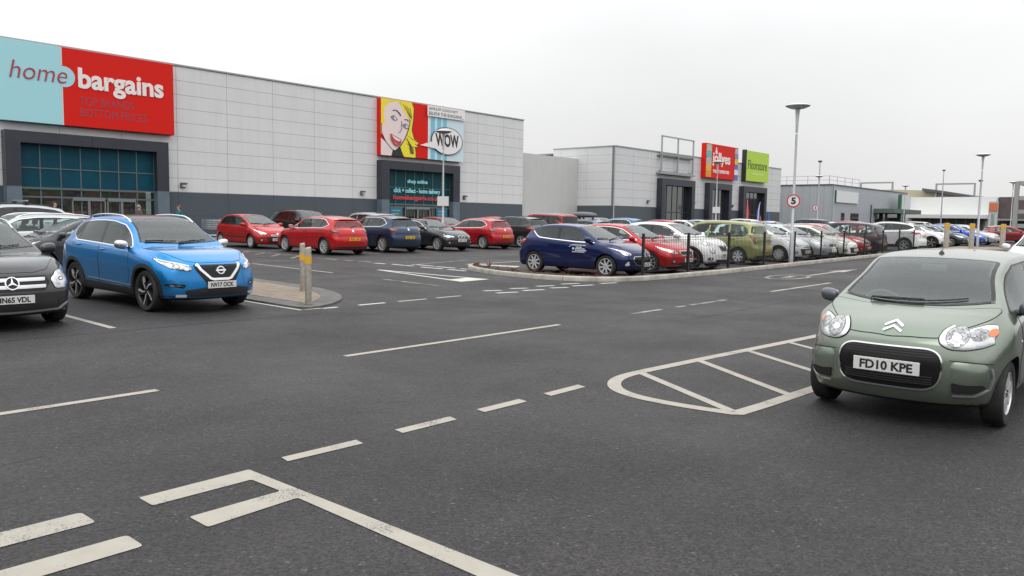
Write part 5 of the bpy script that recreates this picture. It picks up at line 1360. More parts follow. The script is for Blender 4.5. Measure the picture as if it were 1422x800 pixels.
# ---- the long store
GU = (.55, .555, .57)
b1 = empty('retail_store', (0, 0, 0), 0, 'long pale grey panelled retail store with dark base band and two charcoal entrance portals', 'store')
V1 = 43.0; ZB, ZR = 2.87, 9.72
CL1 = cladding('grey_panels', (.66, .664, .670), 2.965, .757, 20.78-2.965*10, 2.88)
BD1 = cladding('slate_band', (.065, .082, .098), 2.965, 1.30, 20.78-2.965*10, 2.87-2.6, joint=(.02, .024, .03), rough=.4)
openings = [(12.94, 19.39, 4.9), (35.33, 41.42, 4.9)]
def wall_with_openings(name, u0, u1, v, z0, z1, ops, m, parent, depth=.3):
    bm = bmesh.new(); xs = [u0]
    for a, b_, c in ops: xs += [a, b_]
    xs.append(u1)
    for i in range(0, len(xs), 2): bx(bm, xs[i], xs[i+1], v, v+depth, z0, z1)
    for a, b_, c in ops:
        if z1 > c: bx(bm, a, b_, v, v+depth, max(z0, c), z1)
    return bm_obj(name, bm, [m], parent)
wall_with_openings('wall', -30, 49.9, V1, ZB, ZR, openings, CL1, b1)
wall_with_openings('base_band', -30, 49.9, V1-.012, 0, ZB-.01, [(a, b_, 2.86) for a, b_, c in openings], BD1, b1)
box_obj('side_wall', 49.6, 49.88, V1+.301, 90, 0, ZR, CL1, b1)
box_obj('roof', -30, 49.6, V1+.301, 90, ZR-.4, ZR-.3, mat('roof_sheet', (.25, .26, .27), .6), b1)
box_obj('parapet_trim', -30.05, 49.95, V1-.06, V1+.36, ZR, ZR+.09, CAPM, b1, .01)
portal(b1, 12.3, 20.03, 5.48, V1, .64, None, rows=(2.86, 3.78), ncol=7, doors=((.36, .60), (.62, .84)))
portal(b1, 34.65, 42.1, 5.53, V1, .68, None, gr=TEAL2, rows=(2.62, 3.75), ncol=7, doors=((.28, .66),), shelf=False)
# posters hung in the side lights of the second entrance
for k, x in enumerate((36.2, 40.6)):
    bm = bmesh.new(); bx(bm, x-.55, x+.55, V1-.20, V1-.176, 1.2, 2.35); p_ = bm_obj('window_poster', bm, [mat('poster_blue', (.03, .14, .21), .4)], b1)
    bm = bmesh.new()
    for j in range(4): bx(bm, x-.40, x+.35-.1*j, V1-.206, V1-.2005, 2.1-.22*j, 2.17-.22*j)
    bm_obj('poster_line', bm, [mat('poster_pale', (.18, .36, .45), .4)], p_)

def vtext(name, s, u, v, z, m, parent, **k):
    """lettering standing upright on a wall facing -V"""
    o = text_obj(name, s, k.pop('size', 1.0), m, parent, **k); o.rotation_euler = (PI/2, 0, 0); o.location = (u, v, z); return o
def vpoly(name, pts, v, m, parent, t=.012, z=0):
    """flat outlined shape on a wall facing -V, thickness t"""
    if area(pts) < 0: pts = pts[::-1]
    V2, T, _ = fill2d(pts, 5.0); n = len(V2)
    V = [(x, v-t, y) for x, y in V2]+[(x, v, y) for x, y in V2]; F = [t_ for t_ in T]
    used = resample(pts, 5.0); m_ = len(used)
    for i in range(m_): j = (i+1) % m_; F.append((j, i, n+i, n+j))
    return mesh_obj(name, V, F, [m], parent)
# ---- sign one
SR = mat('sign_red', (.66, .016, .010), .5, spec=.15); SB = mat('sign_aqua', (.36, .68, .73), .4); SWT = mat('sign_white', (.80, .78, .76), .4); SCR = mat('sign_crimson', (.40, .03, .08), .4)
s1 = empty('shop_sign', (0, 0, 0), 0, 'wide sign, half pale blue half red, reading home bargains', 'shop sign')
u0, u1, z0, z1, vv = 12.15, 20.43, 5.92, 9.66, V1-.42; um = 14.88
box_obj('panel_blue', u0, um, vv, V1-.02, z0, z1, SB, s1, .01); box_obj('panel_red', um+.003, u1, vv, V1-.02, z0, z1, SR, s1, .01)
cz_ = 8.26
vpoly('bulge', [(um-.02, cz_-.50)]+[(um+.10+.50*math.cos(t), cz_+.50*math.sin(t)) for t in np.linspace(-PI/2, PI/2, 20)]+[(um-.02, cz_+.50)], vv, SB, s1, .010)
for za_, zb_ in ((z0, cz_-.52), (cz_+.52, z1)): box_obj('divider', um-.03, um+.03, vv-.014, vv-.002, za_, zb_, mat('sign_pale', (.66, .62, .62), .4), s1)
vtext('lettering_home', 'home', 12.62, vv-.02, 7.92, SCR, s1, size=1.28, align='LEFT', shear=.22, bold=-.012, ext=.008, width=2.50, height=.82)
vtext('lettering_bargains', 'bargains', 15.62, vv-.002, 7.50, SWT, s1, size=1.2, align='LEFT', bold=.036, ext=.03, width=4.25, height=1.30)
vtext('lettering_slogan', 'TOP BRANDS\nBOTTOM PRICES', 15.66, vv-.004, 6.42, mat('sign_dim', (.32, .045, .075), .5), s1, size=.42, align='LEFT', ext=.004, width=3.3, height=.98)
# ---- sign two: comic-strip face, caption and speech bubble
s2 = empty('shop_sign', (0, 0, 0), 0, 'comic strip sign with a laughing blonde woman and WOW speech bubble', 'shop sign')
u0, u1, z0, z1 = 34.65, 42.55, 5.86, 9.66; W_ = u1-u0; H_ = z1-z0
box_obj('panel', u0, u1, vv, V1-.02, z0, z1, SR, s2, .01)
Y_ = mat('comic_yellow', (.85, .70, .03), .45); K_ = mat('comic_black', (.015, .015, .02), .5); SK = mat('comic_skin', (.80, .66, .64), .45); BLU = mat('comic_blue', (.20, .52, .66), .45); PAL = mat('comic_pale', (.60, .74, .80), .45); LR = mat('comic_lip', (.45, .05, .05), .45)
def S2(pts): return [(u0+x/1.04*W_*1.0, z1-y*H_) for x, y in pts]   # x 0..1.04, y 0..1 measured down
lay = [0]
def lyr(name, pts, m, rnd=None):
    lay[0] += 1
    q = S2(pts)
    if rnd: q = round_poly(q, rnd, 4)
    return vpoly(name, q, vv-.003*lay[0], m, s2, .003)
lyr('stripe_field', [(.575, 0), (1.04, 0), (1.04, 1), (.575, 1)], PAL)
for a, b_ in ((.60, .655), (.685, .735), (.76, .81)): lyr('stripe', [(a, .2), (b_, .2), (b_, .999), (a, .999)], BLU)
lyr('stripe', [(.565, 0), (.585, 0), (.585, .999), (.565, .999)], SWT)
hair = [(.0, 0), (.36, .0), (.385, .10), (.38, .3), (.36, .5), (.39, .66), (.45, .72), (.40, .80), (.41, .90), (.41, .999), (.27, .999), (.22, .9), (.0, .62)]
lyr('hair_edge', [(x+.008 if x > .2 else x, y) for x, y in hair], K_, .04)
lyr('hair', hair, Y_, .05)
lyr('hair_lock_edge', [(.29, .58), (.37, .66), (.465, .725), (.41, .742), (.452, .81), (.36, .81), (.30, .76)], K_, .03)
lyr('hair_lock', [(.29, .585), (.365, .67), (.452, .727), (.398, .745), (.438, .80), (.36, .80), (.30, .75)], Y_, .03)
lyr('neck', [(.0, .70), (.14, .86), (.12, .999), (.0, .999)], SK)
lyr('collar', [(.12, .999), (.14, .86), (.22, .80), (.24, .9), (.27, .999)], K_)
face = [(.035, .12), (.10, .05), (.20, .03), (.24, .10), (.30, .22), (.335, .34), (.31, .52), (.27, .68), (.22, .80), (.165, .90), (.13, .88), (.06, .76), (.01, .60), (.01, .40)]
lyr('face_edge', [(x+(.010 if x > .15 else -.006), y+.008) for x, y in face], K_, .12)
lyr('face', face, SK, .14)
lyr('hair_lock', [(.0, .0), (.16, .0), (.09, .06), (.045, .14), (.03, .28), (.045, .42), (.02, .46), (.0, .44)], Y_, .06)
lyr('hair_lock', [(.22, .0), (.36, .03), (.375, .2), (.36, .34), (.33, .30), (.27, .20), (.23, .10)], Y_, .06)
for k_ in range(4): lyr('hair_line', [tuple(q) for q in stroke([(.25+.028*k_, .05+.02*k_), (.29+.02*k_, .15+.02*k_), (.335+.008*k_, .27+.01*k_)], .006)], K_)
for k_ in range(4): lyr('hair_line', [tuple(q) for q in stroke([(.30+.02*k_, .66+.05*k_), (.33+.016*k_, .76+.03*k_), (.35+.01*k_, .93)], .007)], K_)
lyr('eyebrow', [tuple(q) for q in stroke([(.13, .19), (.17, .18), (.205, .22), (.225, .27)], .014)], K_, .02); lyr('eyebrow', [tuple(q) for q in stroke([(.265, .33), (.295, .32), (.32, .35)], .012)], K_, .02)
for ex, ey in ((.145, .32), (.285, .44)):
    lyr('eye_line', [(ex-.04, ey-.01), (ex, ey-.05), (ex+.045, ey+.03), (ex, ey+.045)], K_, .05); lyr('eye_white', [(ex-.028, ey-.003), (ex, ey-.032), (ex+.034, ey+.028), (ex, ey+.035)], SWT, .04)
    lyr('iris', [(ex-.012+.016*math.cos(t), ey+.026*math.sin(t)) for t in np.linspace(0, 2*PI, 12)[:-1]], mat('comic_iris', (.16, .26, .45), .4))
lyr('nose_line', [tuple(q) for q in stroke([(.235, .36), (.235, .50), (.21, .57), (.19, .57)], .006)], K_)
lyr('mouth', [(.10, .60), (.15, .64), (.235, .70), (.22, .78), (.185, .83), (.145, .80), (.11, .72)], LR, .07); lyr('teeth', [(.115, .625), (.16, .665), (.225, .71), (.20, .735), (.15, .70)], SWT, .04); lyr('tongue', [(.135, .74), (.18, .77), (.19, .81), (.155, .79)], mat('comic_tongue', (.62, .16, .14), .5), .04)
lyr('bubble_edge', [(.60+.205-.205*math.cos(t)*1.02, .63-.255*math.sin(t)*1.03) for t in np.linspace(0, 2*PI, 40)[:-1]], K_)
lyr('bubble_tail', [(.455, .755), (.62, .66), (.68, .80)], SWT)
lyr('bubble', [(.60+.205-.20*math.cos(t), .63-.25*math.sin(t)) for t in np.linspace(0, 2*PI, 40)[:-1]], SWT)
lyr('caption_box', [(.545, .0), (1.04, .0), (1.04, .20), (.545, .20)], SWT)
vtext('lettering_wow', 'WOW', u0+.80/1.04*W_, vv-.003*lay[0]-.01, z1-.74*H_, K_, s2, size=1.1, shear=-.12, bold=.035, ext=.006, width=2.35, height=.92)
for ln_, z_, w_ in (('JANE JUST COULD NOT', .093, 2.9), ('BELIEVE THE BARGAINS...', .175, 3.5)): vtext('lettering_caption', ln_, u0+.56/1.04*W_, vv-.003*lay[0]-.006, z1-z_*H_, mat('comic_grey', (.12, .12, .13), .5), s2, size=.3, align='LEFT', shear=.15, bold=.004, ext=.003, width=w_, height=.23)
# lettering on the glass of the second entrance
CY = mat('vinyl_cyan', (.30, .72, .78), .4); RV = mat('vinyl_red', (.65, .05, .06), .4)
for s_, zz, m_, wd, hh in (('shop online', 4.0, CY, 1.9, .36), ('click + collect - home delivery', 3.30, CY, 4.4, .42), ('homebargains.co.uk', 2.82, RV, 4.5, .40)):
    vtext('window_lettering', s_, 38.2, V1-.19, zz, m_, b1, size=.4, bold=.012, ext=.004, width=wd, height=hh)
for u, l in ((21.05, 'grey wall light just right of the first store entrance'), (33.4, 'grey wall light just left of the second store entrance'), (43.1, 'grey wall light just right of the second store entrance'), (11.3, 'grey wall light left of the first store entrance')): wall_lamp(u, V1-.02, 3.25, l)
# ---- link wall
lk = empty('link_block', (0, 0, 0), 0, 'plain greenish grey low block between the two stores', 'building')
box_obj('wall', 49.9, 58.38, 43.7, 60, 0, 7.20, cladding('link_sheet', (.53, .535, .52), 1.0, 40, 0, 0, joint=(.46, .47, .45), mort=.02), lk)
# ---- second store
b2 = empty('retail_store', (0, 0, 0), 0, 'lower pale grey store with three dark entrances beyond the long store', 'store')
V2_ = 39.7; Z2 = 8.15
CL2 = cladding('grey_panels_far', (.62, .622, .628), 3.0, .745, 58.4, 2.98); CL2s = cladding('grey_panels_side', (.62, .622, .628), 3.0, .745, 39.7, 2.98, axis='Y'); BD2 = mat('slate_band_far', (.070, .085, .10), .45)
o2 = [(66.1, 71.2, 5.1), (75.5, 79.3, 5.08), (83.4, 88.2, 5.06)]
wall_with_openings('wall', 58.4, 93.95, V2_, 2.98, Z2, o2, CL2, b2); wall_with_openings('base_band', 58.39, 93.96, V2_-.012, 0, 2.97, [(a, b_, 2.96) for a, b_, c in o2], BD2, b2)
box_obj('side_wall', 58.4, 58.7, V2_+.301, 46.6, 2.98, Z2, CL2s, b2); box_obj('side_base', 58.388, 58.7, V2_+.301, 46.6, 0, 2.97, BD2, b2)
box_obj('roof', 58.7, 93.9, V2_+.301, 60, Z2-.4, Z2-.3, MATS['roof_sheet'], b2); box_obj('parapet_trim', 58.34, 94, V2_-.06, V2_+.36, Z2, Z2+.09, CAPM, b2); box_obj('parapet_trim', 58.34, 58.75, V2_+.361, 46.6, Z2, Z2+.09, CAPM, b2)
box_obj('corner_post', 58.375, 58.45, V2_-.03, V2_+.04, 0, Z2-.01, mat('corner_trim', (.42, .43, .43), .5), b2)
for (a, b_, c) in o2:
    t = .62
    bm = bmesh.new(); bx(bm, a-t, a, V2_-.6, V2_, .2, c+t); bx(bm, b_, b_+t, V2_-.6, V2_, .2, c+t); bx(bm, a, b_, V2_-.6, V2_, c, c+t); bm_obj('portal_frame', bm, [FRAME], b2)
    box_obj('shop_window', a, b_, V2_-.1, V2_-.05, .2, c, DARKG, b2)
    bm = bmesh.new(); n = 5
    for i in range(n+1): x = a+(b_-a)*i/n; bx(bm, max(a, x-.03), min(b_, x+.03), V2_-.14, V2_-.102, .2, c)
    bx(bm, a, b_, V2_-.145, V2_-.142, 2.5, 2.6); bm_obj('window_frame', bm, [FRAME], b2)
# empty sign frame
fr_ = empty('sign_frame', (0, 0, 0), 0, 'empty grey steel sign frame rising above the lower store roof', 'sign frame')
bm = bmesh.new(); a, b_, z0, z1 = 65.5, 71.7, 6.35, 9.65; v = V2_-.35
for x in (a+.1, (a+b_)/2, b_-.1): bx(bm, x-.06, x+.06, v-.06, v+.06, z0, z1)
for z in (z0, 8.0, z1): bx(bm, a, b_, v-.063, v+.057, z-.06, z+.06)
bm_obj('frame_bars', bm, [STEEL], fr_)
bm = bmesh.new()
for z in (z0+.12, 8.15):
    for x in (a+.3, (a+b_)/2, b_-.3): bx(bm, x-.05, x+.05, v+.06, V2_+.0, z-.05, z+.05)
bx(bm, a-.2, b_+.2, v-.15, V2_-.005, z0-.22, z0-.07); bx(bm, a-.2, b_+.1, v+.07, V2_-.005, 7.82, 7.92); bm_obj('bracket', bm, [STEEL], fr_)
# pet store sign
s3 = empty('shop_sign', (0, 0, 0), 0, 'red pet superstore sign with white lettering and a strip of small pictures each side', 'shop sign')
a, b_, z0, z1, v = 73.9, 81.2, 6.2, 9.68, V2_-.5
box_obj('panel', a, b_, v, V2_-.01, z0, z1, SR, s3)
pal = [(.50, .48, .38), (.15, .40, .42), (.45, .43, .42), (.72, .42, .05), (.70, .30, .03)]
for i, c in enumerate(pal): box_obj('picture_tile', a+.15, a+1.25, v-.02, v-.002, z1-.1-(i+1)*.66, z1-.1-i*.66, mat('tile%d' % i, c, .5, noise=.4, nscale=6), s3)
for i, c in enumerate([(.45, .42, .42), (.20, .25, .5), (.80, .45, .04), (.12, .14, .5), (.7, .7, .7), (.06, .15, .45)]): box_obj('picture_tile', b_-.75, b_+.05 if i else b_-.1, v-.02, v-.002, z1-.1-(i+1)*.56, z1-.1-i*.56, mat('tileb%d' % i, c, .5, noise=.4, nscale=6), s3)
vtext('lettering', 'jollyes', 77.35, v-.01, 7.42, SWT, s3, size=1.6, bold=.04, ext=.02, width=4.0, height=1.45)
vtext('lettering_small', 'THE PET SUPERSTORE', 77.35, v-.01, 6.75, SWT, s3, size=.4, bold=.012, ext=.01, width=3.7, height=.34)
ani = [(-.30, 0), (-.28, .45), (-.16, .62), (-.20, .85), (-.06, 1.0), (.10, .88), (.12, .66), (.22, .40), (.28, 0)]
vpoly('animal_shape', round_poly([(76.2+x*.8, 8.70+y*.70) for x, y in ani], .08, 3), v-.002, SWT, s3, .02)
# floor shop sign
s4 = empty('shop_sign', (0, 0, 0), 0, 'lime green square sign reading Floorstore above the third dark entrance', 'shop sign')
a, b_, z0, z1 = 83.3, 89.15, 6.3, 9.62; LG = mat('sign_lime', (.42, .62, .03), .4)
box_obj('panel', a, b_, v, V2_-.01, z0, z1, LG, s4); box_obj('return_edge', a-.12, a-.003, v-.02, V2_-.01, z0-.08, z1+.08, mat('sign_black', (.02, .02, .02), .5), s4)
vtext('lettering', 'Floorstore', 86.2, v-.01, 7.62, mat('sign_olive', (.07, .10, .02), .5), s4, size=1.2, ext=.01, width=4.9, height=1.0)
vtext('lettering_small', 'carpets flooring beds', 86.2, v-.01, 7.0, mat('sign_cream', (.72, .76, .45), .5), s4, size=.3, ext=.006, width=3.2, height=.24) if False else box_obj('strapline', 84.6, 87.8, v-.012, v-.002, 7.05, 7.2, mat('sign_cream', (.60, .70, .25), .5), s4)
for u, l in ((63.9, 'small grey wall light left of the first dark entrance of the lower store'), (72.6, 'small grey wall light between the first and second dark entrances'), (81.2, 'small grey wall light between the second and third dark entrances')): wall_lamp(u, V2_-.02, 3.45, l)
# ---- grey warehouse unit
G3 = cladding('warehouse_sheet', (.37, .39, .415), .9, 60, 0, 0, joint=(.25, .27, .29), mort=.05)
G3s = cladding('warehouse_sheet_side', (.40, .42, .44), .9, 60, 0, 0, axis='Y', joint=(.25, .27, .29), mort=.05)
b3 = empty('warehouse_unit', (0, 0, 0), 0, 'blue grey metal clad unit with white sign panel and dark canopy', 'building')
box_obj('wall', 100.7, 133, 36, 36.3, 0, 6.5, G3, b3); box_obj('side_wall', 100.7, 101, 36.301, 60, 0, 6.5, G3s, b3); box_obj('roof', 101, 133, 36.301, 60, 6.2, 6.3, MATS['roof_sheet'], b3); box_obj('roof_trim', 100.6, 133.1, 35.9, 60, 6.5, 6.62, mat('trim_dark', (.08, .09, .10), .5), b3)
box_obj('downpipe', 101.2, 101.45, 35.85, 35.98, 0, 6.45, mat('pipe_pale', (.45, .46, .47), .5), b3); box_obj('downpipe', 116, 116.12, 35.85, 35.98, 0, 4.4, MATS['trim_dark'], b3)
GR = mat('frame_green', (.03, .12, .07), .5)
q = box_obj('sign_panel', 102.0, 110.2, 35.82, 35.97, 4.4, 5.85, mat('panel_white', (.68, .70, .71), .5), b3); box_obj('panel_edge', 101.75, 101.99, 35.80, 35.97, 4.35, 5.9, GR, q); 
box_obj('window', 104.5, 105.6, 35.93, 35.99, 2.1, 3.1, DARKG, b3); box_obj('window', 108, 111, 35.93, 35.99, 2.1, 3.1, DARKG, b3)
bm = bmesh.new(); bx(bm, 117.3, 130.5, 33.2, 35.99, 3.3, 3.9); bm_obj('canopy', bm, [mat('canopy_green', (.10, .13, .11), .6)], b3)
box_obj('entrance', 118, 129.5, 35.9, 35.99, .2, 3.29, DARKG, b3)
bm = bmesh.new(); bx(bm, 125, 129.6, 34.5, 34.8, 3.95, 6.05); q = bm_obj('projecting_sign', bm, [mat('panel_white2', (.60, .63, .62), .5)], b3); box_obj('sign_edge', 124.4, 124.98, 34.45, 34.85, .3, 6.1, GR, q); box_obj('sign_post', 127, 127.3, 34.5, 34.8, .2, 3.94, STEEL, b3)
def roof_rail(name, pts, label, h=1.1):
    r = empty(name, (0, 0, 0), 0, label, 'guard rail'); bm = bmesh.new()
    for (a, b_) in zip(pts, pts[1:]):
        n = max(1, int((Vector(b_)-Vector(a)).length/2.5))
        for i in range(n+1): p = Vector(a).lerp(Vector(b_), i/n); tube(bm, p, p+Vector((0, 0, h)), .03, n=5)
    bm_obj('post', bm, [STEEL], r); bm = bmesh.new()
    for hh in (.55, 1.05):
        polytube(bm, [(p[0], p[1], p[2]+hh) for p in pts], .028, 5)
    bm_obj('handrail', bm, [STEEL], r)
roof_rail('roof_guard_rail', [(100.9, 50, 6.6), (100.9, 36.4, 6.6), (112, 36.4, 6.6)], 'thin steel guard rail on the roof of the blue grey unit')

# ---- far buildings at the end of the car park
WH = mat('render_white', (.74, .75, .74), .7, noise=.03, nscale=.3); CRM = mat('cream_sheet', (.52, .48, .34), .7, noise=.08, nscale=.4); DK = mat('roof_dark', (.10, .10, .115), .7); BRK = mat('brown_sheet', (.095, .07, .07), .75, noise=.2, nscale=.8)
bw = empty('white_unit', (0, 0, 0), 0, 'flat roofed white retail unit at the far end of the car park', 'building')
box_obj('wall', 150, 156, 27, 40.8, 0, 6.5, WH, bw); box_obj('canopy', 146.5, 149.99, 27.6, 40.2, 2.9, 3.5, mat('canopy_white', (.60, .60, .58), .6), bw)
box_obj('shop_window', 149.93, 149.99, 28.5, 39.5, .2, 2.88, mat('shop_grey', (.19, .18, .17), .4), bw)
bm = bmesh.new(); 
for v in np.linspace(28.5, 39.5, 9): bx(bm, 149.86, 149.92, v-.1, v+.1, .2, 2.88)
bm_obj('window_frame', bm, [mat('pillar_grey', (.36, .36, .35), .6)], bw)
bl_ = empty('low_white_unit', (0, 0, 0), 0, 'low white shop with bright green fascia left of the white unit', 'building')
box_obj('wall', 158, 170, 40.82, 58, 0, 5.6, mat('render_grey', (.56, .58, .60), .7), bl_); box_obj('fascia', 157.6, 157.99, 43.2, 50.5, 2.5, 3.5, mat('fascia_green', (.16, .48, .07), .5), bl_); box_obj('shop_window', 157.9, 157.98, 41.5, 56, .2, 2.45, DARKG, bl_)
bm = bmesh.new()
for v in np.linspace(41.5, 56, 8): bx(bm, 157.8, 157.88, v-.18, v+.18, .2, 2.45)
bm_obj('window_frame', bm, [WH], bl_); box_obj('fascia_white', 157.7, 157.99, 50.6, 57.5, 3.3, 5.4, WH, bl_); box_obj('upper_window', 157.62, 157.69, 51.5, 56.5, 3.6, 4.5, mat('slate_pane', (.18, .24, .27), .3), bl_)
bc = empty('cream_shed', (0, 0, 0), 0, 'large cream warehouse with curved dark roof edge behind the white shops', 'building')
prof = [(38.3, 0), (80, 0), (80, 9.2), (56, 9.2), (50, 9.1), (45, 8.9), (42, 8.5), (38.3, 7.4)]
bm = bmesh.new(); A = [bm.verts.new((182, y, z)) for y, z in prof]; B = [bm.verts.new((230, y, z)) for y, z in prof]
bm.faces.new(A[::-1]); bm.faces.new(B)
for i in range(len(prof)): j = (i+1) % len(prof); bm.faces.new((A[i], A[j], B[j], B[i]))
bmesh.ops.recalc_face_normals(bm, faces=bm.faces); bm_obj('wall', bm, [CRM], bc)
bm = bmesh.new(); pr = [(46, 9.35), (42, 8.75), (36, 7.55), (28, 6.3), (28, 5.8), (36, 7.0), (42, 8.2), (46, 8.8)]
A = [bm.verts.new((180.5, y, z)) for y, z in pr]; B = [bm.verts.new((226, y, z)) for y, z in pr]; bm.faces.new(A); bm.faces.new(B[::-1])
for i in range(len(pr)): j = (i+1) % len(pr); bm.faces.new((A[j], A[i], B[i], B[j]))
bmesh.ops.recalc_face_normals(bm, faces=bm.faces); bm_obj('roof', bm, [DK], bc)
for (v0, v1, zb_, zt_, l) in ((36.5, 43.5, 7.5, 10.0, 'square steel gantry frame on the dark roof above the white unit'), (52, 58.5, 9.2, 10.5, 'steel gantry frame on the cream warehouse roof')):
    g_ = empty('roof_gantry', (0, 0, 0), 0, l, 'gantry'); bm = bmesh.new()
    for v in (v0, v1): bx(bm, 181, 181.4, v-.15, v+.15, zb_-1, zt_)
    bx(bm, 181.003, 181.397, v0-.15, v1+.15, zt_+.002, zt_+.3); bm_obj('gantry_frame', bm, [STEEL], g_)
bb = empty('brown_unit', (0, 0, 0), 0, 'dark brown clad building at the right edge of the photo', 'building')
box_obj('wall', 151.5, 175, 5, 26.9, 0, 6.5, BRK, bb); box_obj('canopy', 146, 151.49, 20.5, 26.5, 2.6, 2.9, mat('canopy_grey', (.30, .30, .30), .6), bb); box_obj('shop_window', 151.4, 151.48, 18, 26.3, .2, 2.5, mat('pane_grey', (.22, .22, .22), .3), bb)
bt = empty('stair_tower', (0, 0, 0), 0, 'grey open framed concrete tower at the far right edge', 'building')
bm = bmesh.new()
for z in (1.5, 3.6, 5.6, 7.8): bx(bm, 138.1, 141, 19.0, 21.99, z, z+.6)
bx(bm, 138.0, 138.5, 22.0, 22.6, 0, 8.4); bx(bm, 138.0, 138.5, 18.4, 18.99, 0, 8.3); bm_obj('tower_frame', bm, [mat('tower_concrete', (.33, .33, .32), .8)], bt)
to = empty('totem_sign', (0, 0, 0), 0, 'tall white totem sign with orange square top beside the white unit', 'sign')
box_obj('totem_post', 120, 120.3, 21.35, 22.4, .2, 4.9, mat('totem_grey', (.40, .42, .42), .5), to); box_obj('totem_head', 119.93, 119.99, 21.35, 22.35, 3.7, 4.7, mat('totem_orange', (.62, .17, .07), .6), to)
for k_, c in enumerate([(.5, .52, .52), (.25, .35, .25), (.5, .52, .52)]): box_obj('totem_panel', 119.94, 119.99, 21.4+.33*k_, 21.68+.33*k_, .6, 3.3, mat('totem_p%d' % k_, c, .5), to)
# ------------------------------------------------------------------ street furniture
POLE = mat('pole_grey', (.42, .44, .46), .45, .4, noise=.08, nscale=6)
LAMPW2 = mat('lamp_disc_white', (.62, .64, .64), .4); LAMPU = mat('lamp_disc_under', (.50, .51, .52), .4, .2)
YB = mat('band_yellow', (.72, .40, .02), .5); STL = mat('brushed_steel', (.40, .36, .31), .42, .5, noise=.2, nscale=14)
def lamp_post(u, v, label, H=6.15, plate_=False):
    z = gz(u, v); r = empty('lamp_post', (u, v, z), 0, label, 'lamp post', 'disc headed lamp posts across the car park')
    bm = bmesh.new(); lathe(bm, [(.001, 0), (.15, 0), (.15, .03), (.085, .06), (.085, 1.22), (.06, 1.27), (.052, 1.28), (.040, H-1.05)], 16); bm_obj('column', bm, [POLE], r, 40)
    bm = bmesh.new(); lathe(bm, [(.041, H-1.0), (.048, H-.95), (.062, H-.5), (.088, H-.17), (.09, H-.15), (.08, H-.15)], 20); bm_obj('lamp_neck', bm, [mat('neck_clear', (.60, .62, .63), .25, .3)], r, 40)
    bm = bmesh.new(); lathe(bm, [(.08, H-.15), (.26, H-.11), (.42, H-.04), (.45, H-.015), (.43, H+.015), (.25, H+.06), (.001, H+.075)], 28, mis=[1, 1, 1, 0, 0, 0]); bm_obj('lamp_disc', bm, [LAMPW2, LAMPU], r, 50)
    if plate_:
        bm = bmesh.new(); n = Vector((-.75, -.66, 0)); t = Vector((.66, -.75, 0))
        M = Matrix((t, Vector((0, 0, 1)), -n)).transposed().to_4x4(); M.translation = (n*.07)+Vector((0, 0, 2.3))
        bx(bm, -.30, .30, -.25, .25, -.01, .01, M=M); bm_obj('notice_plate', bm, [mat('notice_white', (.66, .67, .68), .5)], r)
    return r
lamp_post(29.45, 11.92, 'tall disc headed lamp post at the kerb, carrying the nearest speed limit sign', H=5.95)
lamp_post(29.1, 30.6, 'disc headed lamp post in front of the comic strip sign', H=5.95, plate_=True)
lamp_post(58.8, 30.1, 'disc headed lamp post in front of the red pet store sign', plate_=True)
lamp_post(59.4, 11.6, 'tall disc headed lamp post rising from the far paved island')
lamp_post(87, 32.5, 'small distant disc headed lamp post before the left side of the blue grey unit', H=6.4)
lamp_post(103, 17, 'distant disc headed lamp post at the right edge before the brown building', H=6.3)
lamp_post(110, 30, 'distant disc headed lamp post in front of the right end of the blue grey unit', H=6.3)
def flood_pole(u, v, H, label):
    r = empty('floodlight_pole', (u, v, gz(u, v)), 0, label, 'floodlight pole', 'slim dark headed poles in the distance')
    bm = bmesh.new(); tube(bm, (0, 0, 0), (0, 0, H), .11, .06, 10); bm_obj('pole', bm, [POLE], r, 40)
    bm = bmesh.new(); bx(bm, -.16, .16, -.2, .2, H-.05, H+.15, bev=.04); bm_obj('floodlight', bm, [mat('dark_head', (.05, .05, .055), .5)], r)
flood_pole(93.5, 34.9, 8.4, 'thin pole with dark head in front of the blue grey unit')
flood_pole(135, 31.5, 9.6, 'thin pole with dark head above the cream warehouse'); flood_pole(100, 19.6, 6.3, 'thin pole with small dark head just left of the far island lamp post')

RIM = mat('sign_rim_red', (.55, .02, .03), .4)
def speed_sign(u, v, zc, label, d=.60, pole_=True):
    r = empty('speed_limit_sign', (u, v, gz(u, v)), 0, label, 'speed sign', 'five mile an hour speed limit signs')
    n = Vector((-.93, -.36, 0)).normalized(); t = Vector((-n.y, n.x, 0)); t = Vector((0, 0, 1)).cross(n)
    M = Matrix((t, Vector((0, 0, 1)), n)).transposed().to_4x4(); M.translation = n*.085+Vector((0, 0, zc))
    bm = bmesh.new(); lathe(bm, [(.001, -.006), (d/2, -.006), (d/2, .0), (.001, .0)], 36, M=M); bmesh.ops.recalc_face_normals(bm, faces=bm.faces); f = bm_obj('sign_face', bm, [mat('sign_face_white', (.74, .74, .73), .4)], r, 30)
    bm = bmesh.new(); lathe(bm, [(d/2*.82, .001), (d/2*.82, .005), (d/2*.99, .005), (d/2*1.0, -.008)], 36, M=M); bm_obj('red_ring', bm, [RIM], r, 30)
    t5 = text_obj('lettering', '5', .3, K_, r, bold=.012, ext=.002, width=.17, height=.26); t5.matrix_local = M @ Matrix.Translation((0, -.13, .004))
    bm = bmesh.new(); M2 = M.copy(); bx(bm, -.05, .05, -.16, -.12, -.09, -.008, M=M); bx(bm, -.05, .05, .12, .16, -.09, -.008, M=M)
    if pole_: tube(bm, (0, 0, 0), (0, 0, zc+.3), .04, n=10)
    bm_obj('bracket', bm, [POLE], r)
speed_sign(29.45, 11.92, 2.42, 'round 5 sign with red rim on the nearest lamp post', d=.49, pole_=False)
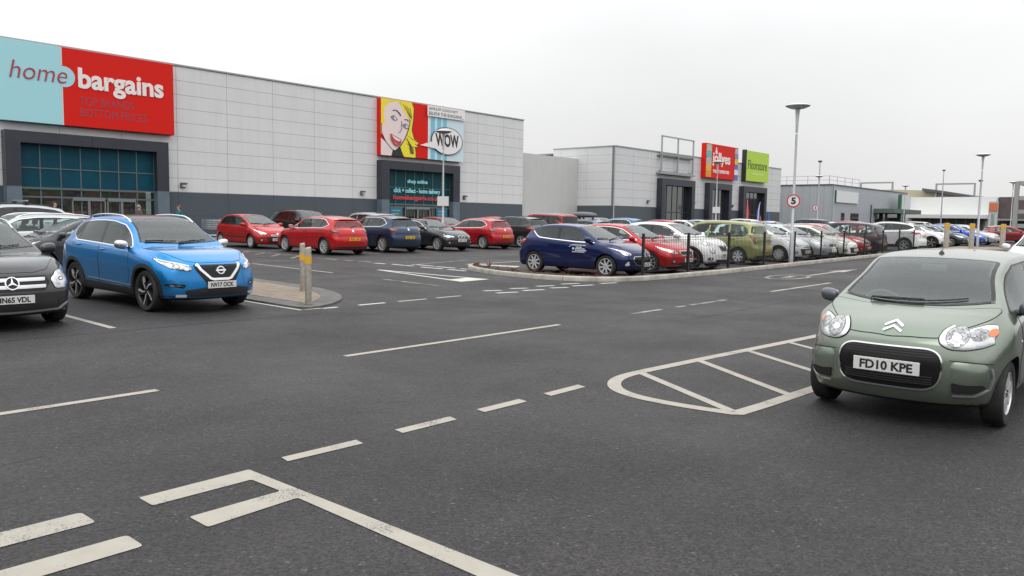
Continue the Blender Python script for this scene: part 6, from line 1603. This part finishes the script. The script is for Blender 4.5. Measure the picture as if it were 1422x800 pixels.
speed_sign(84, 31.6, 2.9, 'distant round speed sign on its own post in front of the blue grey unit')
speed_sign(52.2, 13.1, 2.3, 'x') if False else None

def bollard(name, u, v, H, R, label, grp, top=.12, band=.13, slant=True, M_=None):
    r = empty(name, (u, v, gz(u, v)+.04), 0, label, 'bollard', grp)
    bm = bmesh.new(); lathe(bm, [(.001, 0), (R, 0), (R, H-.02), (R*.9, H), (.001, H+.006)], 20)
    if slant:
        for v_ in bm.verts:
            if v_.co.z > H*.9: v_.co.z += v_.co.x*.25
    bm_obj('post', bm, [M_ or STL], r, 40)
    bm = bmesh.new(); lathe(bm, [(R+.001, H-top-band), (R+.004, H-top-band), (R+.004, H-top), (R+.001, H-top)], 20); bm_obj('reflective_band', bm, [YB], r, 40)
bollard('bollard', 9.55, 14.3, 1.0, .056, 'stainless bollard further back on the near paved island', 'steel bollards on the near island', top=.22)
bollard('bollard', 8.28, 12.22, 1.03, .058, 'stainless bollard at the rounded front tip of the near paved island', 'steel bollards on the near island', top=.16)
WOODB = mat('bollard_buff', (.36, .32, .27), .7, .1, noise=.2, nscale=8)
for u, v, l in ((54.3, 12.3, 'thick buff post with orange band, leftmost of three beyond the green car roof'), (56.4, 11.35, 'thick buff post with orange band, middle of three beyond the green car roof'), (58.9, 10.1, 'thick buff post with orange band, rightmost of three beyond the green car roof')):
    bollard('bollard', u, v, 1.62, .15, l, 'thick banded posts on the far island', top=.02, band=.26, slant=False, M_=WOODB)

# railing along the kerb
BLKM = mat('railing_black', (.010, .010, .011), .45)
def railing(us, v0, v1, label, pitch):
    r = empty('metal_fence', (0, 0, 0), 0, label, 'railing'); vv_ = lambda u: v0+(v1-v0)*(u-us[0])/(us[-1]-us[0])
    for u in us:
        v = vv_(u); z = gz(u, v)+.09; bm = bmesh.new(); bx(bm, u-.03, u+.03, v-.03, v+.03, z-.1, z+1.18); bm_obj('fence_post', bm, [BLKM], r)
    for a, b_ in zip(us, us[1:]):
        bm = bmesh.new(); n = int((b_-a)/pitch)
        for i in range(1, n):
            u = a+(b_-a)*i/n; v = vv_(u); z = gz(u, v)+.09; tube(bm, (u, v, z+.08), (u, v, z+1.10), .0065, n=4)
        for h in (.12, .22, .98, 1.06):
            tube(bm, (a+.03, vv_(a), gz(a, vv_(a))+.09+h), (b_-.03, vv_(b_), gz(b_, vv_(b_))+.09+h), .006, n=4)
        bm_obj('fence_panel', bm, [BLKM], r)
def uon(x, v):     # where a line of sight at picture column x meets the row at v
    return v/math.tan(math.radians(41.4)-math.atan((x-711)/1103))
FU = [18.72, 21.35, 24.15, 27.05, 29.95, 32.9, 35.8, 38.8, 41.8, 44.8, 47.8]
railing(FU, 11.72, 12.45, 'black vertical bar railing standing behind the kerb in front of the parked cars', .105)

# red twiggy shrubs in the planting bed
TW = mat('twig_red', (.16, .04, .03), .8, noise=.4); GRS = mat('weed_green', (.07, .075, .03), .9, noise=.4)
def twig(u, v, h, label, n=16):
    r = empty('bare_shrub', (u, v, gz(u, v)+.10), 0, label, 'shrub', 'low bare twiggy shrubs in the planting bed')
    bm = bmesh.new()
    for i in range(n):
        a = random.uniform(0, 2*PI); l = h*random.uniform(.5, 1); sp_ = random.uniform(.1, .6); p = Vector((0, 0, -.02)); pts = [p]
        for k in range(3): p = p+Vector((math.cos(a)*sp_*l/3, math.sin(a)*sp_*l/3, l/3))+Vector([random.uniform(-.02, .02) for _ in range(3)]); pts.append(p)
        polytube(bm, pts, [.006, .005, .004, .002], 4)
    bm_obj('stems', bm, [TW], r)
    bm = bmesh.new()
    for i in range(n*7):
        c = Vector((random.gauss(0, .13), random.gauss(0, .13), abs(random.gauss(0, .08)))); d = Vector([random.uniform(-1, 1) for _ in range(3)]).normalized()*random.uniform(.012, .028); e = d.orthogonal().normalized()*.012
        bm.faces.new([bm.verts.new(c-d), bm.verts.new(c+e), bm.verts.new(c+d)])
    bm_obj('dead_leaves', bm, [mat('leaf_brown', (.13, .055, .03), .9, noise=.5)], r)
sh = [(17.55, 16.4, .30, 'upright red twig shrub beside the rear wheel of the dark blue car'), (17.0, 15.0, .14, 'small bare shrub, second from the far tip of the planting bed'), (17.05, 14.2, .12, 'small bare shrub by the dark blue car door'), (17.1, 13.2, .13, 'small bare shrub between the wheels of the dark blue car'), (17.5, 12.4, .12, 'small bare shrub near the front wheel of the dark blue car'), (17.9, 17.2, .12, 'tiny bare shrub at the pointed tip of the planting bed'), (17.15, 15.7, .12, 'tiny bare shrub near the rear bumper of the dark blue car')]
for s_ in sh: twig(*s_)
bm = bmesh.new()
for i in range(2600):
    t = random.random(); k = random.random(); L_ = len(off_in)-1; p = np.array(off_in[min(L_, int(t**.9*L_*.62))]); q = np.array(inner_[min(len(inner_)-1, int(t*6))])
    j = int(t*55); u, v = p[0]*(1-k)+q[0]*k, p[1]*(1-k)+q[1]*k
    if u < 16.5 or v < 11.6: continue
    h = random.uniform(.01, .05); a = random.uniform(0, PI); dx, dy = math.cos(a)*.012, math.sin(a)*.012; z = gz(u, v)+.10
    bm.faces.new([bm.verts.new((u-dx, v-dy, z)), bm.verts.new((u+dx, v+dy, z)), bm.verts.new((u+random.uniform(-.03, .03), v+random.uniform(-.03, .03), z+h))])
tag(bm_obj('leaf_litter', bm, [mat('litter', (.10, .06, .035), .9, noise=.5)]), kind='stuff')

# feather banners near the third entrance
def feather(u, v, H, col, col2, label, lean=.5):
    r = empty('feather_banner', (u, v, gz(u, v)), 0, label, 'banner', 'feather banners outside the lower store')
    bm = bmesh.new(); pts = [(0, 0, 0), (0, 0, H*.55), (.12*lean, 0, H*.8), (.45*lean, 0, H*.98), (.75*lean, 0, H*.99)]; polytube(bm, pts, .02, 6); bx(bm, -.3, .3, -.3, .3, 0, .06); bm_obj('banner_pole', bm, [BLKM], r)
    bm = bmesh.new(); rows = []
    for i in range(10):
        t = i/9; z = H*(.18+.80*t); xa = .0 if t < .5 else .45*lean*((t-.5)*2)**2; w_ = .62*(1-.75*max(0, t-.55)/.45)
        rows.append([bm.verts.new((xa+w_*s_/3, .05*math.sin(3*t+s_), z+(.05*s_ if t > .8 else 0))) for s_ in range(4)])
    for A, B in zip(rows, rows[1:]):
        for j in range(3):
            f = bm.faces.new((A[j], A[j+1], B[j+1], B[j])); f.material_index = 1 if j == 1 else 0
    o = bm_obj('banner_cloth', bm, [mat('cloth_'+label[:8], col, .7), mat('cloth2_'+label[:8], col2, .7)], r, 60); md = o.modifiers.new('s', 'SOLIDIFY'); md.thickness = .01
feather(80.6, 36.5, 3.4, (.06, .10, .42), (.62, .66, .78), 'blue and white feather banner leaning outside the third entrance', 1.1)
feather(78.8, 36.9, 3.6, (.55, .05, .05), (.6, .2, .2), 'red feather banner left of the blue and white one', .2)
feather(85.5, 37.5, 2.4, (.05, .11, .45), (.08, .16, .5), 'short blue feather banner right of the third entrance')
feather(82.3, 37.0, 1.9, (.65, .08, .05), (.6, .1, .08), 'short red banner right of the blue and white one', .2)
# unidentified red and pale blue object near the far island, given a bin shape
r = empty('litter_bin', (46.5, 6.75, gz(46.5, 6.75)), 0, 'red litter bin with a pale blue top beside the dark parked car', 'bin')
bm = bmesh.new(); lathe(bm, [(.001, 0), (.26, 0), (.30, .05), (.30, .9), (.001, .9)], 16); bm_obj('bin_body', bm, [mat('bin_red', (.50, .06, .05), .5)], r, 40)
bm = bmesh.new(); lathe(bm, [(.27, .9), (.27, 1.2), (.2, 1.32), (.001, 1.36)], 16); bm_obj('bin_lid', bm, [mat('bin_cyan', (.12, .45, .50), .4)], r, 40)

# shopping trolleys by the wall
WIRE = mat('trolley_wire', (.50, .52, .53), .3, .85)
def trolley():
    r = empty('shopping_trolley'); bm = bmesh.new()
    for s_ in (-1, 1):
        for i in range(9): x = -.4+.1*i; tube(bm, (x, s_*.26, .48+.0*i), (x, s_*.28, .95), .006, n=4)
        for h in (.48, .6, .72, .84, .95): tube(bm, (-.42, s_*(.26+.02*(h-.48)/.47), h), (.42, s_*(.22+.02*(h-.48)/.47), h), .006, n=4)
    for i in range(5):
        for x in (-.42, .42): tube(bm, (x, -.26+.13*i, .48), (x, -.26+.13*i, .95), .006, n=4)
    for i in range(8): tube(bm, (-.42+.12*i, -.26, .48), (-.42+.12*i, .26, .48), .006, n=4)
    bm_obj('basket', bm, [WIRE], r); bm = bmesh.new()
    for s_ in (-1, 1): polytube(bm, [(.45, s_*.2, .14), (-.40, s_*.26, .16), (-.48, s_*.26, .48), (-.60, s_*.26, 1.02)], .014, 6)
    tube(bm, (-.60, -.27, 1.02), (-.60, .27, 1.02), .02, n=8); bm_obj('trolley_frame', bm, [WIRE], r)
    for x, y in ((.42, .2), (.42, -.2), (-.4, .26), (-.4, -.26)):
        bm = bmesh.new(); tube(bm, (x, y-.015, .06), (x, y+.015, .06), .06, n=12); bm_obj('wheel', bm, [BLACK], r)
    return r
def copy_tree(o, parent=None, over=None):
    c = o.copy(); COL.objects.link(c); c.parent = parent
    if over and c.type == 'MESH':
        for sl, src in zip(c.material_slots, o.data.materials):
            if src and src.name in over: sl.link = 'OBJECT'; sl.material = over[src.name]
    for ch in o.children: copy_tree(ch, c, over)
    return c
tr0 = trolley(); tn = 0
for row, (u0_, v0_) in enumerate(((21.4, 39.9), (21.5, 40.75))):
    for k_ in range(9):
        o = tr0 if tn == 0 else copy_tree(tr0); tn += 1
        o.location = (u0_+k_*.34, v0_, gz(u0_, v0_)+.10); o.rotation_euler = (0, 0, PI)
        tag(o, 'wire shopping trolley nested in the trolley rows against the dark base of the long store', 'trolley', 'nested shopping trolleys by the store wall')

# people on the shop pavement
def person(u, v, z, rz, coat, hair, label, H=1.68, step=.18, trous=(.03, .03, .04)):
    root = empty('person', (u, v, z), rz, label, 'person')
    s_ = H/1.7
    J = {'pel': (0, 0, .93), 'wa': (0, 0, 1.08), 'ch': (0, 0, 1.28), 'ne': (0, .0, 1.44), 'n2': (.01, 0, 1.50), 'he': (.02, 0, 1.58), 'h2': (.025, 0, 1.66)}
    E_ = [('pel', 'wa'), ('wa', 'ch'), ('ch', 'ne'), ('ne', 'n2'), ('n2', 'he'), ('he', 'h2')]
    R_ = {'pel': (.15, .12), 'wa': (.145, .11), 'ch': (.17, .12), 'ne': (.09, .07), 'n2': (.055, .055), 'he': (.085, .075), 'h2': (.075, .065)}
    for sg, nm in ((-1, 'r'), (1, 'l')):
        st = step*sg
        for k_, p, r_ in (('sh', (0, .17*sg, 1.38), .06), ('el', (-.05-st*.4, .23*sg, 1.12), .045), ('wr', (.06-st*.8, .24*sg, .90), .032), ('hd', (.10-st*.9, .235*sg, .81), .038), ('hi', (0, .09*sg, .90), .095), ('kn', (.03+st*.6, .10*sg, .50), .062), ('an', (st, .10*sg, .09), .042), ('to', (st+.15, .11*sg, .035), .038)):
            J[k_+nm] = p; R_[k_+nm] = (r_, r_)
        E_ += [('ch', 'sh'+nm), ('sh'+nm, 'el'+nm), ('el'+nm, 'wr'+nm), ('wr'+nm, 'hd'+nm), ('pel', 'hi'+nm), ('hi'+nm, 'kn'+nm), ('kn'+nm, 'an'+nm), ('an'+nm, 'to'+nm)]
    ks = list(J); me = bpy.data.meshes.new('body'); me.from_pydata([tuple(c*s_ for c in J[k_]) for k_ in ks], [(ks.index(a), ks.index(b_)) for a, b_ in E_], [])
    o = link(bpy.data.objects.new('body', me), root); md = o.modifiers.new('skin', 'SKIN'); md.use_smooth_shade = True
    for i, k_ in enumerate(ks): me.skin_vertices[0].data[i].radius = (R_[k_][0]*s_, R_[k_][1]*s_)
    me.skin_vertices[0].data[0].use_root = True; o.modifiers.new('sub', 'SUBSURF').levels = 2; o.modifiers['sub'].render_levels = 2
    dg = bpy.context.evaluated_depsgraph_get(); dg.update(); nm_ = bpy.data.meshes.new_from_object(o.evaluated_get(dg)); o.modifiers.clear(); o.data = nm_
    cm = mat('coat_'+label[12:30], coat, .9, noise=.15); skm = mat('skin', (.50, .31, .23), .6); tm_ = mat('trousers_'+label[12:30], trous, .9)
    nm_.materials.clear()
    for m_ in (cm, skm, tm_): nm_.materials.append(m_)
    for p in nm_.polygons:
        c = p.center; zz = c.z/s_
        p.material_index = 1 if zz > 1.47 or (zz < .86 and abs(c.y) > .19*s_) else (2 if zz < .90 else 0)
    nm_.polygons.foreach_set('use_smooth', [True]*len(nm_.polygons))
    bm = bmesh.new(); ellipsoid(bm, (-.005*s_, 0, 1.625*s_), (.105*s_, .09*s_, .10*s_), 16, 10)
    bmesh.ops.delete(bm, geom=[v for v in bm.verts if v.co.x > .045*s_ and v.co.z < 1.67*s_], context='VERTS'); bm_obj('hair', bm, [mat('hair_'+label[12:30], hair, .8)], root, 60)
    bm = bmesh.new()
    for sg in (-1, 1): ellipsoid(bm, (.098*s_, sg*.032*s_, 1.605*s_), (.008, .012, .007), 8, 6)
    bm_obj('eyes', bm, [K_], root); bm = bmesh.new(); ellipsoid(bm, (.108*s_, 0, 1.575*s_), (.016, .012, .022), 8, 6); bm_obj('nose', bm, [skm], root, 60)
    return root
person(19.3, 39.9, gz(19, 40)+.1, PI, (.02, .16, .17), (.16, .10, .07), 'person in a teal coat walking past the dark wall base of the long store')
person(17.4, 40.2, gz(17, 40)+.1, 0.1, (.10, .09, .10), (.30, .24, .20), 'person in a dark coat outside the right side of the first store entrance')
person(13.7, 40.6, gz(14, 40)+.1, -1.2, (.30, .10, .09), (.10, .06, .05), 'person in a red brown coat at the first store entrance doors', H=1.74)
# unseen hedge added outside the frame to darken reflections and horizon light
tb = empty('roadside_hedge', (0, 0, 0), 0, 'tall dark evergreen hedge along the road outside the left edge of the frame', 'hedge')
bm = bmesh.new()
random.seed(5)
def hedge_run(x0, y0, x1, y1, n, h):
    for i in range(n):
        t = i/n; cx, cy = x0+(x1-x0)*t+random.uniform(-1, 1), y0+(y1-y0)*t+random.uniform(-1, 1); hh = h*random.uniform(.7, 1.15)
        r0 = bmesh.ops.create_icosphere(bm, subdivisions=2, radius=1, matrix=Matrix.Translation((cx, cy, hh*.5)) @ Matrix.Diagonal((2.6, 2.6, hh*.55, 1)))
        for v in r0['verts']: v.co += Vector([random.uniform(-.35, .35) for _ in range(3)])
hedge_run(-34, 44, -34, -40, 30, 8); hedge_run(-34, -40, 80, -40, 38, 8)
bm_obj('foliage', bm, [mat('hedge_leaf', (.035, .045, .022), .95, noise=.5, nscale=1.5)], tb)
# ------------------------------------------------------------------ cars
PAINTS = dict(
    silver=((.36, .38, .39), .6, .32), white=((.74, .75, .75), 0, .35), offwhite=((.66, .66, .58), .1, .35), dkgrey=((.045, .047, .052), .5, .3), black=((.012, .012, .014), .2, .3), navy=((.012, .032, .072), .45, .32),
    red=((.45, .005, .008), .25, .30), crimson=((.40, .005, .014), .35, .30), maroon=((.13, .012, .016), .4, .32), bluegrey=((.16, .22, .28), .5, .33), midblue=((.035, .15, .32), .4, .33), royal=((.008, .06, .42), .4, .32),
    slate=((.13, .15, .17), .5, .32), aubergine=((.055, .045, .055), .5, .3), gunmetal=((.035, .037, .042), .5, .3), tomato=((.36, .02, .015), .15, .35), wine=((.25, .015, .02), .3, .33))
def pnt(n): c, me_, ro = PAINTS[n]; return paint(n, c, me_, ro, .3)
PROTO = {}
def car(model, u, v, hd, col, label, cat, group=None, name=None, scale=(1, 1, 1), plates=None):
    fn, base = model
    if base not in PROTO:
        r, s = make_car(name or base, fn()); PROTO[base] = r; first = True
    else:
        src = PROTO[base]; pm = bpy.data.materials[src['paint']]
        over = {pm.name: pnt(col) if col else pm}
        r = copy_tree(src, None, over); first = False
        r.name = name or base
    if first and col:
        pm = bpy.data.materials[r['paint']]; over = {pm.name: pnt(col)}
        def rec(o):
            if o.type == 'MESH':
                for sl in o.material_slots:
                    if sl.material and sl.material.name in over: m_ = over[sl.material.name]; sl.link = 'OBJECT'; sl.material = m_
            for c in o.children: rec(c)
        rec(r)
    r.parent = None
    r.matrix_world = gmat(u, v, math.radians(hd), .004) @ Matrix.Diagonal((*scale, 1))
    for k_ in ('label', 'category', 'group'):
        if k_ in r: del r[k_]
    tag(r, label, cat, group)
    return r
MD = dict(city=(city_car, 'city_car'), cross=(crossover_car, 'crossover_car'), suvc=(compact_suv, 'compact_crossover'), small=(small_hatch, 'three_door_hatchback'), fam=(family_hatch, 'hatchback_car'), mini=(supermini, 'supermini_car'),
          exe=(executive_hatch, 'executive_hatchback'), suv=(family_suv, 'family_crossover'), mpv=(people_carrier, 'people_carrier'), tall=(tall_carrier, 'tall_people_carrier'), juke=(bubble_suv, 'small_crossover'), est=(estate_car, 'estate_car'), sal=(saloon_car, 'saloon_car'))
G1 = 'cars parked nose to the kerb railing'; G2 = 'cars parked in the row facing the long store'; G3_ = 'cars parked in the row nearest the long store'; G4 = 'cars parked in the left bays'; G5 = 'cars parked beyond the far island'; G6 = 'cars parked in the far rows'
# foreground
car(MD['city'], 8.72, 1.98, 180, None, 'pale green small car with plate FD10 KPE at the right', 'car')
car(MD['cross'], 6.60, 14.60, -87, None, 'bright blue crossover with chrome grille blade and plate NV17 OCK', 'car', G4)
car(MD['suvc'], 3.54, 14.35, -90, None, 'dark grey car with three pointed star grille cut by the left edge', 'car', G4)
car(MD['mini'], 8.0, 22.0, 180, 'dkgrey', 'dark grey hatchback seen side on behind the bright blue crossover', 'car', G4, scale=(.97, .98, .97))
car(MD['est'], 7.5, 25.0, 180, 'silver', 'silver estate with pale roof rail just behind the dark grey hatchback', 'car', G4, scale=(1, 1, .99))
r_bars = car(MD['suv'], 7.9, 28.3, 180, 'silver', 'silver crossover carrying roof bars at the far left', 'car', G4, scale=(1, 1, 1.03))
car(MD['fam'], 9.6, 31.2, 180, 'silver', 'silver hatchback with dark tailgate glass behind the crossover with roof bars', 'car', G4)
# kerb row
car(MD['small'], 19.22, 14.05, -86, None, 'dark blue three door hatchback with white door lettering', 'car', G1)
r_f = [o for o in scene.objects if o.name == 'three_door_hatchback'][0]
car(MD['fam'], 21.85, 14.25, -88, None, 'bright red hatchback nose to the railing, next to the dark blue hatchback', 'car', G1, scale=(.985, .985, .99))
car(MD['juke'], 24.35, 14.15, -89, None, 'white small crossover with round lamps behind the railing', 'car', G1)
car(MD['mpv'], 28.75, 14.75, 90, None, 'lime green people carrier parked tail to the railing', 'car', G1)
car(MD['mini'], 31.75, 14.25, -90, 'white', 'white hatchback just right of the lime green people carrier', 'car', G1, scale=(1.03, 1, 1.06))
car(MD['fam'], 34.5, 14.3, -90, 'silver', 'silver hatchback between the white hatchbacks behind the railing', 'car', G1)
car(MD['mini'], 36.9, 14.0, -90, 'offwhite', 'cream white hatchback mostly hidden behind the silver hatchback', 'car', G1)
car(MD['est'], 39.7, 14.6, -90, 'red', 'red car behind the railing left of the dark people carrier', 'car', G1)
car(MD['mpv'], 42.6, 14.6, 90, 'aubergine', 'dark purple grey people carrier behind the railing beside the red car', 'car', G1)
car(MD['suv'], 50.1, 14.7, 90, None, 'white crossover with dark side glass at the end of the railing', 'car', G1)
# beyond the island
car(MD['juke'], 58.6, 15.2, -90, 'white', 'white crossover nose just right of the big white crossover', 'car', G5, scale=(1, 1, 1.0))
car(MD['fam'], 62.2, 14.9, -90, 'dkgrey', 'dark grey hatchback between the leftmost and middle buff posts', 'car', G5)
car(MD['fam'], 66.3, 14.6, -90, 'royal', 'royal blue hatchback beyond the middle buff post', 'car', G5, scale=(1, 1, 1.05))
car(MD['est'], 70.5, 14.6, -90, 'silver', 'silver car just right of the royal blue hatchback', 'car', G5)
car(MD['mini'], 80.5, 13.5, -60, 'wine', 'wine red hatchback beyond the rightmost buff post', 'car', G5)
car(MD['fam'], 84.5, 14.0, -70, 'crimson', 'crimson hatchback beside the wine red hatchback in the distance', 'car', G5)
car(MD['suv'], 51.5, 6.1, 180, 'black', 'black crossover at the right edge beyond the buff posts', 'car', G5)
car(MD['fam'], 27.6, 3.55, 180, 'white', 'white hatchback nose showing past the roof of the pale green car', 'car')
# row facing the store
car(MD['fam'], 18.95, 27.05, 90, None, 'bright red hatchback with chrome window line behind the steel bollards', 'car', G2)
car(MD['fam'], 22.1, 27.4, 90, 'navy', 'dark navy hatchback right of the bright red one with chrome windows', 'car', G2, scale=(.99, .99, 1.04))
car(MD['exe'], 25.1, 27.25, -90, None, 'black executive hatchback facing out below the WOW sign', 'car', G2)
car(MD['fam'], 28.4, 27.6, 90, 'crimson', 'crimson hatchback right of the black executive hatchback', 'car', G2, scale=(.98, .97, .985))
car(MD['suv'], 31.4, 27.7, 90, 'gunmetal', 'gunmetal crossover partly hidden behind the dark blue hatchback', 'car', G2, scale=(.97, .97, .94))
car(MD['tall'], 33.9, 27.7, 90, None, 'tall orange red people carrier with dark tailgate glass', 'car', G2, scale=(1, 1, 1.02))
r_ = car(MD['mini'], 37.3, 27.6, 90, 'bluegrey', 'blue grey small car carrying the grey roof box', 'car', G2)
car(MD['fam'], 40.8, 27.5, 90, 'midblue', 'mid blue hatchback behind the white small crossover', 'car', G2, scale=(1, 1, 1.06))
car(MD['mini'], 45.4, 27.6, 90, 'crimson', 'crimson small hatchback showing above the white small crossover bonnet', 'car', G2, scale=(1, 1, 1.03))
car(MD['mini'], 49.9, 27.6, -90, 'white', 'white small hatchback in the gap left of the lime green people carrier', 'car', G2, scale=(1, 1, 1.02))
for u, c, l, m_, h_ in ((53, 'slate', 'slate estate hidden mostly by the lime green people carrier', 'est', 90), (56, 'silver', 'silver estate roof showing above the lime green people carrier', 'est', -90), (60.3, 'slate', 'grey hatchback roof behind the lime green people carrier tail', 'fam', 90), (64.5, 'white', 'white hatchback facing out left of the nearest speed limit sign post', 'fam', -90), (71, 'dkgrey', 'dark grey people carrier with red tail lamps in the far row', 'tall', 90), (76.5, 'white', 'white hatchback in the far row right of the dark grey people carrier', 'fam', 90), (81, 'tomato', 'tomato red people carrier in the far row', 'mpv', 90), (88, 'slate', 'grey hatchback in the far row before the blue grey unit canopy', 'fam', -90), (96, 'silver', 'silver estate in the far row before the green fascia', 'est', -90), (104, 'white', 'tall white people carrier in the far row above the royal blue hatchback', 'tall', 90), (111, 'slate', 'grey people carrier in the far row before the white canopy', 'mpv', -90)):
    car(MD[m_], u, 27.6, h_, c, l, 'car', G6)
# nose to nose row behind
car(MD['mini'], 19.0, 32.3, -90, None, 'red supermini with dark side strip nose to nose with a red hatchback', 'car', G3_)
car(MD['suv'], 22.4, 33.3, -90, 'black', 'black crossover roof showing above the red cars', 'car', G3_)
for u, c, l, m_, h_ in ((25.6, 'silver', 'silver people carrier roof behind the dark navy hatchback', 'mpv', 90), (31.2, 'wine', 'wine red hatchback hidden behind the crimson hatchback', 'mini', -90), (36.0, 'red', 'red hatchback roof just right of the tall orange red people carrier', 'fam', -90), (39.2, 'silver', 'silver hatchback behind the blue grey small car with the roof box', 'fam', -90), (46.5, 'slate', 'slate grey estate in the row behind the mid blue hatchback', 'est', -90), (62.0, 'silver', 'silver hatchback in the back row before the third dark entrance', 'fam', -90), (68.0, 'white', 'white people carrier in the back row left of the blue grey unit', 'mpv', 90)):
    car(MD[m_], u, 32.6, h_, c, l, 'car', G3_)
# roof box
q = (37.3, 27.6); rb = empty('roof_box', (0, 0, 0), 0, 'grey aerodynamic roof box on top of the blue grey small car', 'roof box')
bm = bmesh.new(); ellipsoid(bm, (0, 0, 0), (1.05, .42, .22), 28, 14, sq=.75)
for v_ in bm.verts:
    if v_.co.z < 0: v_.co.z *= .45
    v_.co.y *= 1-.25*max(0, v_.co.x); v_.co.z *= 1-.35*max(0, v_.co.x)
bm_obj('box_shell', bm, [mat('roofbox_grey', (.10, .105, .115), .45)], rb, 50)
bm = bmesh.new()
for x in (.45, -.5):
    tube(bm, (x, -.5, -.10), (x, .5, -.10), .018, n=8)
    for y in (-.46, .46): bx(bm, x-.04, x+.04, y-.04, y+.04, -.21, -.09)
bm_obj('box_mount', bm, [BLACK], rb)
rb.matrix_world = gmat(q[0], q[1], PI/2, 1.68)
# lettering on the dark blue hatchback door (its right-hand side)
drs = [c for c in r_f.children if c.name.startswith('door') and 'mirror' not in c.name and 'pillar' not in c.name]
dr = min(drs, key=lambda o: o.data.vertices[0].co.y)
bm = bmesh.new(); VW = mat('vinyl_white', (.66, .70, .74), .4)
Pm = SMALL_SHELL = Shell(small_hatch(), .08)
def onside(x, z): p = Pm.sd(x, z, -1); return p+Vector((0, -.008, 0))
def bar(x0, x1, z0, z1):
    vs = [bm.verts.new(onside(x, z)) for x, z in ((x0, z0), (x1, z0), (x1, z1), (x0, z1))]; bm.faces.new(vs)
random.seed(11)
for z, a, b_ in ((.86, .10, .56), (.80, .22, .42), (.755, .20, .52), (.71, .20, .58), (.665, .10, .52)):
    x = a
    while x < b_: w_ = random.uniform(.025, .05); bar(x, min(b_, x+w_), z, z+.030); x += w_+.012
for (a, b_) in (((.06, .80), (.12, .84)),): bar(.10, .16, .745, .80)
bar(.02, .10, .86, .875); bar(-.02, .03, .82, .835)
bm_obj('door_lettering', bm, [VW], dr)
bm = bmesh.new()
for x in (.35, -.65):
    bx(bm, x-.04, x+.04, -.62, .62, 1.76, 1.80, bev=.008)
    for y in (-.55, .55): bx(bm, x-.06, x+.06, y-.05, y+.05, 1.64, 1.765, bev=.01, mi=1)
bm_obj('roof_bar', bm, [SATIN, BLACK], r_bars)
